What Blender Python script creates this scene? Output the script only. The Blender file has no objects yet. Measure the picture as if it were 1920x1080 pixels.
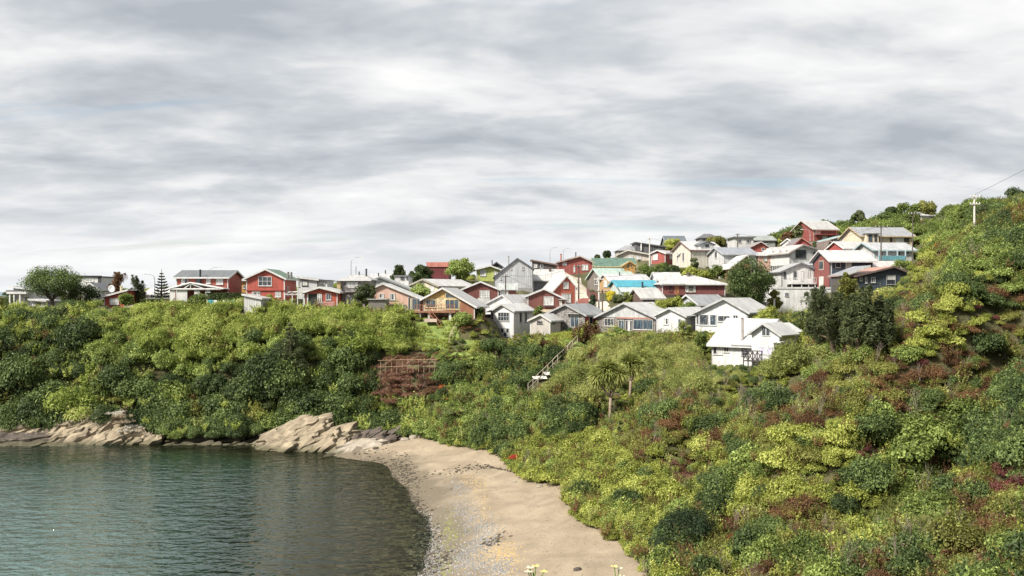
import bpy, math, random
import numpy as np
from mathutils import Vector, Matrix, Euler
random.seed(7); rng = np.random.default_rng(7)
R = math.radians
scene = bpy.context.scene
col = scene.collection
# ------------------------------------------------------------------ camera
F = 1663.0; HY = 553.0; CH = 18.0          # focal length in photo pixels, horizon row, eye height above the sea
cd = bpy.data.cameras.new('camera'); cam = bpy.data.objects.new('camera', cd); col.objects.link(cam)
cd.sensor_width = 36.0; cd.lens = 36.0 * F / 1920.0; cd.shift_y = (HY - 540.0) / 1920.0
cd.clip_start = 0.1; cd.clip_end = 30000
cam.location = (0, 0, CH); cam.rotation_euler = (R(90), 0, 0)
scene.camera = cam
# ------------------------------------------------------------------ sky and sun
SUN_EL, SUN_AZ = 42.0, -126.0               # azimuth clockwise from +Y: behind the viewer's left shoulder
world = bpy.data.worlds.new('World'); scene.world = world; world.use_nodes = True
def build_world():
    nt = world.node_tree; nt.nodes.clear(); N = nt.nodes.new; K = nt.links.new
    out = N('ShaderNodeOutputWorld'); bg = N('ShaderNodeBackground')
    sky = N('ShaderNodeTexSky'); sky.sky_type = 'NISHITA'; sky.sun_disc = False
    sky.sun_elevation = R(SUN_EL); sky.sun_rotation = R(SUN_AZ)
    tc = N('ShaderNodeTexCoord'); sep = N('ShaderNodeSeparateXYZ'); K(tc.outputs['Generated'], sep.inputs[0])
    def m(op, a, b=None, c=None):
        n = N('ShaderNodeMath'); n.operation = op
        for i, v in enumerate((a, b, c)):
            if v is None: continue
            if isinstance(v, (int, float)): n.inputs[i].default_value = v
            else: K(v, n.inputs[i])
        return n.outputs[0]
    z = m('MAXIMUM', sep.outputs[2], 0.0); zz = m('ADD', z, 0.20)
    u = m('DIVIDE', sep.outputs[0], zz); v = m('DIVIDE', sep.outputs[1], zz)
    cmb = N('ShaderNodeCombineXYZ'); K(u, cmb.inputs[0]); K(v, cmb.inputs[1])
    def noise(scale, sx, sy, off, detail, rough, dist):
        mp = N('ShaderNodeMapping'); mp.inputs['Scale'].default_value = (sx, sy, 1); mp.inputs['Location'].default_value = off
        mp.inputs['Rotation'].default_value = (0, 0, R(-14))
        K(cmb.outputs[0], mp.inputs[0]); n = N('ShaderNodeTexNoise'); K(mp.outputs[0], n.inputs['Vector'])
        n.inputs['Scale'].default_value = scale; n.inputs['Detail'].default_value = detail
        n.inputs['Roughness'].default_value = rough; n.inputs['Distortion'].default_value = dist
        return n.outputs['Fac']
    big = noise(0.95, .78, 1.35, (5.6, 0.4, 0), 2, .5, .15)
    mid = noise(2.2, 0.85, 1.3, (7.3, 4.2, 0), 4, .58, .3)
    fine = noise(5.5, 0.85, 1.3, (1.3, 9.2, 0), 5, .55, .2)
    d = m('ADD', m('MULTIPLY', big, .46), m('ADD', m('MULTIPLY', mid, .42), m('MULTIPLY', fine, .19)))
    ramp = N('ShaderNodeValToRGB'); K(d, ramp.inputs[0]); cr = ramp.color_ramp
    cr.elements[0].position = .40; cr.elements[0].color = (.40, .432, .468, 1)
    cr.elements[1].position = .66; cr.elements[1].color = (.86, .86, .855, 1)
    e = cr.elements.new(.495); e.color = (.55, .58, .612, 1)
    e = cr.elements.new(.555); e.color = (.70, .71, .72, 1)
    # cloud deck thins towards the horizon: the veil there is lit through and paler
    hz = N('ShaderNodeMapRange'); K(sep.outputs[2], hz.inputs[0]); hz.inputs[1].default_value = 0.0; hz.inputs[2].default_value = .13
    hz.inputs[3].default_value = .7; hz.inputs[4].default_value = 0.0
    mixh = N('ShaderNodeMix'); mixh.data_type = 'RGBA'; K(hz.outputs[0], mixh.inputs[0]); K(ramp.outputs[0], mixh.inputs[6]); mixh.inputs[7].default_value = (.86, .865, .87, 1)
    # thin gaps where the blue sky shows
    gapn = noise(1.3, .35, 2.2, (2.2, 3.3, 0), 4, .55, .2)
    gap = N('ShaderNodeMapRange'); K(gapn, gap.inputs[0]); gap.inputs[1].default_value = .62; gap.inputs[2].default_value = .74
    gap.inputs[3].default_value = 0; gap.inputs[4].default_value = .75
    sk = N('ShaderNodeMix'); sk.data_type = 'RGBA'; sk.blend_type = 'MULTIPLY'; sk.inputs[0].default_value = 1
    K(sky.outputs[0], sk.inputs[6]); sk.inputs[7].default_value = (.12, .12, .12, 1)
    mx = N('ShaderNodeMix'); mx.data_type = 'RGBA'; K(gap.outputs[0], mx.inputs[0]); K(mixh.outputs[2], mx.inputs[6]); K(sk.outputs[2], mx.inputs[7])
    K(mx.outputs[2], bg.inputs['Color']); bg.inputs['Strength'].default_value = 0.63
    K(bg.outputs[0], out.inputs[0])
build_world()
sl = bpy.data.lights.new('sun', 'SUN'); sun = bpy.data.objects.new('sun', sl); col.objects.link(sun)
sl.energy = 4.4; sl.angle = R(9); sl.color = (1.0, .94, .84)
_a = R(SUN_AZ); sdir = Vector((math.sin(_a) * math.cos(R(SUN_EL)), math.cos(_a) * math.cos(R(SUN_EL)), math.sin(R(SUN_EL))))
sun.rotation_euler = sdir.to_track_quat('Z', 'Y').to_euler(); sun.location = (-60, -40, 90)
vs = scene.view_settings; vs.view_transform = 'Standard'; vs.look = 'None'; vs.exposure = 0.88; vs.gamma = 1.0; vs.use_curve_mapping = False
scene.cycles.max_bounces = 6; scene.cycles.transparent_max_bounces = 8; scene.cycles.use_denoising = True

# ------------------------------------------------------------------ helpers
def P(px, py, d):
    return Vector(((px - 960.0) / F * d, d, CH - (py - HY) / F * d))
def proj(x, y, z):
    return 960.0 + F * x / y, HY - F * (z - CH) / y
def thing(name, label, cat, loc=(0, 0, 0), rz=0.0, group=None):
    o = bpy.data.objects.new(name, None); col.objects.link(o); o.empty_display_size = .2
    o.location = loc; o.rotation_euler = (0, 0, rz); o['label'] = label; o['category'] = cat
    if group: o['group'] = group
    return o
def tag(o, label=None, cat=None, group=None, kind=None):
    if label: o['label'] = label
    if cat: o['category'] = cat
    if group: o['group'] = group
    if kind: o['kind'] = kind
    return o
def link(name, me, mat=None, parent=None):
    o = bpy.data.objects.new(name, me); col.objects.link(o)
    if mat and not me.materials: me.materials.append(mat)
    if parent: o.parent = parent
    return o
class MB:
    def __init__(s): s.v = []; s.f = []
    def poly(s, pts, faces):
        b = len(s.v); s.v += [tuple(p) for p in pts]; s.f += [tuple(b + i for i in f) for f in faces]; return s
    def box(s, x0, x1, y0, y1, z0, z1):
        p = [(x0,y0,z0),(x1,y0,z0),(x1,y1,z0),(x0,y1,z0),(x0,y0,z1),(x1,y0,z1),(x1,y1,z1),(x0,y1,z1)]
        return s.poly(p, [(3,2,1,0),(4,5,6,7),(0,1,5,4),(1,2,6,5),(2,3,7,6),(3,0,4,7)])
    def extrude(s, pts, off):
        n = len(pts); off = Vector(off); a = [Vector(p) for p in pts]; b = [p + off for p in a]
        return s.poly(a + b, [tuple(range(n)), tuple(range(2*n-1, n-1, -1))] + [((i+1) % n, i, n+i, n+(i+1) % n) for i in range(n)])
    def tube(s, pts, rad, seg=6):
        pts = [Vector(p) for p in pts]; rad = rad if isinstance(rad, (list, tuple)) else [rad]*len(pts)
        rings = []; b0 = len(s.v)
        for i, p in enumerate(pts):
            t = (pts[min(i+1, len(pts)-1)] - pts[max(i-1, 0)]).normalized()
            a = t.cross(Vector((0, 0, 1))) if abs(t.z) < .95 else t.cross(Vector((1, 0, 0)))
            a.normalize(); c = t.cross(a)
            for k in range(seg):
                q = 2*math.pi*k/seg; s.v.append(tuple(p + rad[i]*(math.cos(q)*a + math.sin(q)*c)))
        for i in range(len(pts)-1):
            for k in range(seg):
                k2 = (k+1) % seg; s.f.append((b0+i*seg+k, b0+i*seg+k2, b0+(i+1)*seg+k2, b0+(i+1)*seg+k))
        s.f.append(tuple(b0+k for k in range(seg-1, -1, -1))); s.f.append(tuple(b0+(len(pts)-1)*seg+k for k in range(seg)))
        return s
    def bar(s, a, b, w, h=None):
        return s.tube([a, b], (w + (h or w)) * .36, 4)
    def mesh(s, name):
        me = bpy.data.meshes.new(name); me.from_pydata(s.v, [], s.f); me.validate(); me.update(); return me
    def build(s, name, mat, parent=None, smooth=False):
        me = s.mesh(name)
        if smooth: me.polygons.foreach_set('use_smooth', [True]*len(me.polygons))
        return link(name, me, mat, parent)

# ------------------------------------------------------------------ procedural materials
_mats = {}
def nodes(name):
    m = bpy.data.materials.new(name); m.use_nodes = True; nt = m.node_tree
    return m, nt, nt.nodes.new, nt.links.new, nt.nodes['Principled BSDF']
def mixc(nt, fac, a, b, blend='MIX'):
    n = nt.nodes.new('ShaderNodeMix'); n.data_type = 'RGBA'; n.blend_type = blend
    for i, v in ((0, fac), (6, a), (7, b)):
        if hasattr(v, 'is_linked'): nt.links.new(v, n.inputs[i])
        elif isinstance(v, (int, float)): n.inputs[i].default_value = v
        else: n.inputs[i].default_value = tuple(v) + (1,) if len(v) == 3 else v
    return n.outputs[2]
def noise_node(nt, vec, scale, detail=4, rough=.55, dist=0.0):
    n = nt.nodes.new('ShaderNodeTexNoise'); nt.links.new(vec, n.inputs['Vector'])
    n.inputs['Scale'].default_value = scale; n.inputs['Detail'].default_value = detail; n.inputs['Roughness'].default_value = rough; n.inputs['Distortion'].default_value = dist
    return n.outputs['Fac']
def maprange(nt, v, a, b, c, d):
    n = nt.nodes.new('ShaderNodeMapRange'); nt.links.new(v, n.inputs[0])
    for i, q in enumerate((a, b, c, d)): n.inputs[i+1].default_value = q
    return n.outputs[0]
def scaled(nt, vec, s):
    n = nt.nodes.new('ShaderNodeMapping'); n.inputs['Scale'].default_value = s; nt.links.new(vec, n.inputs[0]); return n.outputs[0]
def wave(nt, vec, axis, period, profile='SAW'):
    n = nt.nodes.new('ShaderNodeTexWave'); n.wave_type = 'BANDS'; n.bands_direction = axis; n.wave_profile = profile
    nt.links.new(vec, n.inputs['Vector']); n.inputs['Scale'].default_value = 2*math.pi/period/20.0*1.0; n.inputs['Distortion'].default_value = 0
    return n.outputs['Fac']
def bump(nt, h, strength, dist, bsdf):
    n = nt.nodes.new('ShaderNodeBump'); n.inputs['Strength'].default_value = strength; n.inputs['Distance'].default_value = dist
    nt.links.new(h, n.inputs['Height']); nt.links.new(n.outputs[0], bsdf.inputs['Normal'])
def paint(kind, c):
    """kind: clap (horizontal boards), vert (vertical boards or sheeting), shingle, plain; weathered paint of colour c"""
    c = [x if x < .42 else .42+(x-.42)*.62 for x in c]; g_ = sum(c)/3; c = [x*.9+g_*.1 for x in c]; key = (kind, tuple(c))
    if key in _mats: return _mats[key]
    m, nt, N, K, b = nodes('%s_siding' % kind)
    tc = N('ShaderNodeTexCoord').outputs['Object']; geo = N('ShaderNodeNewGeometry').outputs['Position']
    streak = noise_node(nt, scaled(nt, geo, (1.3, 1.3, .28)), 1.6, 5, .65)
    blot = noise_node(nt, geo, .45, 3)
    c1 = mixc(nt, maprange(nt, streak, .35, .70, 0, 1), [x*.70 for x in c], [min(.86, x*1.08) for x in c])
    c1 = mixc(nt, maprange(nt, blot, .45, .75, 0, .35), c1, [x*.72+.02 for x in c])
    if kind == 'clap':
        w = wave(nt, tc, 'Z', .2); c1 = mixc(nt, maprange(nt, w, .0, .16, .42, 0), c1, [x*.3 for x in c]); bump(nt, w, .6, .03, b)
    elif kind == 'vert':
        s = N('ShaderNodeSeparateXYZ'); K(tc, s.inputs[0]); a = N('ShaderNodeMath'); K(s.outputs[0], a.inputs[0]); K(s.outputs[1], a.inputs[1])
        cx = N('ShaderNodeCombineXYZ'); K(a.outputs[0], cx.inputs[0])
        w = wave(nt, cx.outputs[0], 'X', .34, 'SIN'); c1 = mixc(nt, maprange(nt, w, .0, .25, .3, 0), c1, [x*.4 for x in c]); bump(nt, w, .5, .03, b)
    elif kind == 'shingle':
        s = N('ShaderNodeSeparateXYZ'); K(tc, s.inputs[0]); a = N('ShaderNodeMath'); K(s.outputs[0], a.inputs[0]); K(s.outputs[1], a.inputs[1])
        cx = N('ShaderNodeCombineXYZ'); K(a.outputs[0], cx.inputs[0]); K(s.outputs[2], cx.inputs[1])
        br = N('ShaderNodeTexBrick'); K(cx.outputs[0], br.inputs['Vector']); br.inputs['Scale'].default_value = 1.0
        br.inputs['Brick Width'].default_value = .22; br.inputs['Row Height'].default_value = .26; br.inputs['Mortar Size'].default_value = .014
        br.inputs['Color1'].default_value = (.55, .55, .55, 1); br.inputs['Color2'].default_value = (1.35, 1.3, 1.25, 1); br.inputs['Mortar'].default_value = (.3, .3, .3, 1)
        c1 = mixc(nt, 1.0, c1, br.outputs['Color'], 'MULTIPLY'); bump(nt, br.outputs['Fac'], -.4, .02, b)
    K(c1, b.inputs['Base Color']); b.inputs['Roughness'].default_value = .62; b.inputs['Specular IOR Level'].default_value = .3
    _mats[key] = m; return m
def roofing(c, axis='X'):
    c = [x if x < .40 else .40+(x-.40)*.46 for x in c]; key = ('roof', tuple(c), axis)
    if key in _mats: return _mats[key]
    m, nt, N, K, b = nodes('corrugated_roof')
    tc = N('ShaderNodeTexCoord').outputs['Object']; geo = N('ShaderNodeNewGeometry').outputs['Position']
    w = wave(nt, tc, axis, .42, 'SIN')
    st = scaled(nt, tc, (1.6, .35, .35) if axis == 'X' else (.35, 1.6, .35))
    streak = noise_node(nt, st, 1.3, 6, .7)
    c1 = mixc(nt, maprange(nt, streak, .38, .72, 0, 1), [x*.62 for x in c], [min(.84, x*1.10) for x in c])
    stain = noise_node(nt, geo, .9, 5, .7)
    c1 = mixc(nt, maprange(nt, stain, .52, .72, 0, .6), c1, [x*.5+y for x, y in zip(c, (.045, .03, .02))])
    c1 = mixc(nt, maprange(nt, w, .0, .22, .28, 0), c1, [x*.4 for x in c])
    K(c1, b.inputs['Base Color']); b.inputs['Roughness'].default_value = .45; b.inputs['Metallic'].default_value = .0
    bump(nt, w, .5, .04, b); _mats[key] = m; return m
def plain(name, c, rough=.6, var=.25, scale=2.0, spec=.3, metal=0.0):
    key = ('plain', name, tuple(c))
    if key in _mats: return _mats[key]
    m, nt, N, K, b = nodes(name)
    geo = N('ShaderNodeNewGeometry').outputs['Position']
    n = noise_node(nt, geo, scale, 5, .62)
    K(mixc(nt, maprange(nt, n, .3, .72, 0, 1), [x*(1-var) for x in c], [min(.88, x*(1+var)) for x in c]), b.inputs['Base Color'])
    b.inputs['Roughness'].default_value = rough; b.inputs['Specular IOR Level'].default_value = spec; b.inputs['Metallic'].default_value = metal
    _mats[key] = m; return m
def glass_mat(kind):
    key = ('glass', kind)
    if key in _mats: return _mats[key]
    m, nt, N, K, b = nodes({'g': 'window_glass', 'c': 'curtained_glass', 'b': 'blue_glass', 'l': 'lilac_curtain'}[kind])
    c = {'g': (.035, .042, .05), 'c': (.55, .55, .53), 'b': (.045, .066, .085), 'l': (.5, .45, .62)}[kind]
    tc = N('ShaderNodeTexCoord').outputs['Object']
    n = noise_node(nt, scaled(nt, tc, (3.5, 3.5, .8)), 1.0, 2)
    K(mixc(nt, maprange(nt, n, .42, .62, 0, 1), [x*.75 for x in c], [x*1.5+.01 if kind != 'c' else x*1.15 for x in c]), b.inputs['Base Color'])
    b.inputs['Roughness'].default_value = .06 if kind in 'gb' else .25; b.inputs['Specular IOR Level'].default_value = .6
    _mats[key] = m; return m
WHITE = (.72, .715, .70); PALE = (.60, .62, .62); BRICK = (.36, .085, .06); RED = (.50, .095, .065); DKRED = (.185, .062, .052)
OCHRE = (.62, .36, .11); CREAM = (.74, .66, .48); NAVY = (.05, .066, .092); SHING = (.21, .20, .19); WOOD = (.36, .28, .21)
PINK = (.72, .39, .30); LIME = (.50, .60, .13); RW = (.74, .735, .72); RG = (.15, .16, .17); RLG = (.42, .44, .46); SALMON = (.56, .26, .19)
# ------------------------------------------------------------------ houses: measured in the photograph (pixels), each at its own distance
HOUSES = []
def H(name, label, cat, x0, x1, by, d, kind, ey, ay, wall, roof, ax=None, dp=7.0, yaw=0.0, eyr=None, win=(), panels=(), trim=WHITE, ov=.4, flue=(), extra=None, found=1.6, hipr=.35, fcol=WHITE):
    cx = (x0 + x1)/2.0; th = R(yaw); tph = (cx - 960)/F
    w = (x1 - x0)*d/F/(math.cos(th) - tph*math.sin(th))
    base = P(cx, by, d)
    HOUSES.append(dict(name=name, label=label, cat=cat, x0=x0, x1=x1, by=by, d=d, kind=kind, ey=ey, ay=ay, wall=wall, roof=roof, ax=ax, dp=dp, yaw=th, eyr=eyr,
                       win=win, panels=panels, trim=trim, ov=ov, flue=flue, extra=extra, found=found, hipr=hipr, w=w, base=base, cx=cx, fcol=fcol))
def build_house(h):
    root = thing(h['name'], h['label'], h['cat'], h['base'], h['yaw'], h.get('group'))
    w, dp, d, ov, fd = h['w'], h['dp'], h['d'], h['ov'], h['found']
    sc = d/F
    fu = lambda px: (px - h['cx'])/(h['x1'] - h['x0'])*w
    fz = lambda py, dd=0.0: CH - (py - HY)/F*(d + dd) - h['base'].z
    wk, wc = h['wall']; wm = paint(wk, wc); tm = paint('plain', h['trim'])
    hw = w/2; kind = h['kind']; T = .12
    if kind in ('gf', 'shed', 'flat'):
        el = fz(h['ey']); er = fz(h['eyr'] if h['eyr'] is not None else h['ey'])
        if kind == 'gf':
            xa = fu(h['ax']) if h['ax'] is not None else 0.0; za = fz(h['ay'])
            top = [(hw, er), (xa, za), (-hw, el)]
        else:
            top = [(hw, er), (-hw, el)]
        prof = [(-hw, -fd), (hw, -fd)] + top
        MB().extrude([(x, 0, z) for x, z in prof], (0, dp, 0)).build('wall', wm, root)
        rb = MB(); seg = []
        if kind == 'gf':
            sl = (za-el)/max(.01, xa+hw); sr = (za-er)/max(.01, hw-xa)
            seg = [((-hw-ov, el-sl*ov), (xa, za)), ((xa, za), (hw+ov, er-sr*ov))]
        else:
            s = (er-el)/w; seg = [((-hw-ov, el-s*ov), (hw+ov, er+s*ov))]
        for k, ((xa_, za_), (xb_, zb_)) in enumerate(seg):
            e = .004*k
            rb.extrude([(xa_, -ov, za_+.01), (xb_, -ov, zb_+.01), (xb_, -ov, zb_+T+e), (xa_, -ov, za_+T+e)], (0, dp+2*ov, 0))
        rb.build('roof', roofing(h['roof'], 'Y'), root)
        for k, ((xa_, za_), (xb_, zb_)) in enumerate(seg):
            MB().extrude([(xa_, -ov-.035-.003*k, za_-.13), (xb_, -ov-.035-.003*k, zb_-.13), (xb_, -ov-.035-.003*k, zb_+T+.03), (xa_, -ov-.035-.003*k, za_+T+.03)], (0, .03, 0)).build('bargeboard', tm, root)
        for (xe, ze, sg) in ((seg[0][0][0], seg[0][0][1], -1), (seg[-1][1][0], seg[-1][1][1], 1)):
            x_ = xe + sg*.012
            MB().box(min(x_, x_+sg*.03), max(x_, x_+sg*.03), -ov, dp+ov, ze-.1, ze+T-.01).build('fascia', tm, root)
    elif kind == 'gs':
        ef = fz(h['ey']); za = fz(h['ay'], dp/2)
        prof = [(0, -fd), (dp, -fd), (dp, ef), (dp/2, za), (0, ef)]
        MB().extrude([(-hw, y, z) for y, z in prof][::-1], (w, 0, 0)).build('wall', wm, root)
        s = (za-ef)/(dp/2); rb = MB()
        for k, (ya, z0, yb, z1) in enumerate(((-ov, ef-s*ov, dp/2, za), (dp/2, za, dp+ov, ef-s*ov))):
            e = .004*k
            rb.extrude([(-hw-ov, ya, z0+.01), (-hw-ov, yb, z1+.01), (-hw-ov, yb, z1+T+e), (-hw-ov, ya, z0+T+e)], (w+2*ov, 0, 0))
        rb.build('roof', roofing(h['roof'], 'X'), root)
        MB().box(-hw-ov, hw+ov, -ov-.045, -ov-.012, ef-s*ov-.12, ef-s*ov+T-.01).build('fascia', tm, root)
        for sg in (-1, 1):
            for k, (ya, z0, yb, z1) in enumerate(((-ov, ef-s*ov, dp/2, za), (dp/2, za, dp+ov, ef-s*ov))):
                x_ = sg*(hw+ov+.012+.003*k)
                MB().extrude([(x_, ya, z0-.12), (x_, yb, z1-.12), (x_, yb, z1+T+.03), (x_, ya, z0+T+.03)], (sg*.03, 0, 0)).build('bargeboard', tm, root)
    elif kind == 'hip':
        e = fz(h['ey']); za = fz(h['ay'], dp/2); r = w*h['hipr']/2
        MB().box(-hw, hw, 0, dp, -fd, e).build('wall', wm, root)
        a = [(-hw-ov, -ov, e+.01), (hw+ov, -ov, e+.01), (hw+ov, dp+ov, e+.01), (-hw-ov, dp+ov, e+.01)]
        b = [(x, y, z+.1) for x, y, z in a]; t = [(-r, dp/2, za+.1), (r, dp/2, za+.1)]
        MB().poly(a+b+t, [(3,2,1,0),(0,1,5,4),(1,2,6,5),(2,3,7,6),(3,0,4,7),(4,5,9,8),(5,6,9),(6,7,8,9),(7,4,8)]).build('roof', roofing(h['roof'], 'X'), root)
        MB().box(-hw-ov, hw+ov, -ov-.045, -ov-.012, e-.1, e+.1).build('fascia', tm, root)
    # corner boards
    if kind != 'flat' and wk in ('clap', 'vert') and h['trim'] != wc:
        el_ = (fz(h['ey'])); er_ = fz(h['eyr']) if h['eyr'] is not None else el_
        for sg, ee in ((-1, el_), (1, er_)):
            x_ = sg*hw
            MB().box(x_-.07, x_+.07, -.022, .05, -fd*.4, ee-.02).build('corner_board', tm, root)
    # coloured panels on the front
    for pts, kd, c in h['panels']:
        if len(pts) == 4 and not isinstance(pts[0], tuple):
            a, b, c2, d2 = pts; pts = [(a, d2), (c2, d2), (c2, b), (a, b)]
        MB().extrude([(fu(x), -.028, fz(y)) for x, y in pts], (0, .027, 0)).build('wall_panel', paint(kd, c), root)
    # windows and doors
    for wd in h['win']:
        face = wd[0]; cols, rows, pk = wd[5:8]; fc = wd[8] if len(wd) > 8 else h['fcol']
        if face == 'F': u0, u1, z1, z0 = fu(wd[1]), fu(wd[3]), fz(wd[2]), fz(wd[4])
        else: u0, u1, z0, z1 = wd[1]*dp, wd[2]*dp, wd[3], wd[4]
        ww, hh = u1-u0, z1-z0
        g = .032 if h['panels'] else .003
        fwid = .075
        def tr(mb):
            if face == 'F': mb.v = [(x+u0, y-g, z+z0) for x, y, z in mb.v]
            elif face == 'R': mb.v = [(hw-y+g, x+u0, z+z0) for x, y, z in mb.v]
            else: mb.v = [(-hw+y-g, -x+u1, z+z0) for x, y, z in mb.v]
            return mb
        isd = pk.startswith('d'); nm = 'door' if isd else 'window'
        fr = MB().box(0, ww, -.075, 0, 0, fwid).box(0, ww, -.075, 0, hh-fwid, hh).box(0, fwid, -.072, 0, fwid, hh-fwid).box(ww-fwid, ww, -.072, 0, fwid, hh-fwid)
        if not isd: fr.box(-.06, ww+.06, -.12, 0, -.06, -.003)
        for k in range(1, cols): fr.box(ww*k/cols-.028, ww*k/cols+.028, -.064, 0, fwid, hh-fwid)
        for k in range(1, rows): fr.box(fwid, ww-fwid, -.060, 0, hh*k/rows-.025, hh*k/rows+.025)
        f = tr(fr).build(nm, paint('plain', fc), root)
        if isd:
            dc = {'d': (.10, .07, .05), 'dw': WHITE, 'do': (.5, .2, .06), 'dg': None, 'db': (.03, .03, .035)}[pk]
            tr(MB().box(fwid, ww-fwid, -.03, 0, fwid, hh-fwid)).build('door_leaf', glass_mat('b') if dc is None else paint('plain', dc), f)
        else:
            for i in range(cols):
                for j in range(rows):
                    a0 = fwid if i == 0 else ww*i/cols+.03; a1 = ww-fwid if i == cols-1 else ww*(i+1)/cols-.03
                    b0 = fwid if j == 0 else hh*j/rows+.027; b1 = hh-fwid if j == rows-1 else hh*(j+1)/rows-.027
                    if a1-a0 < .03 or b1-b0 < .03: continue
                    k = pk if len(pk) == 1 else pk[(i+j) % len(pk)]
                    tr(MB().box(a0, a1, -.022, 0, b0, b1)).build('pane', glass_mat(k), f)
    for fl in h['flue']:
        px, y0, y1, dd = fl[:4]; c = fl[4] if len(fl) > 4 else (.03, .03, .03); r = fl[5] if len(fl) > 5 else .11
        u = (px - h['cx'])/(h['x1'] - h['x0'])*w*(d+dd)/d
        z0, z1 = fz(y1, dd), fz(y0, dd)
        MB().tube([(u, dd, z0), (u, dd, z1)], r, 8).tube([(u, dd, z1+.004), (u, dd, z1+.06), (u, dd, z1+.16)], [r*.5, r*1.7, r*.3], 8).build('chimney', plain('flue_metal', c, .5), root)
    if h['extra']: h['extra'](h, root, fu, fz)
    h['root'] = root
    return root
def part(root, name, mat, fn, smooth=False):
    mb = MB(); fn(mb); return mb.build(name, mat, root, smooth)
def balcony(root, x0, x1, y0, z, c, n=9, hgt=.95, post=None):
    m = paint('plain', c)
    part(root, 'balcony_floor', m, lambda b: b.box(x0, x1, y0, -.05, z-.14, z))
    rl = MB().box(x0, x1, y0+.01, y0+.07, z+hgt-.07, z+hgt).box(x0, x1, y0+.02, y0+.06, z+.12, z+.17)
    for sx in (x0+.03, x1-.09): rl.box(sx, sx+.06, y0+.08, -.05, z+hgt-.068, z+hgt-.004)
    for i in range(n+1):
        x = x0 + (x1-x0-.05)*i/n; rl.box(x, x+.05, y0+.015, y0+.065, z+.003, z+hgt-.072)
    rl.build('railing', m, root)
    if post:
        for sx in post: part(root, 'post', m, lambda b: b.box(sx-.07, sx+.07, y0+.1, y0+.24, -1.6, z-.145))

# --- headland row
def ex_L1(h, r, fu, fz):
    z = fz(546); part(r, 'porch_roof', roofing(RG, 'X'), lambda b: b.box(fu(20), fu(58), -1.4, -.02, z, z+.16))
    part(r, 'porch_fascia', paint('plain', WHITE), lambda b: b.box(fu(20.5), fu(57.5), -1.35, -.03, z-.45, z-.004))
    for px in (26, 34, 45): part(r, 'post', paint('plain', WHITE), lambda b: b.box(fu(px)-.1, fu(px)+.1, -1.25, -1.05, -1, z-.455))
H('house', 'white house with dark flat stepped roofs at the seaward end behind a leafy tree', 'house', 25, 66, 572, 146, 'shed', 538.5, None, ('clap', WHITE), RG, eyr=543, dp=8,
  win=[('F', 27, 555, 32, 569, 1, 1, 'g'), ('F', 35, 556, 37.5, 569, 1, 1, 'g'), ('F', 47, 556, 56, 566, 2, 1, 'g')], extra=ex_L1)
H('shed', 'low white shed with a grey plank door under the spreading leafy tree', 'shed', 60, 84, 576, 138, 'shed', 562, None, ('vert', WHITE), RW, eyr=564, dp=4, win=[('F', 66, 566, 78, 575.5, 1, 1, 'd')])
def ex_L2(h, r, fu, fz):
    part(r, 'parapet', paint('plain', (.05, .05, .055)), lambda b: b.box(fu(69), fu(191), -.35, 0, fz(518.6), fz(516.8)))
    part(r, 'wall_panel', paint('plain', (.05, .05, .06)), lambda b: b.box(fu(184), fu(190), -.08, -.004, fz(532), fz(520)))
H('house', 'long white modern house with a flat roof and dark parapet line', 'house', 70, 190, 548, 176, 'flat', 519, None, ('plain', (.72, .72, .70)), RG, dp=9, ov=.1, trim=(.06, .06, .065),
  win=[('F', 78, 521, 90, 529, 2, 1, 'g'), ('F', 160, 522, 176, 528, 3, 1, 'c')], extra=ex_L2)
H('house', 'small white gabled house in front of the flat-roofed modern house', 'house', 156, 184, 560, 160, 'gf', 541, 531, ('clap', WHITE), RG, dp=8, win=[('F', 164, 543, 175, 550, 2, 1, 'g')])
def ex_L3(h, r, fu, fz):
    u, z = fu(205), fz(541.5)
    part(r, 'antenna_mast', plain('flue_metal', (.3, .3, .3)), lambda b: b.tube([(u, 1, fz(556)), (u, 1, z)], .04))
    pts = []; fs = []
    for i in range(5):
        for k in range(12):
            a = 2*math.pi*k/12; q = .55*i/4
            pts.append((u+q*math.cos(a), .9-.35*(q*q), z+q*math.sin(a)*1.05))
    for i in range(4):
        for k in range(12): fs.append((i*12+k, i*12+(k+1) % 12, (i+1)*12+(k+1) % 12, (i+1)*12+k))
    o = part(r, 'satellite_dish', plain('dish_white', (.6, .62, .63)), lambda b: b.poly(pts, fs), True)
    s = o.modifiers.new('thick', 'SOLIDIFY'); s.thickness = .04
H('cabin', 'small red cabin with a rising mono-pitch roof and satellite dish', 'cabin', 196, 237, 575, 139, 'shed', 556, None, ('clap', RED), (.45, .52, .48), eyr=545, dp=5,
  win=[('F', 206, 559, 223, 571, 2, 1, 'c')], flue=[(219.5, 537.5, 550, 1.5, (.6, .52, .35), .2)], extra=ex_L3)
H('house', 'low white house behind the tiered araucaria', 'house', 272, 324, 562, 158, 'gs', 551, 541, ('plain', WHITE), RW, dp=7, win=[('F', 282, 553, 290, 559, 2, 1, 'g'), ('F', 308, 553, 316, 559, 2, 1, 'c')])
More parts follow.
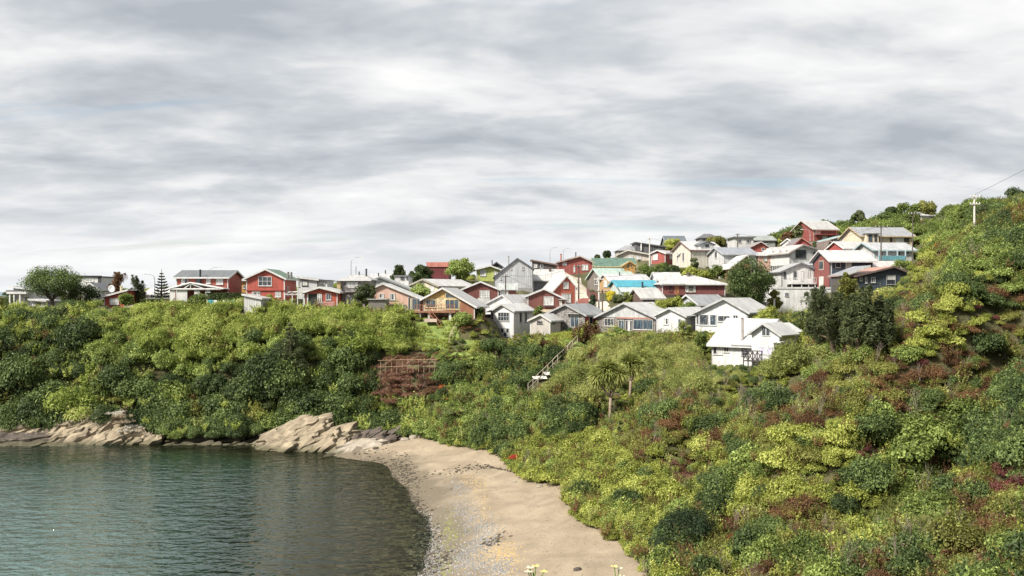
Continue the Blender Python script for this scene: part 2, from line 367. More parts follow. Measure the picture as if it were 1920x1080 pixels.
def ex_L5(h, r, fu, fz):
    wm = paint('plain', WHITE); y0 = -3.2
    k = (h['d']-3.2)/h['d']
    U = lambda px: fu(px)*k + ((960-h['cx'])/F*3.2)*0
    zl, za = fz(541.5), fz(531.5)
    a, c, e = fu(334), fu(372), fu(428)
    part(r, 'porch_roof', roofing((.62, .60, .56), 'Y'), lambda b: (b.extrude([(a-.3, y0, zl-.08), (c, y0, za), (c, y0, za+.1), (a-.3, y0, zl+.02)], (0, 3.1, 0)), b.extrude([(c, y0, za+.003), (e+.3, y0, zl-.08), (e+.3, y0, zl+.02), (c, y0, za+.103)], (0, 3.1, 0))))
    def truss(b):
        b.bar((a-.3, y0-.06, zl-.05), (c, y0-.06, za+.04), .2); b.bar((c, y0-.06, za+.04), (e+.3, y0-.06, zl-.05), .2); b.bar((a, y0-.05, zl-.1), (e, y0-.05, zl-.1), .2)
        b.bar((a+2, y0-.05, zl-.1), (c, y0-.05, za-.1), .12); b.bar((e-2.4, y0-.05, zl-.1), (c, y0-.05, za-.1), .12); b.bar((c, y0-.05, zl-.1), (c, y0-.05, za), .12)
    part(r, 'porch_truss', wm, truss)
    part(r, 'truss_infill', paint('vert', (.13, .07, .06)), lambda b: b.extrude([(a+.1, y0+.12, zl-.05), (e-.1, y0+.12, zl-.05), (c, y0+.12, za-.05)], (0, .04, 0)))
    for px0, px1 in ((333, 343), (346, 365), (378, 388), (398, 407)): part(r, 'porch_wall', wm, lambda b: b.box(fu(px0), fu(px1), y0+.1, y0+.2, -1, zl-.2))
    part(r, 'annex_wall', paint('clap', BRICK), lambda b: b.box(fu(323), fu(331)-.05, .6, 5, -1.5, fz(540)))
    part(r, 'annex_roof', roofing(RG, 'Y'), lambda b: b.extrude([(fu(321.5), .3, fz(541)), (fu(331)-.05, .3, fz(538.5)), (fu(331)-.05, .3, fz(538)), (fu(321.5), .3, fz(540.4))], (0, 5, 0)))
H('house', 'long brick-red two-storey house with a dark grey gabled roof and black flue', 'house', 331, 427, 562, 135, 'gs', 519.5, 508, ('clap', BRICK), RG, dp=7,
  win=[('F', 340, 522, 353, 532.5, 2, 1, 'cg'), ('F', 368, 520, 375, 531, 1, 1, 'b', (.1, .12, .15)), ('F', 387, 522, 395, 532, 2, 1, 'c'), ('F', 405.5, 521.5, 418.5, 533.5, 2, 1, 'c')],
  flue=[(376.5, 507, 534, -.25, (.02, .02, .02), .14)], extra=ex_L5)
H('house', 'narrow orange house squeezed between the two big red houses', 'house', 449, 468, 560, 148, 'gs', 525, 521, ('clap', (.62, .27, .06)), (.35, .36, .36), dp=6, win=[('F', 456, 535, 460, 541, 1, 1, 'g')])
def ex_L7(h, r, fu, fz):
    part(r, 'floor_band', paint('plain', (.30, .06, .045)), lambda b: b.box(-h['w']/2-.02, h['w']/2+.02, -.16, -.003, fz(545.2), fz(543.6)))
    # lattice windows on the long side wall
    hw = h['w']/2
    for t in (1.7, 3.6):
        f = part(r, 'lattice_window', paint('plain', (.55, .5, .42)), lambda b: [b.bar((hw+.05, t+.62*k, 3.1), (hw+.05, t+.62*(1-k)+0, 4.1), .05) for k in (0, 1)] and b.box(hw+.003, hw+.06, t, t+.06, 3.05, 4.15).box(hw+.003, hw+.06, t+1.1, t+1.16, 3.05, 4.15).box(hw+.003, hw+.058, t+.06, t+1.1, 3.05, 3.11).box(hw+.003, hw+.058, t+.06, t+1.1, 4.09, 4.15))
        part(f, 'pane', glass_mat('g'), lambda b: b.box(hw+.002, hw+.02, t+.07, t+1.09, 3.12, 4.08))
H('house', 'bright red two-storey house with green roof and large white three-pane gable window', 'house', 462.5, 533, 560, 135, 'gf', 521.5, 505, ('clap', RED), (.11, .20, .12), ax=498.5, dp=7.5,
  win=[('F', 484.5, 518.5, 509.5, 536, 3, 2, 'g'), ('F', 472.5, 547, 488, 553, 4, 1, 'cg'), ('F', 516, 547.5, 527, 557, 2, 2, 'c'), ('R', .2, .32, .4, 1.9, 2, 2, 'g')], extra=ex_L7)
H('shed', 'white shed with a pale low-pitched roof beside the laundry hedge', 'shed', 457.5, 489, 585, 126, 'shed', 553, None, ('vert', WHITE), (.68, .64, .62), eyr=559.5, dp=4.5, ov=.25)
def ex_L9(h, r, fu, fz):
    part(r, 'annex_wall', paint('vert', PALE), lambda b: b.box(fu(595), fu(613), .3, 5.5, -1.5, fz(526)))
    part(r, 'annex_roof', roofing(RG, 'X'), lambda b: b.box(fu(594), fu(614.5), -.1, 5.9, fz(526)+.003, fz(524.6)))
    f = part(r, 'window', paint('plain', WHITE), lambda b: b.box(fu(597), fu(609), .24, .29, fz(534), fz(527.5)))
    part(f, 'pane', glass_mat('c'), lambda b: b.box(fu(598), fu(608), .22, .237, fz(533.2), fz(528.3)))
H('house', 'pale corrugated house with a sloping mono-pitch roof behind the red houses', 'house', 558, 594, 560, 150, 'shed', 520, None, ('vert', (.66, .68, .69)), RG, eyr=524.5, dp=7,
  win=[('F', 566, 525.5, 577.5, 536, 1, 1, 'c', (.06, .06, .06)), ('F', 559, 527, 561.5, 537, 1, 1, 'g')], extra=ex_L9)
def ex_L10(h, r, fu, fz):
    m = paint('plain', WHITE)
    part(r, 'porch_shade', plain('painted_shade', (.035, .04, .035)), lambda b: b.box(fu(578), fu(596), -.02, -.003, -.2, fz(551)))  # thin dark sheet on the wall paints the shade inside the open porch
    for px in (571, 577, 596.5, 600): part(r, 'post', m, lambda b: b.box(fu(px)-.1, fu(px)+.1, -.16, -.02, -1, fz(550.5)))
    part(r, 'porch_curtain', m, lambda b: b.box(fu(597.5), fu(604), -.1, -.03, -.4, fz(551.5)))
    part(r, 'low_railing', paint('plain', (.72, .5, .45)), lambda b: [b.box(fu(606+i*2.6), fu(606.8+i*2.6), -.5, -.44, -.5, .55) for i in range(9)] and b.box(fu(605.5), fu(628.5), -.52, -.42, .56, .66))
H('house', 'low bright red gabled house with white roof edge and open porch', 'house', 571, 632, 574, 132, 'gf', 548, 539, ('clap', (.56, .10, .06)), RW, ax=600, dp=7, eyr=547, ov=.55,
  win=[('F', 611, 550.5, 621, 562.5, 2, 1, 'b')], extra=ex_L10)
# --- middle, front rows
def ex_M1(h, r, fu, fz):
    balcony(r, fu(649), fu(673), -1.0, fz(546), (.3, .28, .27), 8, .8)
    part(r, 'bay_wall', paint('clap', (.55, .38, .2)), lambda b: b.box(fu(633.5), fu(640), -.8, -.02, fz(541), fz(528)))
    part(r, 'bay_roof', roofing(RG, 'X'), lambda b: b.box(fu(624), fu(641), -1.1, -.01, fz(528)+.003, fz(526.6)))
    part(r, 'antenna', plain('flue_metal', (.1, .1, .1)), lambda b: b.tube([(fu(661), 3, fz(517)), (fu(661), 3, fz(498))], .05))
H('house', 'grey shingled two-storey house with pale hip roof and small balcony', 'house', 640, 692, 573, 135, 'hip', 525.5, 515, ('shingle', (.27, .26, .26)), (.6, .58, .56), dp=7,
  win=[('F', 649.5, 529, 671, 539, 3, 1, 'c'), ('F', 648, 553.5, 654, 569, 1, 1, 'c'), ('F', 654.6, 554, 662.5, 570, 2, 1, 'b'), ('F', 663, 553.5, 669, 569, 1, 1, 'c')], hipr=.3,
  flue=[(682.5, 505.5, 522, 2.0, (.06, .06, .06), .14), (667, 511, 520, 3.0, (.05, .05, .05), .1)], extra=ex_M1)
H('house', 'far house with pale roof and red gable end behind the grey shingled house', 'house', 692, 735, 540, 172, 'gs', 524, 514, ('clap', (.42, .09, .07)), (.66, .65, .64), dp=8, flue=[(707, 513, 519, 2.0), (717, 508, 515, 4.0)], win=[('F', 726, 526, 731, 533, 1, 1, 'g')])
H('house', 'pale grey-green gabled house rising behind the pink house', 'house', 692, 765, 566, 146, 'gf', 528, 520, ('vert', (.62, .66, .63)), (.50, .52, .52), ax=713, eyr=541, dp=8, trim=(.25, .26, .26), win=[('F', 702, 531, 709, 537, 2, 1, 'c')])
H('house', 'small white box-shaped house with a dark upper window', 'house', 740, 766, 556, 154, 'flat', 517.5, None, ('vert', WHITE), RG, dp=6, ov=.15, trim=(.15, .15, .15), win=[('F', 751, 518.8, 758, 524, 1, 1, 'g', (.1, .1, .1)), ('F', 762, 519, 765, 524, 1, 1, 'g', (.1, .1, .1))])
def ex_M5(h, r, fu, fz):
    wl = paint('clap', (.20, .18, .165))
    sh = MB().box(fu(698), fu(731), -3.4, -.6, -1.5, fz(561.5)); sh.build('lean_to_wall', wl, r)
    part(r, 'lean_to_roof', roofing((.64, .6, .58), 'X'), lambda b: b.box(fu(696.5), fu(732), -3.7, -.5, fz(561.5)+.003, fz(560)))
    part(r, 'plank_skirt', wl, lambda b: b.box(fu(733), fu(761), -.2, -.03, -1.5, fz(571)))
    part(r, 'window_bay', paint('vert', (.5, .42, .3)), lambda b: b.box(fu(769), fu(788), -.3, -.003, -.4, fz(559.5)))
    part(r, 'pane', glass_mat('b'), lambda b: b.box(fu(774), fu(781), -.34, -.303, .2, fz(560.5)))
    part(r, 'pane', glass_mat('b'), lambda b: b.box(fu(782.5), fu(787.5), -.34, -.303, .2, fz(560.5)))
H('house', 'salmon pink gabled house with long white roof edge and plank lean-to', 'house', 698, 789, 582, 130, 'gf', 541, 532, ('plain', PINK), RW, ax=718, eyr=560.5, dp=8, ov=.35,
  win=[('F', 711, 550.5, 720, 559, 2, 1, 'gc'), ('F', 730.5, 550.5, 741, 562.5, 3, 1, 'cg'), ('F', 765, 557, 772, 581, 1, 1, 'db')], extra=ex_M5)
def ex_M6(h, r, fu, fz):
    dk = plain('deck_timber', (.24, .11, .07)); zt = fz(583)
    x0, x1 = fu(786), fu(861)
    part(r, 'deck', dk, lambda b: b.box(x0, x1, -2.6, -.04, zt-.22, zt))
    rl = MB().box(x0, x1, -2.58, -2.5, zt+.85, zt+.93).box(x0, x1, -2.57, -2.52, zt+.42, zt+.47)
    for i in range(16): x = x0+(x1-x0-.06)*i/15; rl.box(x, x+.06, -2.575, -2.515, zt+.003, zt+.846)
    rl.build('railing', dk, r)
    for px in (795, 812, 851): part(r, 'post', paint('plain', WHITE if px != 812 else (.5, .45, .4)), lambda b: b.box(fu(px)-.16, fu(px)+.16, -2.3, -2.0, -1.2, zt-.225))
    st = MB()
    for i in range(7): st.box(fu(816)+i*.28, fu(816)+i*.28+.3, -3.5, -2.65, zt-.25*i-.3, zt-.25*i-.25)
    st.bar((fu(815), -3.5, zt+.6), (fu(838), -3.5, -.6), .09); st.bar((fu(815), -3.5, zt-.2), (fu(838), -3.5, -1.3), .12)
    st.build('stair', dk, r)
    part(r, 'step', paint('plain', (.62, .42, .34)), lambda b: b.box(fu(808), fu(831), -3.6, -2.9, -.5, -.05))
    # glazed triangle in the gable
    tri = [(fu(834.5), fz(546.5)), (fu(859), fz(559)), (fu(834.5), fz(559))]
    f = part(r, 'gable_window', paint('plain', (.62, .45, .2)), lambda b: b.extrude([(x, -.05, z) for x, z in [tri[2], tri[1], tri[0]]], (0, .02, 0)))
    part(f, 'pane', glass_mat('b'), lambda b: b.extrude([(x, -.07, z) for x, z in [(tri[2][0]+.1, tri[2][1]+.1), (tri[1][0]-.35, tri[1][1]+.1), (tri[0][0]+.1, tri[0][1]-.25)]], (0, .018, 0)))
    # furniture stays simple: two deck chairs as parts of the porch
H('house', 'ochre and yellow gabled house on stilts with timber deck and big windows', 'house', 795, 889, 596, 128, 'gf', 559.5, 540.5, ('clap', (.34, .14, .075)), (.60, .59, .57), ax=831, eyr=573.5, dp=8, yaw=-10, ov=.5,
  panels=[([(795, 591), (863, 591), (863, 559), (795, 559)], 'shingle', (.70, .56, .32)), ([(797, 558.6), (833.5, 558.6), (833.5, 544.5), (830, 543.5)], 'plain', OCHRE)], fcol=(.66, .5, .24), found=.2,
  win=[('F', 798.5, 562, 817.5, 577, 2, 1, 'b'), ('F', 835, 561.5, 860.5, 580, 3, 1, 'b')], extra=ex_M6)
H('house', 'cream gabled house with a broad pale metal roof', 'house', 768, 822, 560, 152, 'gf', 536, 524, ('clap', (.66, .56, .36)), (.74, .71, .69), ax=796, dp=9, yaw=-38, ov=.5, trim=(.3, .28, .22), win=[('F', 776, 539, 785, 548, 2, 1, 'g'), ('F', 805, 537, 814, 546, 2, 1, 'c')])
def ex_M8(h, r, fu, fz):
    part(r, 'parapet', paint('plain', (.6, .2, .15)), lambda b: b.box(fu(800), fu(841.5), -.2, -.004, fz(500.5), fz(493)))
H('house', 'tall dark red block with a salmon parapet between two green trees', 'house', 800, 841, 532, 178, 'flat', 493, None, ('plain', (.17, .035, .04)), (.5, .18, .14), dp=8, ov=.05, trim=(.6, .2, .15), extra=ex_M8)
H('house', 'lime green house with dark roof and white framed window', 'house', 894, 937, 526, 172, 'gf', 505, 498.5, ('clap', LIME), (.30, .30, .31), ax=919, dp=7, ov=.6, win=[('F', 900.5, 506, 911.5, 517.5, 2, 1, 'c'), ('F', 926, 509, 934, 515, 2, 1, 'c')], found=2.5)
H('house', 'small dark roofed house peeping above the lime green house', 'house', 920, 942, 512, 190, 'gf', 500, 492, ('clap', (.06, .06, .07)), RG, dp=6, trim=(.1, .1, .1), flue=[(922.5, 489, 500, 1.0)], win=[('F', 928, 501.5, 934, 506, 1, 1, 'g')])
def ex_M10(h, r, fu, fz):
    part(r, 'plinth', plain('concrete', (.25, .25, .25)), lambda b: b.box(-h['w']/2-.05, h['w']/2+.05, -.1, -.005, -1.6, fz(539.5)))
H('house', 'tall pale grey corrugated house with a steep lopsided gable and two tiny windows', 'house', 927, 999, 543, 156, 'gf', 519, 485, ('vert', (.46, .48, .50)), RG, ax=970, eyr=503.5, dp=9, ov=.25, trim=(.10, .10, .11),
  win=[('F', 956.5, 500, 959.5, 506, 1, 1, 'g'), ('F', 978.5, 500, 982, 506, 1, 1, 'g'), ('F', 937.5, 519, 940, 524, 1, 1, 'g')], flue=[(953.5, 481, 498, 2.0, (.3, .3, .3), .12)], extra=ex_M10)
H('house', 'long house with broad weathered white roof and grey walls beside the tall gable', 'house', 1000, 1056, 540, 164, 'gs', 524.5, 506, ('clap', (.30, .30, .32)), (.72, .70, .66), dp=9, win=[('F', 1024, 526.5, 1031, 533, 2, 1, 'c'), ('F', 1032, 526.5, 1037, 533, 1, 1, 'g')], flue=[(1032.5, 503, 509, 3.5, (.1, .07, .05), .2)])
H('house', 'dark brown house with a falling mono-pitch roof under the skyline', 'house', 999, 1042, 508, 180, 'shed', 488.5, None, ('vert', (.12, .10, .10)), (.22, .17, .16), eyr=496.5, dp=7, trim=(.2, .12, .1), win=[('F', 1001, 495, 1007.5, 502, 2, 2, 'c'), ('F', 1013, 495, 1018.5, 503, 1, 1, 'b')])
def ex_M12(h, r, fu, fz):
    x0, x1 = fu(934), fu(968); z = fz(544)
    part(r, 'wing_wall', paint('clap', DKRED), lambda b: b.box(x0, x1, .5, 6, -1.6, z))
    part(r, 'wing_roof', roofing((.52, .58, .54), 'X'), lambda b: b.extrude([(x0-.2, .1, z-.02), (x0-.2, .1, z+.1), (x0-.2, 4.2, fz(532, 4)+.1), (x0-.2, 4.2, fz(532, 4))][::-1], (x1-x0+.5, 0, 0)))
    f = part(r, 'window', paint('plain', WHITE), lambda b: b.box(fu(937), fu(953), .42, .49, fz(553), fz(545.2)))
    for k in range(4): part(f, 'pane', glass_mat('c'), lambda b: b.box(fu(937.6+k*3.9), fu(940.6+k*3.9), .40, .418, fz(552.2), fz(546)))
    part(r, 'garage_door', paint('clap', WHITE), lambda b: b.box(fu(895.5), fu(919), -.09, -.003, -1, fz(559)))
H('house', 'dark maroon gabled house with white edged roof and wide white window', 'house', 868, 934, 572, 146, 'gf', 542, 528.5, ('clap', DKRED), (.55, .58, .56), ax=901, dp=8, win=[('F', 899.5, 544.5, 918, 557.5, 4, 3, 'c')], extra=ex_M12, found=2.2)
H('house', 'white gabled house tucked directly behind the white two-storey tower house', 'house', 911, 962, 590, 138, 'gf', 570, 553.5, ('clap', WHITE), (.76, .755, .74), ax=943, dp=9, yaw=-28, ov=.3, trim=(.5, .5, .5))
def ex_M14(h, r, fu, fz):
    # side porch in dark timber on the seaward side
    dk = plain('dark_timber', (.06, .055, .05)); x0, x1 = -h['w']/2-3.0, -h['w']/2-.02
    z = fz(606)
    part(r, 'wing_wall', paint('clap', WHITE), lambda b: b.box(-h['w']/2-1.3, -h['w']/2-.01, 1.0, 5.0, -1.5, fz(584)))
    part(r, 'wing_roof', roofing(RW, 'Y'), lambda b: b.extrude([(-h['w']/2-1.9, .6, fz(586.5)), (-h['w']/2-.01, .6, fz(580)), (-h['w']/2-.01, .6, fz(580)+.12), (-h['w']/2-1.9, .6, fz(586.5)+.12)], (0, 5, 0)))
    f = part(r, 'window', dk, lambda b: b.box(-h['w']/2-1.1, -h['w']/2-.3, .93, .99, fz(601), fz(587)))
    part(f, 'pane', glass_mat('g'), lambda b: b.box(-h['w']/2-1.0, -h['w']/2-.4, .91, .928, fz(600), fz(588)))
    part(r, 'porch_roof', paint('plain', PALE), lambda b: b.box(x0-.8, -h['w']/2-1.32, .3, 4, z, z+.15))
    part(r, 'porch_floor', paint('plain', PALE), lambda b: b.box(x0-.9, -h['w']/2-1.32, -.3, 4, fz(591), fz(590)))
    for i in range(4): part(r, 'post', paint('plain', WHITE), lambda b: b.box(x0-.6+i*.8, x0-.46+i*.8, .4, .54, -1.5, z-.004))
    for i in range(3): part(r, 'porch_panel', dk, lambda b: b.box(x0-.42+i*.8, x0+.16+i*.8, .8, .86, -.8, z-.3))
H('house', 'small white two-storey tower house with two stacked grid windows facing the bay', 'house', 925, 963, 643, 134, 'gf', 582, 570.5, ('clap', (.8, .8, .785)), (.77, .765, .75), ax=943, dp=5.2, yaw=-36, ov=.4, trim=(.42, .42, .42), fcol=(.45, .45, .45),
  win=[('F', 934, 585.5, 955, 602, 4, 2, 'g'), ('F', 934, 615, 955, 631.5, 4, 2, 'gc'), ('R', .27, .40, 2.2+.9, 3.9+.9, 1, 1, 'g'), ('R', .55, .66, 3.1, 4.8, 1, 1, 'g')], extra=ex_M14)
def ex_M15(h, r, fu, fz):
    for sx in (-1, 1):
        for y in (.3, h['dp']-.3): part(r, 'stilt', plain('dark_timber', (.06, .055, .05)), lambda b: b.box(sx*(h['w']/2-.25)-.09, sx*(h['w']/2-.25)+.09, y, y+.18, -1.8, -.11))
H('shed', 'bare plank shed on stilts with a white roof beside the white tower house', 'shed', 994.5, 1031, 627, 127, 'gf', 600, 590, ('clap', (.55, .49, .42)), (.74, .73, .70), ax=1015, dp=3.6, yaw=-28, ov=.35, trim=(.6, .58, .55), found=.1,
  win=[('F', 1007, 601.5, 1017, 607, 1, 1, 'g', (.15, .13, .12)), ('R', .2, .5, 1.5, 2.0, 1, 1, 'g', (.2, .18, .15))], extra=ex_M15)
def ex_M16(h, r, fu, fz):
    hw = h['w']/2
    part(r, 'red_side_wall', paint('clap', (.52, .07, .05)), lambda b: b.box(hw+.004, hw+.06, .3, 6.5, -.4, fz(590.5)))
    for y in (1.2, 3.6):
        f = part(r, 'window', paint('plain', WHITE), lambda b: b.box(hw+.062, hw+.12, y, y+1.1, .6, 2.0))
        part(f, 'pane', glass_mat('g'), lambda b: b.box(hw+.121, hw+.135, y+.12, y+.98, .72, 1.88))
    st = MB()
    for i in range(4): st.box(fu(1066.5), fu(1078), -.4-.35*i, -.05-.35*i, -.3*i-.12, -.3*i-.04)
    for x in (1066, 1078.3): st.bar((fu(x), -.1, -.05), (fu(x), -1.6, -1.35), .1)
    st.build('step', plain('bare_timber', (.55, .47, .36)), r)
    part(r, 'door_hood', paint('plain', (.5, .5, .48)), lambda b: b.box(fu(1064), fu(1089), -.6, -.05, fz(588.3), fz(587.6)))
H('house', 'grey shingled gabled house with a glazed blue door and plank steps', 'house', 1025, 1096, 615.5, 130, 'gf', 589, 571, ('shingle', (.25, .24, .235)), (.30, .31, .32), ax=1062, dp=7, yaw=-32, ov=.45, trim=(.32, .32, .32), fcol=(.5, .46, .4),
  win=[('F', 1069.5, 590.5, 1085.5, 613.5, 2, 1, 'dg'), ('F', 1038, 596, 1047, 604, 2, 1, 'g')], extra=ex_M16)
def ex_M17(h, r, fu, fz):
    part(r, 'deck', plain('pale_timber', (.55, .46, .33)), lambda b: b.box(fu(1008), fu(1062), -2, -.1, -.5, -.1))
    part(r, 'window_box', paint('plain', (.07, .03, .03)), lambda b: b.box(fu(1019), fu(1039), -.4, -.13, fz(576), fz(572.5)))
    part(r, 'side_porch_roof', roofing((.6, .6, .58), 'X'), lambda b: b.box(fu(1047), fu(1065), -1.2, -.02, fz(562), fz(560.5)))
H('house', 'dark maroon board house with a white framed bay window below the steep red house', 'house', 990, 1060, 579, 140, 'gf', 554, 542, ('clap', (.21, .075, .062)), (.7, .68, .66), ax=1020, eyr=561, dp=8, ov=.35,
  win=[('F', 1019.5, 556, 1038, 572, 3, 1, 'c'), ('F', 1049, 564, 1054, 577, 1, 1, 'dw')], extra=ex_M17)
H('house', 'orange-red house with a very steep white edged gable', 'house', 1037, 1079, 572, 147, 'gf', 545, 517.5, ('clap', (.52, .12, .07)), (.74, .70, .67), ax=1062, eyr=538, dp=7, yaw=14, ov=.3,
  win=[('F', 1056, 528.5, 1066, 541, 2, 2, 'c'), ('F', 1053, 550.5, 1070.5, 567, 3, 2, 'c')], flue=[(1074, 518, 527, 2.5, (.7, .7, .68), .12)])
# --- middle, upper rows
H('house', 'brick-red double-gabled house with grey roof on the skyline', 'house', 1047, 1111, 514, 188, 'gf', 491.5, 480.5, ('clap', (.36, .09, .075)), (.27, .26, .26), ax=1087, dp=8, ov=.5, trim=(.45, .36, .32), win=[('F', 1054.5, 492, 1062.5, 497, 3, 1, 'c'), ('F', 1091, 496, 1103, 506.5, 2, 1, 'c'), ('F', 1075, 499, 1078.5, 511, 1, 1, 'dw')], flue=[(1053, 477, 489, 2.0, (.35, .12, .1), .16), (1081.5, 474, 482, 3.0)])
H('house', 'house with a broad dark green roof and yellow wooden walls', 'house', 1116, 1192, 508, 186, 'gs', 499, 485, ('clap', (.60, .36, .12)), (.10, .19, .14), dp=9, trim=(.5, .42, .22), win=[('F', 1118, 500.5, 1128, 506, 3, 1, 'g'), ('F', 1178, 500.5, 1186, 506, 2, 1, 'g')])
H('house', 'tiny yellow wooden cabin with porch beside the green-roofed house', 'cabin', 1171, 1190, 506, 176, 'gf', 496, 490, ('clap', (.58, .27, .07)), (.52, .45, .28), dp=4, trim=(.45, .28, .1), win=[('F', 1175.5, 496, 1179.5, 504, 1, 1, 'g', (.5, .3, .1)), ('F', 1182, 496, 1186, 501, 1, 1, 'g', (.5, .3, .1))])
H('house', 'house with a mint green metal roof and weathered wooden gable', 'house', 1130, 1190, 545, 172, 'gs', 522, 504, ('vert', (.22, .19, .17)), (.40, .64, .52), dp=10, yaw=12, trim=(.45, .66, .56), win=[('L', .3, .5, 1.2, 2.4, 2, 1, 'g')])
H('house', 'house with pale blue-white roof and orange wooden gable end', 'house', 1146, 1218, 548, 163, 'gs', 527, 514.5, ('clap', (.52, .30, .13)), (.72, .73, .76), dp=8, yaw=10, trim=(.72, .72, .72), win=[('L', .3, .6, 1.0, 2.3, 2, 1, 'c')], flue=[(1171, 512, 518, 3.0)])
def ex_R5(h, r, fu, fz):
    part(r, 'veranda_roof', roofing((.55, .70, .66), 'X'), lambda b: b.extrude([(fu(1158), -2.5, fz(547, -2.5)), (fu(1158), -.03, fz(537)), (fu(1158), -.03, fz(537)-.1), (fu(1158), -2.5, fz(547, -2.5)-.1)], (fu(1231)-fu(1158), 0, 0)))
    for px in (1162, 1185, 1208, 1229): part(r, 'post', paint('plain', PALE), lambda b: b.box(fu(px)-.08, fu(px)+.08, -2.35, -2.2, -1.5, fz(547.6, -2.5)))
H('house', 'house with a vivid turquoise metal roof and pale mint veranda roof', 'house', 1160, 1232, 560, 152, 'gs', 537, 526.5, ('plain', (.55, .62, .56)), (.05, .33, .46), dp=7, yaw=6, trim=(.1, .36, .46), win=[('F', 1175, 549, 1184, 556, 2, 1, 'g')], flue=[(1203, 530, 542, -.6, (.03, .04, .05), .16)], extra=ex_R5)
H('shed', 'small brown shed with a pale metal roof below the turquoise roof', 'shed', 1205, 1243, 567, 139, 'gs', 558, 542, ('vert', (.14, .09, .08)), (.62, .60, .57), dp=5, yaw=18, trim=(.5, .48, .45))
H('house', 'white house with a plain white roof behind the long maroon house', 'house', 1233, 1276, 536, 158, 'gs', 524, 511.5, ('clap', WHITE), (.74, .72, .69), dp=7, win=[('F', 1240, 526, 1247, 531, 2, 1, 'g')])
def ex_R8(h, r, fu, fz):
    part(r, 'wing_roof', roofing((.74, .71, .69), 'X'), lambda b: b.extrude([(fu(1239), -.6, fz(533)), (fu(1239), -.6, fz(532)), (fu(1239), 2.6, fz(526, 2.6)), (fu(1239), 2.6, fz(527, 2.6))][::-1], (fu(1284)-fu(1239), 0, 0)))
    part(r, 'plinth', plain('dark_timber', (.06, .055, .05)), lambda b: b.box(fu(1243), fu(1358), -.12, -.005, -2, fz(553)))
    balcony(r, fu(1264), fu(1282), -1.1, fz(552), (.16, .06, .05), 8, .8)
H('house', 'long maroon board house with broad white hip roof and orange door', 'house', 1242, 1359, 556, 146, 'hip', 533.5, 517, ('clap', (.22, .07, .066)), (.75, .72, .70), dp=8, hipr=.14, ov=.5, fcol=(.72, .68, .58),
  win=[('F', 1253, 535, 1260, 546, 2, 2, 'g', (.25, .08, .07)), ('F', 1265, 536, 1273.5, 552, 1, 2, 'do', (.5, .2, .1)), ('F', 1285, 535.5, 1290, 547.5, 1, 1, 'c'), ('F', 1290.5, 535, 1301, 547.5, 3, 2, 'g'), ('F', 1301.3, 535.5, 1304, 547.5, 1, 1, 'c')], flue=[(1299, 513, 520, 3.5, (.12, .1, .09), .28)], extra=ex_R8)
H('house', 'beige bungalow with shallow beige gable roof near the skyline', 'house', 1160, 1216, 488, 202, 'gf', 477, 469.5, ('clap', (.62, .52, .42)), (.62, .56, .50), ax=1177, dp=8, yaw=-10, ov=.6, trim=(.62, .55, .45), win=[('F', 1175, 479.5, 1187, 485.5, 4, 1, 'c'), ('F', 1193, 480, 1202, 486, 3, 1, 'c')], found=3)
H('house', 'house with a grey hip roof behind the beige bungalow', 'house', 1160, 1202, 482, 216, 'hip', 470, 461, ('clap', (.4, .36, .33)), (.33, .33, .35), dp=8, hipr=.2, trim=(.3, .3, .3), found=3)
H('house', 'dark grey slab-like house with a steeply falling mono-pitch roof', 'house', 1193, 1247, 484, 214, 'shed', 455, None, ('vert', (.13, .13, .14)), (.60, .60, .58), eyr=463, dp=8, trim=(.1, .1, .1), win=[('F', 1218, 463, 1226, 472, 2, 1, 'g', (.3, .3, .3)), ('F', 1234, 466, 1241, 473, 2, 1, 'g', (.3, .3, .3))], flue=[(1202, 451.5, 470, -.3, (.7, .7, .68), .15)], found=3)
H('house', 'brick-red gabled house with a pale pinkish roof and white corner window', 'house', 1221, 1247, 494, 192, 'gf', 475, 469.5, ('clap', (.36, .085, .07)), (.66, .58, .55), dp=9, yaw=-40, ov=.4, win=[('F', 1223.5, 476, 1233.5, 487, 2, 1, 'c'), ('R', .5, .62, 0.3, 2.1, 1, 1, 'db'), ('R', .2, .35, 1.0, 2.1, 2, 1, 'c')], found=3)
H('house', 'narrow cream and salmon house with a salmon roof', 'house', 1271, 1292, 496, 184, 'gf', 478, 469, ('clap', (.74, .71, .62)), (.58, .28, .24), dp=8, ov=.3, yaw=-22, win=[('F', 1276, 481, 1280, 490, 1, 1, 'g')], found=3)
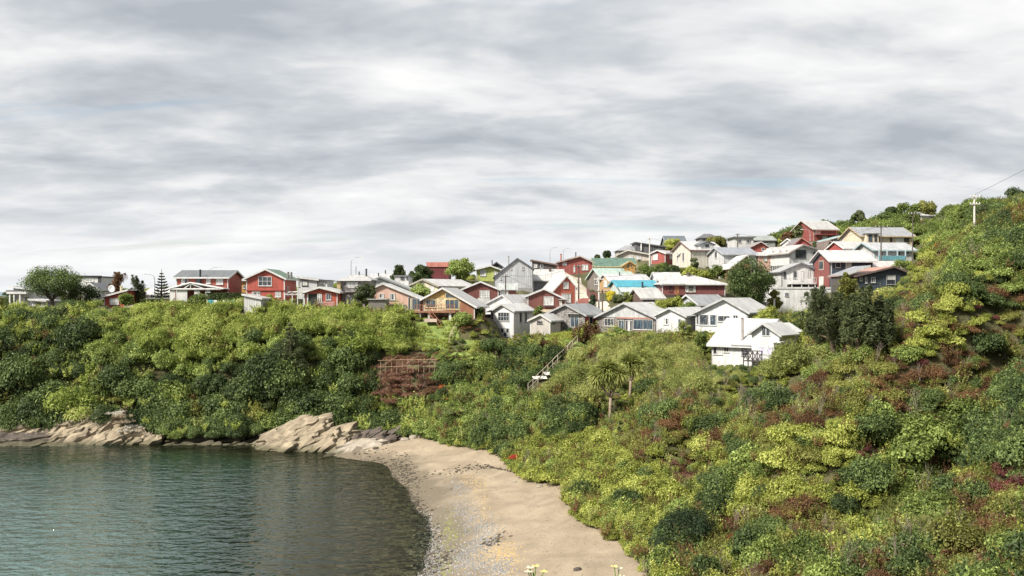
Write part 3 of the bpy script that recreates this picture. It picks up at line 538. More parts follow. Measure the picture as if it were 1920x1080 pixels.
def ex_R13(h, r, fu, fz):
    cm = paint('clap', (.72, .66, .52)); x0, x1 = fu(1313), fu(1338)
    c = (x0+x1)/2; zt, zb = fz(453.5), fz(468)
    part(r, 'dormer_wall', paint('plain', WHITE), lambda b: b.extrude([(x0, -.1, zb), (x1, -.1, zb), (x1, -.1, fz(459)), (c, -.1, zt), (x0, -.1, fz(459))], (0, 3, 0)))
    part(r, 'dormer_roof', roofing(RG, 'Y'), lambda b: (b.extrude([(x0-.4, -.4, fz(460)), (c, -.4, zt+.03), (c, -.4, zt+.18), (x0-.4, -.4, fz(460)+.12)], (0, 3.6, 0)), b.extrude([(c, -.4, zt+.034), (x1+.4, -.4, fz(460)), (x1+.4, -.4, fz(460)+.12), (c, -.4, zt+.184)], (0, 3.6, 0))))
    f = part(r, 'window', paint('plain', WHITE), lambda b: b.box(fu(1321), fu(1329.5), -.16, -.103, fz(464), fz(457.5)))
    part(f, 'pane', glass_mat('g'), lambda b: b.box(fu(1321.7), fu(1328.8), -.18, -.163, fz(463.4), fz(458.2)))
    part(r, 'porch_shade', plain('painted_shade', (.035, .04, .035)), lambda b: b.box(fu(1327), fu(1351), -.03, -.003, -1, fz(473.5)))  # no recess: a near-black sheet stands for the shade of the porch
    for px in (1332, 1341, 1350.5): part(r, 'post', paint('plain', (.08, .06, .06)), lambda b: b.box(fu(px)-.12, fu(px)+.12, -.2, -.04, -1, fz(473)))
    balcony(r, fu(1328), fu(1352), -1.3, fz(491), (.1, .09, .1), 9, .9)
H('house', 'large cream house with white roof, round-shouldered dormer and dark porch', 'house', 1296, 1354, 500, 180, 'gs', 468.5, 454, ('clap', (.72, .66, .52)), (.74, .72, .70), dp=9, yaw=14, trim=(.22, .13, .11), win=[('L', .35, .45, 1.2, 3.0, 1, 1, 'g'), ('L', .65, .75, 1.2, 3.0, 1, 1, 'g')], extra=ex_R13, found=3)
H('house', 'light grey house with blue-grey roof next to the large cream house', 'house', 1358, 1418, 502, 172, 'gs', 476.5, 465, ('clap', (.62, .63, .64)), (.30, .32, .36), dp=9, yaw=8, trim=(.4, .4, .42), win=[('L', .4, .55, 2.0, 3.4, 1, 1, 'g'), ('F', 1376, 478, 1384, 487, 2, 1, 'g'), ('F', 1398, 479, 1408, 487, 3, 1, 'c')], found=3)
H('house', 'dark grey gambrel-roofed house on the hill crest', 'house', 1250, 1286, 468, 236, 'gs', 456, 443, ('clap', (.22, .24, .26)), (.13, .15, .17), dp=8, trim=(.5, .5, .5), win=[('F', 1270, 457.5, 1278, 463, 2, 1, 'c')], found=3)
H('house', 'crest house showing only a dark brown-grey hip roof above the bushes', 'house', 1316, 1347, 456, 244, 'hip', 446, 439, ('clap', (.2, .2, .2)), (.14, .13, .14), dp=8, hipr=.4, trim=(.2, .2, .2), found=3)
H('house', 'white crest house with a flat grey-green roof and long window band', 'house', 1378, 1413, 468, 228, 'flat', 444.5, None, ('clap', WHITE), (.28, .31, .31), dp=8, ov=.5, trim=(.2, .22, .22), win=[('F', 1382, 449, 1390, 456, 3, 1, 'g'), ('F', 1399, 449, 1408, 456, 3, 1, 'g')], found=3)
H('house', 'crest house with a long low grey-green roof beside the leaning shrubs', 'house', 1414, 1453, 468, 232, 'gs', 450, 443, ('clap', (.30, .32, .30)), (.34, .37, .34), dp=8, trim=(.3, .3, .3), win=[('F', 1432, 452, 1440, 457, 2, 1, 'g')], found=3)
H('house', 'small pale-roofed porch house half hidden behind the big dark conifer', 'house', 1362, 1392, 532, 164, 'gs', 504.5, 496, ('clap', (.62, .58, .52)), (.72, .70, .68), dp=6, win=[('F', 1364, 508, 1370, 516, 1, 1, 'g')], found=2.5)
# --- upper right cluster
def ex_T1(h, r, fu, fz):
    hw = h['w']/2
    part(r, 'porch_shade', plain('painted_shade', (.035, .04, .035)), lambda b: b.box(-hw-.03, -hw-.003, 1, 7, fz(508), fz(497)))  # flat dark sheet puts the porch shade onto the side wall
    for i in range(9): part(r, 'baluster', paint('plain', WHITE), lambda b: b.box(-hw-.12, -hw-.04, 1.1+i*.7, 1.2+i*.7, fz(508), fz(497)))
H('house', 'big white two-storey house with pinkish roof edge and dark four-pane gable window', 'house', 1481, 1535, 520, 166, 'gf', 473, 459.5, ('clap', WHITE), (.66, .56, .52), ax=1504, eyr=468.5, dp=11, yaw=14, ov=.6, trim=(.3, .27, .26), fcol=(.12, .12, .12),
  win=[('F', 1491.5, 468.5, 1511, 484, 4, 1, 'g'), ('F', 1524.5, 472, 1531.5, 478.5, 1, 1, 'g'), ('L', .12, .24, 4.6, 5.8, 1, 1, 'c', WHITE), ('L', .32, .44, 4.6, 5.8, 2, 1, 'c', WHITE), ('L', .55, .75, 4.6, 5.8, 2, 1, 'c', WHITE)], extra=ex_T1, found=3.5)
def ex_T2(h, r, fu, fz):
    balcony(r, fu(1478), fu(1525), -1.6, fz(531.5), (.66, .66, .64), 14, 1.0, post=(fu(1480), fu(1498), fu(1511), fu(1523)))
    part(r, 'undercroft_shade', plain('painted_shade', (.035, .04, .035)), lambda b: b.box(fu(1476), fu(1520), -.06, -.003, -1, fz(533.5)))  # shade below the balcony, put in as a dark sheet
    part(r, 'wing_wall', paint('clap', WHITE), lambda b: b.box(fu(1526)+.01, fu(1541), .2, 6, -2, fz(504)))
    part(r, 'wing_roof', roofing((.40, .42, .45), 'X'), lambda b: b.extrude([(fu(1516), -.2, fz(504.5)), (fu(1516), 3.2, fz(492.5, 3.2)), (fu(1516), 3.2, fz(492.5, 3.2)+.1), (fu(1516), -.2, fz(504.5)+.1)], (fu(1541.5)-fu(1516), 0, 0)))
H('house', 'white two-storey house with a railed balcony below the big white house', 'house', 1466, 1526, 541, 155, 'gf', 509, 493.5, ('clap', (.8, .8, .79)), (.42, .43, .45), ax=1502, eyr=503.5, dp=7, ov=.4, trim=(.16, .16, .17), fcol=(.5, .5, .5),
  win=[('F', 1469, 509.5, 1474, 521.5, 2, 1, 'g', (.2, .2, .2)), ('F', 1487.5, 508.5, 1493.5, 522.5, 2, 2, 'g', (.2, .2, .2)), ('F', 1501, 508, 1507, 527, 1, 1, 'dw'), ('F', 1514, 506.5, 1519, 519.5, 2, 1, 'c')], extra=ex_T2, found=2.5)
def ex_T3(h, r, fu, fz):
    hw = h['w']/2; dp = h['dp']
    part(r, 'red_end_wall', paint('clap', (.25, .075, .065)), lambda b: b.extrude([(-hw-.06, y, z) for y, z in ((.7, -1.5), (dp-.7, -1.5), (dp-.7, fz(488)-.35), (dp/2, fz(470, dp/2)-.8), (.7, fz(488)-.35))], (.055, 0, 0)))
    for z0, z1, gk in ((3.2, 4.8, 'g'), (.3, 2.1, 'c')):
        f = part(r, 'window', paint('plain', (.6, .45, .35)), lambda b: b.box(-hw-.12, -hw-.063, dp*.38, dp*.62, z0, z1))
        part(f, 'pane', glass_mat(gk), lambda b: b.box(-hw-.14, -hw-.123, dp*.38+.12, dp*.62-.12, z0+.12, z1-.12))
H('house', 'tall navy house with a bright white roof and red end wall', 'house', 1559, 1636, 541, 148, 'gs', 488, 470.5, ('clap', NAVY), (.78, .765, .75), dp=8, yaw=3, ov=.6, trim=(.55, .53, .52), fcol=(.4, .36, .34), win=[('F', 1566.5, 491.5, 1576, 502, 1, 1, 'g'), ('F', 1585, 491, 1597, 503, 3, 1, 'c')], extra=ex_T3, found=2)
def ex_T4(h, r, fu, fz):
    x0, x1 = fu(1580), fu(1629)
    part(r, 'lean_to_roof', roofing((.30, .31, .34), 'Y'), lambda b: b.extrude([(x0, -.5, fz(517)), (x1, -.5, fz(499)), (x1, -.5, fz(499)+.1), (x0, -.5, fz(517)+.1)], (0, 5, 0)))
    part(r, 'bargeboard', paint('plain', WHITE), lambda b: b.extrude([(x0, -.56, fz(517)-.16), (x1, -.56, fz(499)-.16), (x1, -.56, fz(499)+.16), (x0, -.56, fz(517)+.16)], (0, .05, 0)))
    part(r, 'lean_to_wall', paint('clap', (.1, .09, .09)), lambda b: b.box(fu(1585), fu(1606.5), 1.5, 4.4, -1.6, fz(518)))
    for px in (1586, 1596): 
        f = part(r, 'window', paint('plain', WHITE), lambda b: b.box(fu(px), fu(px+6), 1.43, 1.49, fz(526), fz(519.5)))
        part(f, 'pane', glass_mat('c'), lambda b: b.box(fu(px+.7), fu(px+5.3), 1.40, 1.427, fz(525.3), fz(520.2)))
H('house', 'low navy house with a faded orange roof and white shaded window', 'house', 1606.5, 1705, 545, 138, 'gf', 517, 500.5, ('clap', (.06, .08, .11)), SALMON, ax=1673, eyr=513, dp=8, yaw=8, ov=.6, trim=(.16, .11, .10), fcol=(.72, .70, .66),
  panels=[([(1663, 523), (1677, 523), (1677, 516.5), (1663, 516.5)], 'plain', WHITE)], win=[('F', 1661.5, 515.5, 1679, 533.5, 1, 2, 'gc', (.3, .3, .3)), ('F', 1612, 520.5, 1616.5, 527, 1, 1, 'g'), ('F', 1622, 519.5, 1625.5, 531, 1, 1, 'g'), ('F', 1633, 519.5, 1641, 530, 2, 1, 'b')], extra=ex_T4, found=2)
def ex_T5(h, r, fu, fz):
    part(r, 'bay_wall', paint('plain', (.74, .60, .40)), lambda b: b.box(fu(1619), fu(1642), -1.2, -.01, -1.5, fz(440)))
    part(r, 'bay_roof', roofing(RG, 'X'), lambda b: b.box(fu(1617), fu(1644), -1.6, -.02, fz(440)+.003, fz(438.5)))
    for a, b_ in ((1623, 1630), (1634, 1639)):
        f = part(r, 'window', paint('plain', (.1, .09, .1)), lambda b: b.box(fu(a), fu(b_), -1.27, -1.203, fz(454), fz(441)))
        part(f, 'pane', glass_mat('g' if a > 1630 else 'b'), lambda b: b.box(fu(a+.8), fu(b_-.8), -1.3, -1.273, fz(453), fz(442)))
H('house', 'cream yellow house with a wide grey roof under the hillside', 'house', 1616, 1710, 470, 188, 'gs', 441.5, 427, ('vert', (.76, .62, .40)), (.33, .34, .36), dp=9, yaw=6, ov=.6, trim=(.5, .36, .2), fcol=(.3, .2, .15), win=[('F', 1649, 443, 1653, 456, 1, 1, 'g'), ('F', 1668, 444, 1673, 455, 1, 1, 'g'), ('F', 1680, 443, 1694, 456, 2, 1, 'c', WHITE), ('F', 1695, 444.5, 1705, 455, 2, 1, 'g')], extra=ex_T5, found=3)
def ex_T6(h, r, fu, fz):
    fb = paint('vert', (.13, .34, .40))
    for i in range(18):
        x = fu(1641)+(fu(1690)-fu(1641))*i/18
        part(r, 'balcony_board', fb, lambda b: b.box(x+.015, x+(fu(1690)-fu(1641))/18-.015, -1.5, -1.44, fz(488.5, -1.5), fz(479.5, -1.5)))
    part(r, 'balcony_floor', paint('plain', PALE), lambda b: b.box(fu(1640), fu(1692), -1.42, -.03, fz(488)-.15, fz(488)))
    for px in (1642, 1657, 1676, 1691): part(r, 'post', paint('plain', (.5, .68, .76)), lambda b: b.box(fu(px)-.09, fu(px)+.09, -1.4, -1.24, fz(488)+.004, fz(469.5)))
H('house', 'house with pale grey roof and turquoise board balcony below the cream yellow house', 'house', 1640, 1712, 492, 170, 'gs', 468, 456, ('clap', (.60, .60, .58)), (.52, .54, .57), dp=8, yaw=5, ov=.6, trim=(.3, .43, .47), win=[('F', 1650, 470.5, 1655, 480, 1, 1, 'g'), ('F', 1660, 470.5, 1670, 479, 2, 1, 'c'), ('F', 1681, 470, 1689, 479, 2, 1, 'g'), ('F', 1697, 470, 1704, 478, 2, 1, 'g')], extra=ex_T6, found=3)
def ex_T7(h, r, fu, fz):
    part(r, 'gallery_shade', plain('painted_shade', (.035, .04, .035)), lambda b: b.box(fu(1540), fu(1566), -.04, -.003, fz(439), fz(430.5)))  # dark sheet on the front wall paints the gallery's shade
    balcony(r, fu(1527), fu(1567), -1.2, fz(440), (.36, .07, .06), 12, .9)
H('house', 'highest red two-storey house with a long pale roof on the hillside', 'house', 1526, 1568, 454, 218, 'gs', 429, 414.5, ('clap', (.29, .07, .06)), (.55, .53, .50), dp=10, yaw=12, ov=.6, trim=(.5, .4, .35), win=[('F', 1528, 431, 1538, 439, 3, 1, 'c'), ('F', 1542, 442, 1551, 448, 2, 1, 'c')], extra=ex_T7, found=3)
H('house', 'grey gabled house with turquoise and white roof edge', 'house', 1546, 1609, 462, 202, 'gf', 451, 440.5, ('clap', (.26, .25, .26)), (.22, .45, .45), ax=1586, eyr=447, dp=7, ov=.5, trim=(.70, .74, .74), win=[('F', 1574, 448, 1582, 454, 2, 1, 'c')], found=3)
H('house', 'small red-ended house with white roof in the upper cluster', 'house', 1583, 1634, 475, 183, 'gs', 465.5, 454, ('clap', (.40, .075, .07)), (.72, .70, .67), dp=6, yaw=14, ov=.4, win=[('F', 1592, 467, 1599, 472, 2, 1, 'g')], found=3)
H('house', 'brown gabled house with small windows between the red roofs', 'house', 1551, 1579, 476, 190, 'gf', 462, 451.5, ('clap', (.24, .17, .14)), (.24, .19, .17), ax=1553, dp=7, ov=.4, trim=(.35, .28, .24), win=[('F', 1556, 464, 1562, 471, 2, 1, 'c'), ('F', 1566, 464, 1572, 471, 2, 1, 'c')], found=3)
H('house', 'white gabled house with white roof and a red gabled wing', 'house', 1466, 1487, 468, 198, 'gf', 456, 448, ('clap', WHITE), (.72, .66, .64), dp=7, yaw=-30, ov=.3, found=3)
H('house', 'red gable-ended house standing above the big white house', 'house', 1489, 1519, 472, 192, 'gf', 458, 446, ('clap', (.42, .08, .07)), (.20, .18, .18), ax=1502, dp=7, ov=.4, trim=(.5, .2, .16), found=3)
H('house', 'red cottage with low gable and dark shaded eaves near the crest', 'house', 1405, 1442, 474, 204, 'gf', 464, 453.5, ('clap', (.38, .09, .07)), (.30, .27, .27), ax=1426, dp=7, ov=.5, trim=(.5, .44, .42), win=[('F', 1428, 465, 1434, 470, 1, 1, 'g')], found=3)
H('house', 'salmon walled house with white gable edge behind the big dark conifer', 'house', 1422, 1447, 502, 172, 'gs', 478, 474, ('plain', (.70, .36, .28)), (.72, .7, .68), dp=6, found=3, win=[('F', 1432, 482, 1438, 490, 1, 1, 'c')])
H('house', 'orange fronted house with a steep white gable beside the dark conifer', 'house', 1371, 1409, 520, 158, 'gf', 500, 478.5, ('clap', (.55, .24, .12)), (.75, .73, .70), ax=1400, dp=7, ov=.5, found=3)
H('house', 'plain white flat-roofed box house with one tiny window behind the pines', 'house', 1455, 1562, 586, 144, 'flat', 540, None, ('plain', (.80, .80, .79)), (.7, .7, .69), dp=7, ov=.06, trim=(.74, .74, .73), fcol=(.3, .3, .33), win=[('F', 1471.5, 549, 1478, 555.5, 2, 2, 'g')], found=2)
H('house', 'low outbuilding with a pale pink roof behind the navy house', 'shed', 1640, 1690, 512, 152, 'gs', 501, 490.5, ('clap', (.5, .45, .42)), (.74, .64, .61), dp=6, found=2)
H('house', 'lone white-roofed house just below the wind-shaped hilltop trees', 'house', 1728, 1750, 412, 244, 'gs', 403, 393, ('clap', WHITE), (.75, .75, .74), dp=7, yaw=10, found=4)
# --- front right row
def ex_F1(h, r, fu, fz):
    part(r, 'veranda_beam', paint('plain', (.40, .20, .16)), lambda b: b.box(fu(1157), fu(1228), -.16, -.033, fz(597.6), fz(594.8)))
    part(r, 'garden_wall', paint('shingle', (.26, .19, .15)), lambda b: b.box(fu(1186), fu(1228), -.5, -.2, -1.4, .35))
H('house', 'wide low house with a pale corrugated gable above a dark glazed veranda', 'house', 1119, 1228, 624, 127, 'gf', 594.5, 568.5, ('shingle', (.24, .22, .21)), (.76, .755, .74), ax=1172, dp=9, yaw=-34, ov=.5, trim=(.40, .41, .42), fcol=(.55, .52, .48),
  panels=[([(1119, 594.8), (1228, 594.8), (1172.2, 568.8)], 'vert', (.50, .515, .53))],
  win=[('F', 1133, 597.5, 1151.5, 612, 3, 1, 'g'), ('F', 1160, 600, 1171, 622, 2, 1, 'dg'), ('F', 1173, 600, 1186, 620, 3, 1, 'gc'), ('F', 1187.5, 598.5, 1224, 617.5, 2, 1, 'b')], extra=ex_F1)
H('house', 'small white house with a pale green patch in its gable', 'house', 1231, 1284, 624, 121, 'gf', 591, 578, ('clap', (.76, .775, .77)), (.77, .765, .75), ax=1257, dp=9, yaw=-36, ov=.4, trim=(.5, .52, .52), fcol=(.6, .6, .6),
  win=[('F', 1244, 596.5, 1253, 608.5, 2, 1, 'cg'), ('F', 1272, 598, 1276, 612, 1, 1, 'g', (.2, .25, .25))])
H('house', 'dark roofed outbuilding behind the wide white gabled house', 'house', 1311, 1362, 586, 134, 'gs', 570, 553.5, ('clap', PALE), (.28, .29, .30), dp=7, yaw=16, trim=(.7, .7, .7))
def ex_F3(h, r, fu, fz):
    part(r, 'gutter', paint('plain', (.2, .2, .2)), lambda b: b.box(fu(1401), fu(1402.5), -.1, -.03, -1, fz(581)))
H('house', 'white gabled house with a band of large dark windows under its eaves', 'house', 1304, 1400, 622, 118, 'gf', 586.5, 560, ('clap', (.74, .76, .77)), (.78, .775, .76), ax=1359, eyr=583.5, dp=9.5, yaw=-34, ov=.5, trim=(.42, .43, .44), fcol=(.62, .62, .62),
  win=[('F', 1304.8, 589.5, 1310, 609.5, 1, 1, 'g'), ('F', 1311, 590, 1328.5, 610.5, 1, 1, 'g'), ('F', 1331, 590, 1343, 610.5, 1, 1, 'b'), ('F', 1346, 591.5, 1369, 603, 2, 1, 'g'), ('F', 1374, 590, 1384, 602, 2, 1, 'g')], flue=[(1420, 562, 573, 6.0, (.1, .1, .1), .14)], extra=ex_F3)
def ex_F4(h, r, fu, fz):
    wm = paint('clap', (.80, .80, .785)); y0 = -1.3
    a, c, e = fu(1418), fu(1440.6), fu(1471)
    # cross wing with gable facing the bay
    ze, za = fz(623, y0), fz(606, y0)
    part(r, 'wing_wall', wm, lambda b: b.extrude([(a, y0, -1.8), (e-.3, y0, -1.8), (e-.3, y0, ze), (c, y0, za), (a, y0, ze)], (0, 7.0, 0)))
    part(r, 'wing_roof', roofing((.78, .775, .76), 'Y'), lambda b: (b.extrude([(a-.45, y0-.45, ze-.3), (c, y0-.45, za+.02), (c, y0-.45, za+.14), (a-.45, y0-.45, ze-.18)], (0, 5.2, 0)), b.extrude([(c, y0-.45, za+.024), (e+.15, y0-.45, ze-.3), (e+.15, y0-.45, ze-.18), (c, y0-.45, za+.144)], (0, 5.2, 0))))
    for (xa_, za_, xb_, zb_) in ((a-.45, ze-.3, c, za+.02), (c, za+.02, e+.15, ze-.3)):
        part(r, 'bargeboard', paint('plain', (.45, .45, .45)), lambda b: b.extrude([(xa_, y0-.5, za_-.1), (xb_, y0-.5, zb_-.1), (xb_, y0-.5, zb_+.14), (xa_, y0-.5, za_+.14)], (0, .04, 0)))
    def win(a_, b_, y1, y2, n, pk, fcol):
        f = part(r, 'window', paint('plain', fcol), lambda b: [b.box(fu(a_)+(fu(b_)-fu(a_))*k/n-.04, fu(a_)+(fu(b_)-fu(a_))*k/n+.04, y0-.07, y0-.004, fz(y2, y0), fz(y1, y0)) for k in range(n+1)] and b.box(fu(a_)-.04, fu(b_)+.04, y0-.075, y0-.004, fz(y2, y0)-.08, fz(y2, y0)-.003).box(fu(a_)-.04, fu(b_)+.04, y0-.075, y0-.004, fz(y1, y0)+.003, fz(y1, y0)+.08))
        for k in range(n):
            part(f, 'pane', glass_mat(pk), lambda b: b.box(fu(a_)+(fu(b_)-fu(a_))*k/n+.045, fu(a_)+(fu(b_)-fu(a_))*(k+1)/n-.045, y0-.03, y0-.004, fz(y2, y0), fz(y1, y0)))
    win(1436.5, 1451, 611.5, 627, 2, 'g', WHITE); win(1432, 1454, 649.5, 661, 3, 'l', WHITE)
    # dark lattice balcony
    dk = plain('dark_timber', (.05, .04, .045)); zb = fz(676, y0-1.2)
    mb = MB(); x0, x1 = fu(1411), fu(1445)
    mb.box(x0, x1, y0-1.25, y0-1.15, zb+1.15, zb+1.25).box(x0, x1, y0-1.25, y0-1.15, zb, zb+.1)
    n = 4
    for i in range(n+1):
        x = x0+(x1-x0-.1)*i/n; mb.box(x, x+.1, y0-1.24, y0-1.16, zb-1.6, zb+1.16)
    for i in range(n):
        xa_, xb_ = x0+(x1-x0)*i/n, x0+(x1-x0)*(i+1)/n
        mb.bar((xa_, y0-1.2, zb+.1), (xb_, y0-1.2, zb+1.15), .07); mb.bar((xb_, y0-1.2, zb+.1), (xa_, y0-1.2, zb+1.15), .07)
    mb.build('railing', dk, r)
    part(r, 'balcony_floor', dk, lambda b: b.box(x0, x1, y0-1.14, y0-.03, zb-.02, zb+.08))
    part(r, 'gutter', paint('plain', (.35, .35, .35)), lambda b: b.box(fu(1375), fu(1420), -.62, -.5, fz(645.6)-.1, fz(645.6)+.02))
    part(r, 'porch_roof', paint('plain', WHITE), lambda b: b.box(fu(1456), fu(1478), y0-1.3, y0-.02, fz(639, y0), fz(637, y0)))
    part(r, 'roof_patch', plain('rusty_sheet', (.35, .12, .06)), lambda b: b.poly([(fu(1384), .12, 0), (fu(1391), .12, 0), (fu(1391), .7, 0), (fu(1384), .7, 0)], [(0, 1, 2, 3)]))
H('house', 'white house closest to the slope with huge white roof, tall flue and cross gable', 'house', 1335, 1419, 686, 103, 'gs', 644.5, 598.5, ('clap', (.80, .80, .785)), (.80, .795, .78), dp=9.5, yaw=-40, ov=.5, trim=(.55, .55, .55), fcol=(.62, .6, .56),
  win=[('F', 1336.5, 646.5, 1344.5, 666, 1, 1, 'g'), ('F', 1345.5, 646.5, 1354.5, 666, 2, 1, 'c'), ('F', 1357, 646.5, 1367, 661, 2, 1, 'g'), ('F', 1390.5, 648, 1403, 666, 2, 3, 'g', (.25, .25, .25))],
  flue=[(1387.5, 597, 637, .6, (.33, .30, .28), .17)], extra=ex_F4, found=1.2)
# ------------------------------------------------------------------ terrain
def vnoise(x, y, seed=0):
    xi = np.floor(x).astype(np.int64); yi = np.floor(y).astype(np.int64); xf = x-xi; yf = y-yi
    def hsh(a, b):
        n = (a*374761393 + b*668265263 + seed*1442695041) & 0xffffffff
        n = ((n ^ (n >> 13))*1274126177) & 0xffffffff
        return ((n ^ (n >> 16)) & 0xffff)/65535.0
    u = xf*xf*(3-2*xf); v = yf*yf*(3-2*yf)
    return (hsh(xi, yi)*(1-u)+hsh(xi+1, yi)*u)*(1-v) + (hsh(xi, yi+1)*(1-u)+hsh(xi+1, yi+1)*u)*v
def fbm(x, y, oct=4, seed=0):
    t = 0; a = .5; s = 0
    for i in range(oct):
        t = t + a*vnoise(x*2**i, y*2**i, seed+i); s += a; a *= .5
    return t/s
CP = []
def cp(px, py, d, h=0.0): p = P(px, py, d); CP.append((p.x, p.y, p.z-h))
for t in [(-60,60,-5),(-30,60,-4),(-17,60,-2),(-60,90,-4),(-35,92,-2.5),(-110,95,-5),(-22,40,-4),(-22,15,-4),(-60,20,-6),(-110,20,-7),(-19,85,-1.7),(-48,101,-1.6),(-150,60,-7),(-160,110,-5),(-34,98,-2.2),(-29,95,-2.2),(-41,101,-2.0),(-25,97,-1.6),(-54,104,-1.6),
          (-62.8,108.9,0),(-44,107.6,0),(-36,107,.1),(-28.4,102.8,0),(-20.5,100.5,0),(-15,96,0),(-12,88,0),(-9.6,81.5,0),(-6.9,71.8,0),(-5.8,61.5,0),(-6.3,52,0),(-6.5,40,0),(-6,28,0),(-80,110,0),(-110,113,0),(-150,118,0),
          (-11,101.5,1.5),(-1,89,1.5),(4.3,75,1.6),(7.2,62,1.7),(7.9,53,1.8),(7.5,42,2),(5,30,2.6),(-4.5,75,.55),(0,60,.9),(2,70,1.15),(-7.5,91,.75),(0,48,.9),(-3,60,.4),(-11,96,.6),(-16,100.5,.8),
          (0,0,16.2),(0,-12,17),(5,3,16.1),(-5,2,15.6),(0,10,12.2),(0,20,6.5),(-8,14,5),(-7,5,13),(8,16,9.5),(12,28,6.0),(15,20,10),(25,20,14),(38,38,22),(30,8,18),(-10,25,.5),(60,20,26),
          (58,60,29),(62,42,27),(75,80,34),(95,110,38),(120,100,42),(150,150,44),(150,60,40),
          (-120,220,13),(-80,235,13.5),(-150,150,13),(-100,150,14.3),(-160,200,11),(-160,300,8),(-60,300,12),(50,320,24),(0,300,17),(120,320,36),(160,250,40)]: CP.append(t)
for t in [(1300,1000,57,1),(1500,1000,49,1),(1700,1000,43,1),(1920,1000,38,1),(1300,1080,50,.8),(1600,1080,42,.8),(1920,1080,34,.8),
          (1200,900,67,1.2),(1400,900,60,1.2),(1600,900,53,1.2),(1800,900,47,1.2),(1950,900,43,1.2),(1020,850,85,1),(1150,800,82,1.2),(1300,800,73,1.2),(1500,800,64,1.2),(1700,800,56,1.3),(1920,800,49,1.3),
          (1145,796,85,.2),(1250,730,88,1.2),(1400,720,83,1.2),(1550,720,76,1.2),(1700,700,66,1.4),(1920,700,56,1.4),(1550,668,92,1),(1650,640,82,1.4),(1800,600,69,1.4),(1920,600,61,1.4),
          (1640,575,106,1),(1650,562,124,1.2),(1690,560,128,1.5),(1620,560,128,1.0),(1700,545,112,1.5),(1720,525,98,1.5),(1800,490,90,1.5),(1920,480,75,1.5),(1735,440,120,3.2),(1830,420,108,3.8),(1920,390,92,5.4),(1980,378,85,5.4),(1880,406,100,5.0),
          (900,800,100,1),(850,760,106,1),(900,700,114,.8),(1000,720,107,1),(1000,665,119,.8),(1080,640,121,.4),(950,760,101,1),(1100,745,95,1),(1200,690,103,1.5),(1250,650,111,1.5),(830,650,122,.2),(800,610,126,.1),(860,610,126,.1),(1330,690,101,.3),(1480,680,97,.6),
          (1600,425,232,2),(1700,405,235,2),(1790,400,190,2),(1500,440,240,2),(1300,462,244,1),(1150,485,225,1),(1000,508,205,.5),(850,530,195,.5),(1680,415,215,1.5),(1720,470,150,1.5)]: cp(*t)
for px in (-80, 20, 120, 220, 320, 420, 520, 620, 700):
    o = 6*math.sin(px*.021)
    cp(px, 815, 110.5, 2.0); cp(px, 745, 113.5+o*.2, 2.4); cp(px, 690, 116+o*.2, 2.2); cp(px, 640, 119.5, 1.8); cp(px, 604, 123, 1.2); cp(px, 586, 127, 1.0)
cp(765, 770, 109, 2.0); cp(770, 700, 114, 1.0); cp(765, 690, 115, .3); cp(780, 640, 121, 1.5)
for h in HOUSES: CP.append((h['base'].x, h['base'].y, h['base'].z-.15))
CP = np.array(CP)
def tps_fit(C, lam):
    n = len(C); xy = C[:, :2]/100.0
    r2 = ((xy[:, None]-xy[None])**2).sum(-1); Km = np.where(r2 > 0, r2*np.log(r2+1e-12), 0)*.5 + lam*np.eye(n)
    Pm = np.hstack([np.ones((n, 1)), xy]); A = np.zeros((n+3, n+3)); A[:n, :n] = Km; A[:n, n:] = Pm; A[n:, :n] = Pm.T
    return xy, np.linalg.solve(A, np.concatenate([C[:, 2], np.zeros(3)]))
txy, tw = tps_fit(CP, 3e-4)
def tps(x, y):
    x = np.asarray(x, float).ravel()/100; y = np.asarray(y, float).ravel()/100; out = np.empty(len(x))
    for i in range(0, len(x), 20000):
        a = x[i:i+20000]; b = y[i:i+20000]; r2 = (a[:, None]-txy[None, :, 0])**2 + (b[:, None]-txy[None, :, 1])**2
        out[i:i+20000] = (.5*r2*np.log(r2+1e-12)) @ tw[:-3] + tw[-3] + tw[-2]*a + tw[-1]*b
    return out
GX = np.concatenate([np.arange(-190, -90, 2.5), np.arange(-90, 75, .7), np.arange(75, 190.1, 2.0)])
GY = np.concatenate([np.arange(-14, 30, 1.2), np.arange(30, 150, .7), np.arange(150, 340, 2.2)])
MX, MY = np.meshgrid(GX, GY); MZ = tps(MX, MY).reshape(MX.shape)
_land = np.clip((MZ-1.8)/3.0, 0, 1)
MZ = MZ + _land*((fbm(MX*.16, MY*.16, 4, 3)-.5)*2.2) + (fbm(MX*.7, MY*.7, 3, 9)-.5)*.12
# gullies and ribs running up the big hillside
_u = (MX*.83 + MY*.55); _p = (-MX*.55 + MY*.83)
_rib = (fbm(_p*.105 + 3.0, _u*.022, 3, 31)-.5)*2.0
_wr = np.clip((MZ-4)/5, 0, 1)*np.clip((MX-8)/14, 0, 1)*np.clip((118-MY)/14, 0, 1)
for _hx, _hy in ((27, 104), (36, 92)): _wr = _wr*np.clip((np.hypot(MX-_hx, MY-_hy)-8)/8, 0, 1)
_wr = _wr*np.clip((34-MZ)/12, .15, 1)
MZ = MZ + _wr*_rib*4.6
MZ = MZ + np.clip((MZ-3)/4, 0, 1)*np.clip((-14-MX)/6, 0, 1)*np.clip((127-MY)/6, 0, 1)*(fbm(MX*.13, MY*.13, 3, 41)-.5)*4.0
_bil = np.abs(fbm(MX*.17+9, MY*.17, 3, 51)-.5)*2
MZ = MZ + np.clip((MZ-2.2)/3, 0, 1)*np.clip((124-MY)/6, 0, 1)*np.clip(_wr+np.clip((8-np.abs(MX-4))/8, 0, 1)*.5+.25, 0, 1)*(.35-_bil)*3.2
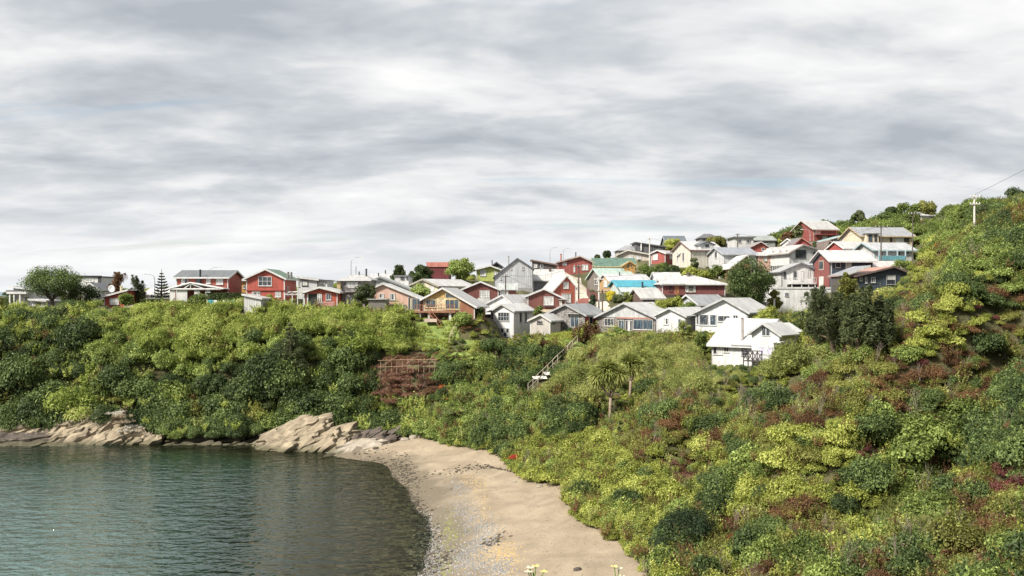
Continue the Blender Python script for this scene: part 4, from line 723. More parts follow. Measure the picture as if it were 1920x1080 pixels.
# the plateau stays below the eye line at its seaward end; keep the sheet inside sane limits
MZ = np.clip(MZ, -9, 60)
# level pads under the houses
def pad(cx, cy, th, x0, x1, y0, y1, z, soft=3.0):
    global MZ
    c, s = math.cos(th), math.sin(th); lx = (MX-cx)*c + (MY-cy)*s; ly = -(MX-cx)*s + (MY-cy)*c
    dx = np.maximum(np.maximum(x0-lx, lx-x1), 0); dy = np.maximum(np.maximum(y0-ly, ly-y1), 0)
    t = np.clip(1-np.hypot(dx, dy)/soft, 0, 1); w = t*t*(3-2*t); MZ = MZ*(1-w) + z*w
for h in sorted(HOUSES, key=lambda q: -q['d']):
    b = h['base']; pad(b.x, b.y, h['yaw'], -h['w']/2-.6, h['w']/2+.6, -1.2, h['dp'], b.z-.12, 3.5)
def zat(x, y):
    x = np.asarray(x, float); y = np.asarray(y, float)
    i = np.clip(np.searchsorted(GX, x)-1, 0, len(GX)-2); j = np.clip(np.searchsorted(GY, y)-1, 0, len(GY)-2)
    u = np.clip((x-GX[i])/(GX[i+1]-GX[i]), 0, 1); v = np.clip((y-GY[j])/(GY[j+1]-GY[j]), 0, 1)
    return (MZ[j, i]*(1-u)+MZ[j, i+1]*u)*(1-v) + (MZ[j+1, i]*(1-u)+MZ[j+1, i+1]*u)*v
def hit(px, py, d0=25.0, d1=320.0):
    ds = np.arange(d0, d1, .25); x = (px-960)/F*ds; z = CH-(py-HY)/F*ds; g = zat(x, ds); k = np.nonzero(z <= g)[0]
    d = ds[k[0]] if len(k) else d1
    return Vector(((px-960)/F*d, d, float(zat((px-960)/F*d, d))))
def ground(px, d):
    x = (px-960)/F*d; return Vector((x, d, float(zat(x, d))))
# the two clear ribs of the hillside and the gullies beside them
def carve(pix, amp, wid, d0=30):
    global MZ
    L_ = [hit(px, py, d0) for px, py in pix]; best = np.full(MX.shape, 1e9)
    for a, b in zip(L_[:-1], L_[1:]):
        vx, vy = b.x-a.x, b.y-a.y; t = np.clip(((MX-a.x)*vx+(MY-a.y)*vy)/(vx*vx+vy*vy), 0, 1); best = np.minimum(best, np.hypot(MX-a.x-t*vx, MY-a.y-t*vy))
    MZ = MZ + amp*np.exp(-(best/wid)**2)*np.clip((MZ-2)/2, 0, 1)
carve([(1560, 850), (1660, 730), (1760, 630), (1830, 530)], 2.6, 3.4)
carve([(1640, 940), (1740, 840), (1850, 720), (1915, 620)], -3.6, 3.6)
carve([(1080, 815), (1150, 765), (1225, 700)], -2.0, 3.4, 60)
carve([(1220, 890), (1300, 775)], 1.6, 3.0, 50)
# pixel-measured areas that are kept open (lawn, paths, beach) as polygons on the ground
def inpoly(px, py, poly):
    px = np.asarray(px); r = np.zeros(px.shape, bool); n = len(poly)
    for i in range(n):
        x0, y0 = poly[i]; x1, y1 = poly[(i+1) % n]
        c = ((y0 > py) != (y1 > py)) & (px < (x1-x0)*(py-y0)/((y1-y0) or 1e-9) + x0); r ^= c
    return r
def groundpoly(pts, d0=25): return [tuple(hit(px, py, d0)[:2]) for px, py in pts]
LAWNS = [groundpoly([(776, 606), (858, 603), (862, 622), (845, 648), (800, 660), (768, 640)], 100), groundpoly([(1030, 628), (1082, 622), (1090, 640), (1045, 658), (1022, 645)], 100),
         groundpoly([(872, 640), (908, 640), (905, 668), (880, 672)], 100)]
SX = 2.0
# beach edge: shrubs start beyond this line (x as a function of distance)
_ey = np.array([20, 30, 42, 53, 58, 62, 66, 70, 75, 80, 85, 89, 93, 97, 101.5, 104]); _ex = np.array([4.0, 5.5, 8.0, 8.0, 7.6, 6.0, 4.6, 4.3, 4.6, 1.6, .4, -1.0, -2.5, -5.4, -10.2, -13.4])
def beach_mask(x, y): return (y > 24) & (y < 104.5) & (x < np.interp(y, _ey, _ex) + (fbm(np.asarray(x)*.5, np.asarray(y)*.5, 3, 21)-.5)*1.6) & (x > np.where(np.asarray(y) > 94, -21, -60))
def mesh_from_grid(name, mask):
    jj, ii = np.nonzero(mask); n = len(GX); q = np.stack([jj*n+ii, jj*n+ii+1, (jj+1)*n+ii+1, (jj+1)*n+ii], 1)
    used, inv = np.unique(q, return_inverse=True); q = inv.reshape(q.shape)
    V = np.stack([MX.ravel()[used], MY.ravel()[used], MZ.ravel()[used]], 1)
    me = bpy.data.meshes.new(name); me.vertices.add(len(V)); me.vertices.foreach_set('co', V.ravel())
    me.loops.add(q.size); me.loops.foreach_set('vertex_index', q.ravel()); me.polygons.add(len(q))
    me.polygons.foreach_set('loop_start', np.arange(0, q.size, 4)); me.polygons.foreach_set('loop_total', np.full(len(q), 4))
    me.polygons.foreach_set('use_smooth', np.ones(len(q), bool)); me.update(); me.validate()
    return me
FX = (MX[:-1, :-1]+MX[1:, 1:])/2; FY = (MY[:-1, :-1]+MY[1:, 1:])/2; FZ = (MZ[:-1, :-1]+MZ[1:, 1:])/2
lawnF = np.zeros(FX.shape, bool)
for pl in LAWNS: lawnF |= inpoly(FX, FY, pl)
beachF = beach_mask(FX, FY) & ~lawnF
# hillside soil
def soil_mat():
    m, nt, N, K, b = nodes('hillside_soil'); geo = N('ShaderNodeNewGeometry').outputs['Position']
    a = noise_node(nt, geo, .5, 6, .65); c = noise_node(nt, geo, 4.0, 4, .7)
    c1 = mixc(nt, maprange(nt, a, .35, .65, 0, 1), (.05, .055, .02), (.105, .10, .04))
    c1 = mixc(nt, maprange(nt, c, .45, .75, 0, .7), c1, (.11, .08, .045))
    sp = N('ShaderNodeSeparateXYZ'); K(geo, sp.inputs[0])
    rock = noise_node(nt, scaled(nt, geo, (1, 1, 3)), 1.2, 6, .7)
    rk = mixc(nt, rock, (.07, .055, .04), (.24, .20, .15))
    dirt = mixc(nt, rock, (.20, .16, .105), (.36, .28, .19))
    rk = mixc(nt, maprange(nt, sp.outputs[0], -20, -12, 0, 1), rk, dirt)
    c1 = mixc(nt, maprange(nt, sp.outputs[2], 2.0, 2.9, 1, 0), c1, rk)
    K(c1, b.inputs['Base Color']); b.inputs['Roughness'].default_value = .95; bump(nt, c, .8, .3, b); return m
def sand_mat():
    m, nt, N, K, b = nodes('beach_sand'); geo = N('ShaderNodeNewGeometry').outputs['Position']
    sp = N('ShaderNodeSeparateXYZ'); K(geo, sp.inputs[0])
    big = noise_node(nt, geo, .35, 5, .6, .6); fine = noise_node(nt, geo, 3.2, 6, .75); grit = noise_node(nt, geo, 22.0, 3, .7)
    dry = mixc(nt, maprange(nt, big, .35, .68, 0, 1), (.23, .185, .132), (.345, .28, .20))
    dry = mixc(nt, maprange(nt, fine, .52, .72, 0, .75), dry, (.21, .16, .105))
    dry = mixc(nt, maprange(nt, grit, .55, .8, 0, .5), dry, (.16, .13, .1))
    # wave-sorted bands of debris run along the beach at equal height
    h = N('ShaderNodeMath'); h.operation = 'MULTIPLY_ADD'; K(big, h.inputs[0]); h.inputs[1].default_value = .8; K(sp.outputs[2], h.inputs[2])
    wet = maprange(nt, h.outputs[0], .72, 1.1, 1, 0)
    base = mixc(nt, wet, dry, (.17, .138, .098))
    weed = noise_node(nt, geo, 1.1, 6, .75, .8)
    wk = N('ShaderNodeMath'); wk.operation = 'MULTIPLY'; K(maprange(nt, weed, .54, .66, 0, 1), wk.inputs[0]); K(maprange(nt, h.outputs[0], .45, .75, 1, 0), wk.inputs[1])
    base = mixc(nt, wk.outputs[0], base, (.07, .062, .035))
    K(base, b.inputs['Base Color']); K(maprange(nt, wet, 0, 1, .95, .38), b.inputs['Roughness']); b.inputs['Specular IOR Level'].default_value = .3
    bump(nt, fine, .5, .12, b); return m
def lawn_mat():
    m, nt, N, K, b = nodes('lawn_grass'); geo = N('ShaderNodeNewGeometry').outputs['Position']
    a = noise_node(nt, geo, .9, 6, .7); c = noise_node(nt, geo, 6.0, 4, .7)
    c1 = mixc(nt, maprange(nt, a, .35, .68, 0, 1), (.12, .17, .035), (.23, .28, .07)); c1 = mixc(nt, maprange(nt, c, .5, .75, 0, .6), c1, (.07, .11, .025))
    K(c1, b.inputs['Base Color']); b.inputs['Roughness'].default_value = .9; bump(nt, c, .8, .15, b); return m
tag(link('hillside', mesh_from_grid('hillside', ~beachF & ~lawnF), soil_mat()), kind='structure')
tag(link('beach', mesh_from_grid('beach', beachF), sand_mat()), kind='structure')
tag(link('lawn', mesh_from_grid('lawn', lawnF), lawn_mat()), kind='structure')
# ------------------------------------------------------------------ sea
def build_sea():
    gx = np.concatenate([[-14000, -6000, -2500, -1000, -500, -300], np.arange(-220, -60, 8.0), np.arange(-60, 12, .8), [20, 60, 300, 1000, 4000, 14000]])
    gy = np.concatenate([[-400, -100, -20], np.arange(0, 40, 4.0), np.arange(40, 114, .8), np.arange(114, 200, 10), [240, 300, 400, 700, 1200, 2500, 6000, 16000]])
    X, Y = np.meshgrid(gx, gy); Z = np.zeros_like(X)
    inside = (X > GX[0]) & (X < GX[-1]) & (Y > GY[0]) & (Y < GY[-1])
    dep = np.where(inside, -zat(X, Y), 9.0)
    n = len(gx); jj, ii = np.mgrid[0:len(gy)-1, 0:n-1]; q = np.stack([jj*n+ii, jj*n+ii+1, (jj+1)*n+ii+1, (jj+1)*n+ii], -1).reshape(-1, 4)
    me = bpy.data.meshes.new('sea'); me.from_pydata(np.stack([X.ravel(), Y.ravel(), Z.ravel()], 1).tolist(), [], q.tolist())
    at = me.attributes.new('depth', 'FLOAT', 'POINT'); at.data.foreach_set('value', dep.ravel().astype(np.float32))
    m, nt, N, K, b = nodes('sea_water'); geo = N('ShaderNodeNewGeometry').outputs['Position']
    ad = N('ShaderNodeAttribute'); ad.attribute_name = 'depth'
    patch = noise_node(nt, geo, .07, 3, .5)
    deep = mixc(nt, maprange(nt, patch, .4, .62, 0, 1), (.005, .020, .015), (.008, .028, .023))
    c1 = mixc(nt, maprange(nt, ad.outputs['Fac'], .3, 2.6, 0, 1), (.014, .019, .006), deep)
    c1 = mixc(nt, maprange(nt, ad.outputs['Fac'], 2.4, 5.0, 0, 1), c1, mixc(nt, maprange(nt, patch, .38, .64, 0, 1), (.066, .125, .116), (.10, .168, .158)))
    K(c1, b.inputs['Base Color']); b.inputs['Roughness'].default_value = .07; b.inputs['IOR'].default_value = 2.0
    # wind ripples: two crossing trains, calmer in the lee of the cliff
    w1 = noise_node(nt, scaled(nt, geo, (.55, 1.0, 1)), .8, 2, .5, .4); w2 = noise_node(nt, scaled(nt, geo, (.7, 1.0, 1)), 2.0, 2, .5, .4)
    ad2 = N('ShaderNodeMath'); ad2.operation = 'MULTIPLY_ADD'; K(w2, ad2.inputs[0]); ad2.inputs[1].default_value = .45; K(w1, ad2.inputs[2])
    sp = N('ShaderNodeSeparateXYZ'); K(geo, sp.inputs[0])
    lee = N('ShaderNodeMath'); lee.operation = 'MULTIPLY_ADD'; K(patch, lee.inputs[0]); lee.inputs[1].default_value = 22.0; K(sp.outputs[1], lee.inputs[2])
    bp = N('ShaderNodeBump'); K(ad2.outputs[0], bp.inputs['Height']); bp.inputs['Distance'].default_value = .62
    K(maprange(nt, lee.outputs[0], 84, 112, 1.0, .25), bp.inputs['Strength']); K(bp.outputs[0], b.inputs['Normal'])
    tr = N('ShaderNodeBsdfTransparent'); tr.inputs[0].default_value = (.74, .82, .68, 1); mx = N('ShaderNodeMixShader')
    fr = N('ShaderNodeFresnel'); fr.inputs[0].default_value = 1.5; K(bp.outputs[0], fr.inputs['Normal'])
    op = N('ShaderNodeMath'); op.operation = 'MAXIMUM'; K(maprange(nt, ad.outputs['Fac'], 0.0, 2.0, .05, 1), op.inputs[0]); K(fr.outputs[0], op.inputs[1])
    K(op.outputs[0], mx.inputs[0]); K(tr.outputs[0], mx.inputs[1]); K(b.outputs[0], mx.inputs[2]); K(mx.outputs[0], nt.nodes['Material Output'].inputs[0])
    tag(link('sea', me, m), kind='structure')
build_sea()
def far_island():
    mb = MB(); xs = np.linspace(-5200, -2400, 60); n = len(xs)
    for x in xs:
        hgt = 42*math.sin(math.pi*(x+5200)/2800)**.6*(0.6+.5*float(fbm(np.array([x*.004]), np.array([.5]), 4)[0]))
        mb.v += [(x, 5400, -2), (x, 5600, max(.5, hgt)), (x, 6100, -2)]
    for i in range(n-1): mb.f += [(3*i, 3*i+3, 3*i+4, 3*i+1), (3*i+1, 3*i+4, 3*i+5, 3*i+2)]
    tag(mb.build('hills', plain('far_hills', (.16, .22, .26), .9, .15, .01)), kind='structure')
far_island()
# ------------------------------------------------------------------ the houses
for h in HOUSES: build_house(h)
# ------------------------------------------------------------------ foliage
def leaf_mat(name, dark, mid, light, trans=.36):
    m, nt, N, K, b = nodes(name)
    oi = N('ShaderNodeObjectInfo').outputs['Random']; geo = N('ShaderNodeNewGeometry').outputs['Position']
    at = N('ShaderNodeAttribute'); at.attribute_name = 'v'
    big = noise_node(nt, geo, .18, 3, .6)
    def m_(op, a, b_):
        n = N('ShaderNodeMath'); n.operation = op
        for i, q in enumerate((a, b_)):
            if isinstance(q, (int, float)): n.inputs[i].default_value = q
            else: K(q, n.inputs[i])
        return n.outputs[0]
    f = m_('ADD', m_('MULTIPLY', oi, .34), m_('ADD', m_('MULTIPLY', at.outputs['Fac'], .40), m_('MULTIPLY', big, .30)))
    rp = N('ShaderNodeValToRGB'); K(f, rp.inputs[0]); cr = rp.color_ramp
    cr.elements[0].position = .22; cr.elements[0].color = tuple(dark)+(1,); cr.elements[1].position = .82; cr.elements[1].color = tuple(light)+(1,)
    e = cr.elements.new(.52); e.color = tuple(mid)+(1,)
    K(rp.outputs[0], b.inputs['Base Color']); b.inputs['Roughness'].default_value = .55; b.inputs['Specular IOR Level'].default_value = .25
    tr = N('ShaderNodeBsdfTranslucent'); K(rp.outputs[0], tr.inputs[0]); mx = N('ShaderNodeMixShader'); mx.inputs[0].default_value = trans
    K(b.outputs[0], mx.inputs[1]); K(tr.outputs[0], mx.inputs[2]); K(mx.outputs[0], nt.nodes['Material Output'].inputs[0])
    return m
LM = dict(
    lime=leaf_mat('lime_leaves', (0.116, 0.136, 0.024), (0.324, 0.365, 0.069), (0.575, 0.590, 0.172)),
    ever=leaf_mat('evergreen_leaves', (0.033, 0.054, 0.019), (0.090, 0.131, 0.041), (0.225, 0.300, 0.094)),
    olive=leaf_mat('olive_leaves', (0.085, 0.090, 0.022), (0.205, 0.211, 0.049), (0.421, 0.422, 0.123)),
    brown=leaf_mat('browned_leaves', (0.074, 0.042, 0.022), (0.173, 0.091, 0.046), (0.326, 0.191, 0.085)),
    feather=leaf_mat('pale_feathery_leaves', (0.131, 0.153, 0.040), (0.341, 0.378, 0.107), (0.600, 0.600, 0.246)),
    quila=leaf_mat('bamboo_thicket_leaves', (0.117, 0.157, 0.028), (0.363, 0.447, 0.092), (0.600, 0.600, 0.225)),
    rust=leaf_mat('rust_leaves', (0.256, 0.058, 0.026), (0.435, 0.115, 0.038), (0.538, 0.243, 0.064)),
    maroon=leaf_mat('maroon_leaves', (0.102, 0.032, 0.033), (0.192, 0.064, 0.058), (0.282, 0.128, 0.090)),
    grass=leaf_mat('tussock_blades', (0.128, 0.160, 0.038), (0.230, 0.256, 0.077), (0.384, 0.371, 0.154)),
    dry=leaf_mat('dry_brush', (.14, .065, .045), (.26, .135, .095), (.40, .25, .18)),
    gorse=leaf_mat('yellow_blossom', (0.256, 0.243, 0.026), (0.589, 0.461, 0.038), (0.620, 0.614, 0.077)),
    blue=leaf_mat('blue_green_needles', (0.023, 0.041, 0.018), (0.049, 0.077, 0.033), (0.109, 0.154, 0.064)),
    pine=leaf_mat('pine_needles', (0.034, 0.048, 0.023), (0.086, 0.109, 0.044), (0.204, 0.228, 0.096)),
    mid=leaf_mat('fresh_green_leaves', (0.059, 0.085, 0.021), (0.181, 0.244, 0.057), (0.437, 0.526, 0.155)),
    pampas=leaf_mat('pale_plumes', (0.448, 0.358, 0.256), (0.620, 0.538, 0.410), (0.620, 0.620, 0.589)),
    red=leaf_mat('red_blossom', (0.384, 0.026, 0.026), (0.576, 0.038, 0.038), (0.620, 0.102, 0.064)),
)
BARK = plain('bark', (.115, .085, .062), .9, .45, 3.0); PALEBARK = plain('pale_bark', (.26, .20, .15), .9, .35, 3.0)
def leaves_mesh(name, pos, nrm, size, aspect=.5, seed=0, fold=.22, tdir=None, v=None):
    """pos, nrm: (n,3); size: (n,): folded diamond leaves"""
    g = np.random.default_rng(seed); n = len(pos)
    nrm = nrm/np.maximum(1e-6, np.linalg.norm(nrm, axis=1))[:, None]
    r = g.normal(size=(n, 3)) if tdir is None else tdir
    t = r - (r*nrm).sum(1)[:, None]*nrm; t /= np.maximum(1e-6, np.linalg.norm(t, axis=1))[:, None]
    b = np.cross(nrm, t); s = size[:, None]
    V = np.empty((n, 4, 3)); V[:, 0] = pos - t*s*.5; V[:, 2] = pos + t*s*.5
    V[:, 1] = pos + b*s*aspect*.5 + nrm*s*fold*.5 - t*s*.08; V[:, 3] = pos - b*s*aspect*.5 + nrm*s*fold*.5 - t*s*.08
    base = np.arange(n)[:, None]*4; tri = np.concatenate([base+np.array([[0, 1, 2]]), base+np.array([[0, 2, 3]])], 1).reshape(-1, 3)
    me = bpy.data.meshes.new(name); me.vertices.add(4*n); me.vertices.foreach_set('co', V.astype(np.float32).ravel())
    me.loops.add(tri.size); me.loops.foreach_set('vertex_index', tri.ravel().astype(np.int32)); me.polygons.add(len(tri))
    me.polygons.foreach_set('loop_start', np.arange(0, tri.size, 3, dtype=np.int32)); me.polygons.foreach_set('loop_total', np.full(len(tri), 3, np.int32))
    me.update()
    a = me.attributes.new('v', 'FLOAT', 'POINT'); val = (g.random(n)**1.5 + (g.random(n) < .10)*.45) if v is None else v
    a.data.foreach_set('value', np.repeat(val, 4).astype(np.float32)); return me
def blades_mesh(name, p0, p1, p2, wid, seed=0):
    g = np.random.default_rng(seed); n = len(p0); side = np.cross(p2-p0, np.array([0, 0, 1.0])+.3*g.normal(size=(n, 3)))
    side /= np.maximum(1e-6, np.linalg.norm(side, axis=1))[:, None]; w = wid[:, None]*.5
    V = np.stack([p0-side*w*.6, p0+side*w*.6, p1+side*w, p2, p1-side*w], 1)
    base = np.arange(n)[:, None]*5; tri = np.concatenate([base+np.array([[0, 1, 2]]), base+np.array([[0, 2, 4]]), base+np.array([[4, 2, 3]])], 1).reshape(-1, 3)
    me = bpy.data.meshes.new(name); me.vertices.add(5*n); me.vertices.foreach_set('co', V.astype(np.float32).ravel())
    me.loops.add(tri.size); me.loops.foreach_set('vertex_index', tri.ravel().astype(np.int32)); me.polygons.add(len(tri))
    me.polygons.foreach_set('loop_start', np.arange(0, tri.size, 3, dtype=np.int32)); me.polygons.foreach_set('loop_total', np.full(len(tri), 3, np.int32)); me.update()
    a = me.attributes.new('v', 'FLOAT', 'POINT'); a.data.foreach_set('value', np.repeat(g.random(n), 5).astype(np.float32)); return me
def bush_mesh(name, n, leaf, seed, lobes=7, spread=.62, flat=.8, aspect=.5, upb=.25, twig=.16):
    g = np.random.default_rng(seed); P_, N_ = [], []; per = n//lobes
    for k in range(lobes):
        a = 2*math.pi*(k+g.random()*.6)/lobes; q = spread*(.35+.65*g.random()) if k else 0
        c = np.array([q*math.cos(a), q*math.sin(a), (.25+.45*g.random())*flat]) if k else np.array([0, 0, .55*flat])
        rad = np.array([1, 1, flat])*(.34+.26*g.random() if k else .55)
        d = g.normal(size=(per, 3)); d[:, 2] = np.abs(d[:, 2])*1.0 - .25*g.random(per); d /= np.linalg.norm(d, axis=1)[:, None]
        # clumps: leaves gather around a few shoot tips on every lobe
        tips = g.normal(size=(9, 3)); tips[:, 2] = np.abs(tips[:, 2]); tips /= np.linalg.norm(tips, axis=1)[:, None]
        near = tips[g.integers(0, 9, per)]; mix = .45*g.random(per)[:, None]; d = d*(1-mix) + near*mix; d /= np.linalg.norm(d, axis=1)[:, None]
        r = 1 - np.abs(g.normal(size=per))*.16 + (g.random(per) < .2)*g.random(per)*twig*2.4
        P_.append(c + d*rad*r[:, None]); N_.append(d + np.array([0, 0, upb]) + .55*g.normal(size=(per, 3)))
    for k in range(lobes*7):                       # leafy shoots standing out of the dome
        a = g.random()*6.28; q = spread*1.15*math.sqrt(g.random()); b0 = np.array([q*math.cos(a), q*math.sin(a), (.85-.5*(q/spread)**2*.8)*flat]); d0 = np.array([.5*math.cos(a)*q+.25*g.normal(), .5*math.sin(a)*q+.25*g.normal(), 1.0]); d0 /= np.linalg.norm(d0)
        ln = .18+.30*g.random(); m = max(6, n//(lobes*24)); t = g.random(m)
        P_.append(b0 + d0*(t*ln)[:, None] + g.normal(size=(m, 3))*.035); N_.append(g.normal(size=(m, 3)) + np.array([0, 0, upb+.4]))
    P_ = np.concatenate(P_); N_ = np.concatenate(N_)
    P_[:, 2] = np.maximum(P_[:, 2], -.25 + .2*g.random(len(P_)))
    return leaves_mesh(name, P_, N_, leaf*(.6+.8*g.random(len(P_))), aspect, seed+1)
def tuss_mesh(name, n, seed, length=.75, wid=.05, spread=.55, arch=.55, clumps=9, up=.8):
    g = np.random.default_rng(seed); k = g.integers(0, clumps, n)
    cc = np.stack([spread*g.normal(size=clumps)*.6, spread*g.normal(size=clumps)*.6, .12*g.random(clumps)], 1); hs = .65+.6*g.random(clumps)
    a = g.random(n)*2*math.pi; o = np.stack([np.cos(a), np.sin(a), np.zeros(n)], 1); L = length*hs[k]*(.6+.6*g.random(n))
    p0 = cc[k] + o*.10*g.random(n)[:, None]; lean = (.15+.85*g.random(n))[:, None]
    p1 = p0 + o*lean*(L*.30)[:, None] + np.array([0, 0, 1])*(L*up*.75)[:, None]
    p2 = p1 + o*lean*(L*.42)[:, None] + np.array([0, 0, 1])*(L*(.42-arch*lean[:, 0]))[:, None]
    return blades_mesh(name, p0, p1, p2, wid*(.6+.8*g.random(n)), seed)
PROTO = {
    'lime': [bush_mesh('lime_bush', 3400, 0.112, 11, 8), bush_mesh('lime_bush', 3000, 0.122, 12, 6, flat=.7)],
    'ever': [bush_mesh('evergreen_bush', 4000, 0.101, 21, 9, .6, .95), bush_mesh('evergreen_bush', 4400, 0.108, 22, 11, .66, .85)],
    'olive': [bush_mesh('olive_bush', 3400, 0.094, 31, 8, .65, .75), bush_mesh('olive_bush', 3000, 0.108, 32, 7, .6, .65, upb=.3), bush_mesh('olive_bush', 3000, 0.086, 33, 9, .7, .6)],
    'brown': [bush_mesh('browned_bush', 3000, 0.079, 41, 8, .68, .7, .38, .15, .2), bush_mesh('browned_bush', 3000, 0.086, 42, 9, .7, .6, .38, .15, .2)],
    'maroon': [bush_mesh('maroon_bush', 2600, 0.086, 43, 7, .6, .8)],
    'feather': [bush_mesh('feathery_bush', 5600, 0.101, 51, 7, .5, 1.0, .2, .7, .25), bush_mesh('feathery_bush', 5200, 0.108, 52, 9, .6, .9, .22, .8, .25)],
    'quila': [bush_mesh('bamboo_bush', 4400, 0.144, 61, 9, .68, .75, .22, .6, .28), bush_mesh('bamboo_bush', 4000, 0.158, 62, 8, .64, .9, .2, .6, .28)],
    'rust': [bush_mesh('rust_bush', 1800, 0.101, 71, 5, .5, .7)],
    'grass': [tuss_mesh('tussock', 900, 81, .6, .04, .7, .5, 14), tuss_mesh('tussock', 900, 82, .7, .035, .7, .45, 12)],
    'dry': [tuss_mesh('dry_brush', 700, 91, .6, .03, .7, .8, 10, .5)],
    'gorse': [bush_mesh('gorse_bush', 2800, 0.086, 95, 7)],
    'mid': [bush_mesh('green_bush', 3800, 0.108, 97, 9, .62, .9), bush_mesh('green_bush', 3600, 0.122, 98, 8, .62, .8)],
    'blue': [bush_mesh('needle_bush', 6800, 0.072, 99, 8, .45, 1.05, .3, .5, .1)],
}
LABELS = {
    'lime': ('lime_shrub', 'sunlit lime green leafy shrub among the hillside scrub'), 'ever': ('evergreen_shrub', 'dense dark evergreen shrub with rounded crown on the coastal slope'),
    'olive': ('olive_shrub', 'dull olive green scrub bush on the hillside above the sand'), 'brown': ('browned_shrub', 'brown-leaved withered scrub bush on the hillside'),
    'maroon': ('maroon_shrub', 'deep maroon leaved bush among the green scrub'), 'feather': ('feathery_shrub', 'pale feathery yellow-green shrub on the slope below the white houses'),
    'quila': ('bamboo_shrub', 'bright yellow-green bamboo thicket clump along the headland top'), 'rust': ('rust_shrub', 'small rust red bush in the scrub'),
    'grass': ('grass_tussock', 'arching grass tussock between the scrub bushes'), 'dry': ('dry_brush', 'tangle of dry brown brushwood on the slope'),
    'gorse': ('gorse_bush', 'yellow flowering bush at the headland edge'), 'mid': ('green_shrub', 'fresh mid-green leafy shrub on the coastal slope'), 'blue': ('needle_shrub', 'rounded blue-green needle-leaved bush beside the sand'),
}
SHORT = dict(lime='lime green leafy shrub', ever='dark evergreen shrub', olive='olive green scrub bush', brown='brown withered bush', maroon='deep maroon bush', feather='pale feathery shrub', quila='yellow-green bamboo clump', rust='rust red bush', grass='arching grass tussock', dry='dry brushwood tangle', gorse='yellow flowering bush', mid='fresh green shrub', blue='blue-green needle bush')
for s, l in PROTO.items():
    for me in l: me.materials.append(LM[s])
def bush(s, loc, sc, rz=None, k=None, label=None, name=None, group=None, zs=1.0):
    nm, lb = LABELS[s]; me = PROTO[s][(k if k is not None else random.randrange(len(PROTO[s]))) % len(PROTO[s])]
    o = bpy.data.objects.new(name or nm, me); col.objects.link(o); o.location = loc; o.scale = (sc, sc, sc*zs); o.rotation_euler = (0, 0, random.random()*6.28 if rz is None else rz)
    tag(o, label or lb, 'grass' if s == 'grass' else 'shrub', group or (lb if not label else None)); return o
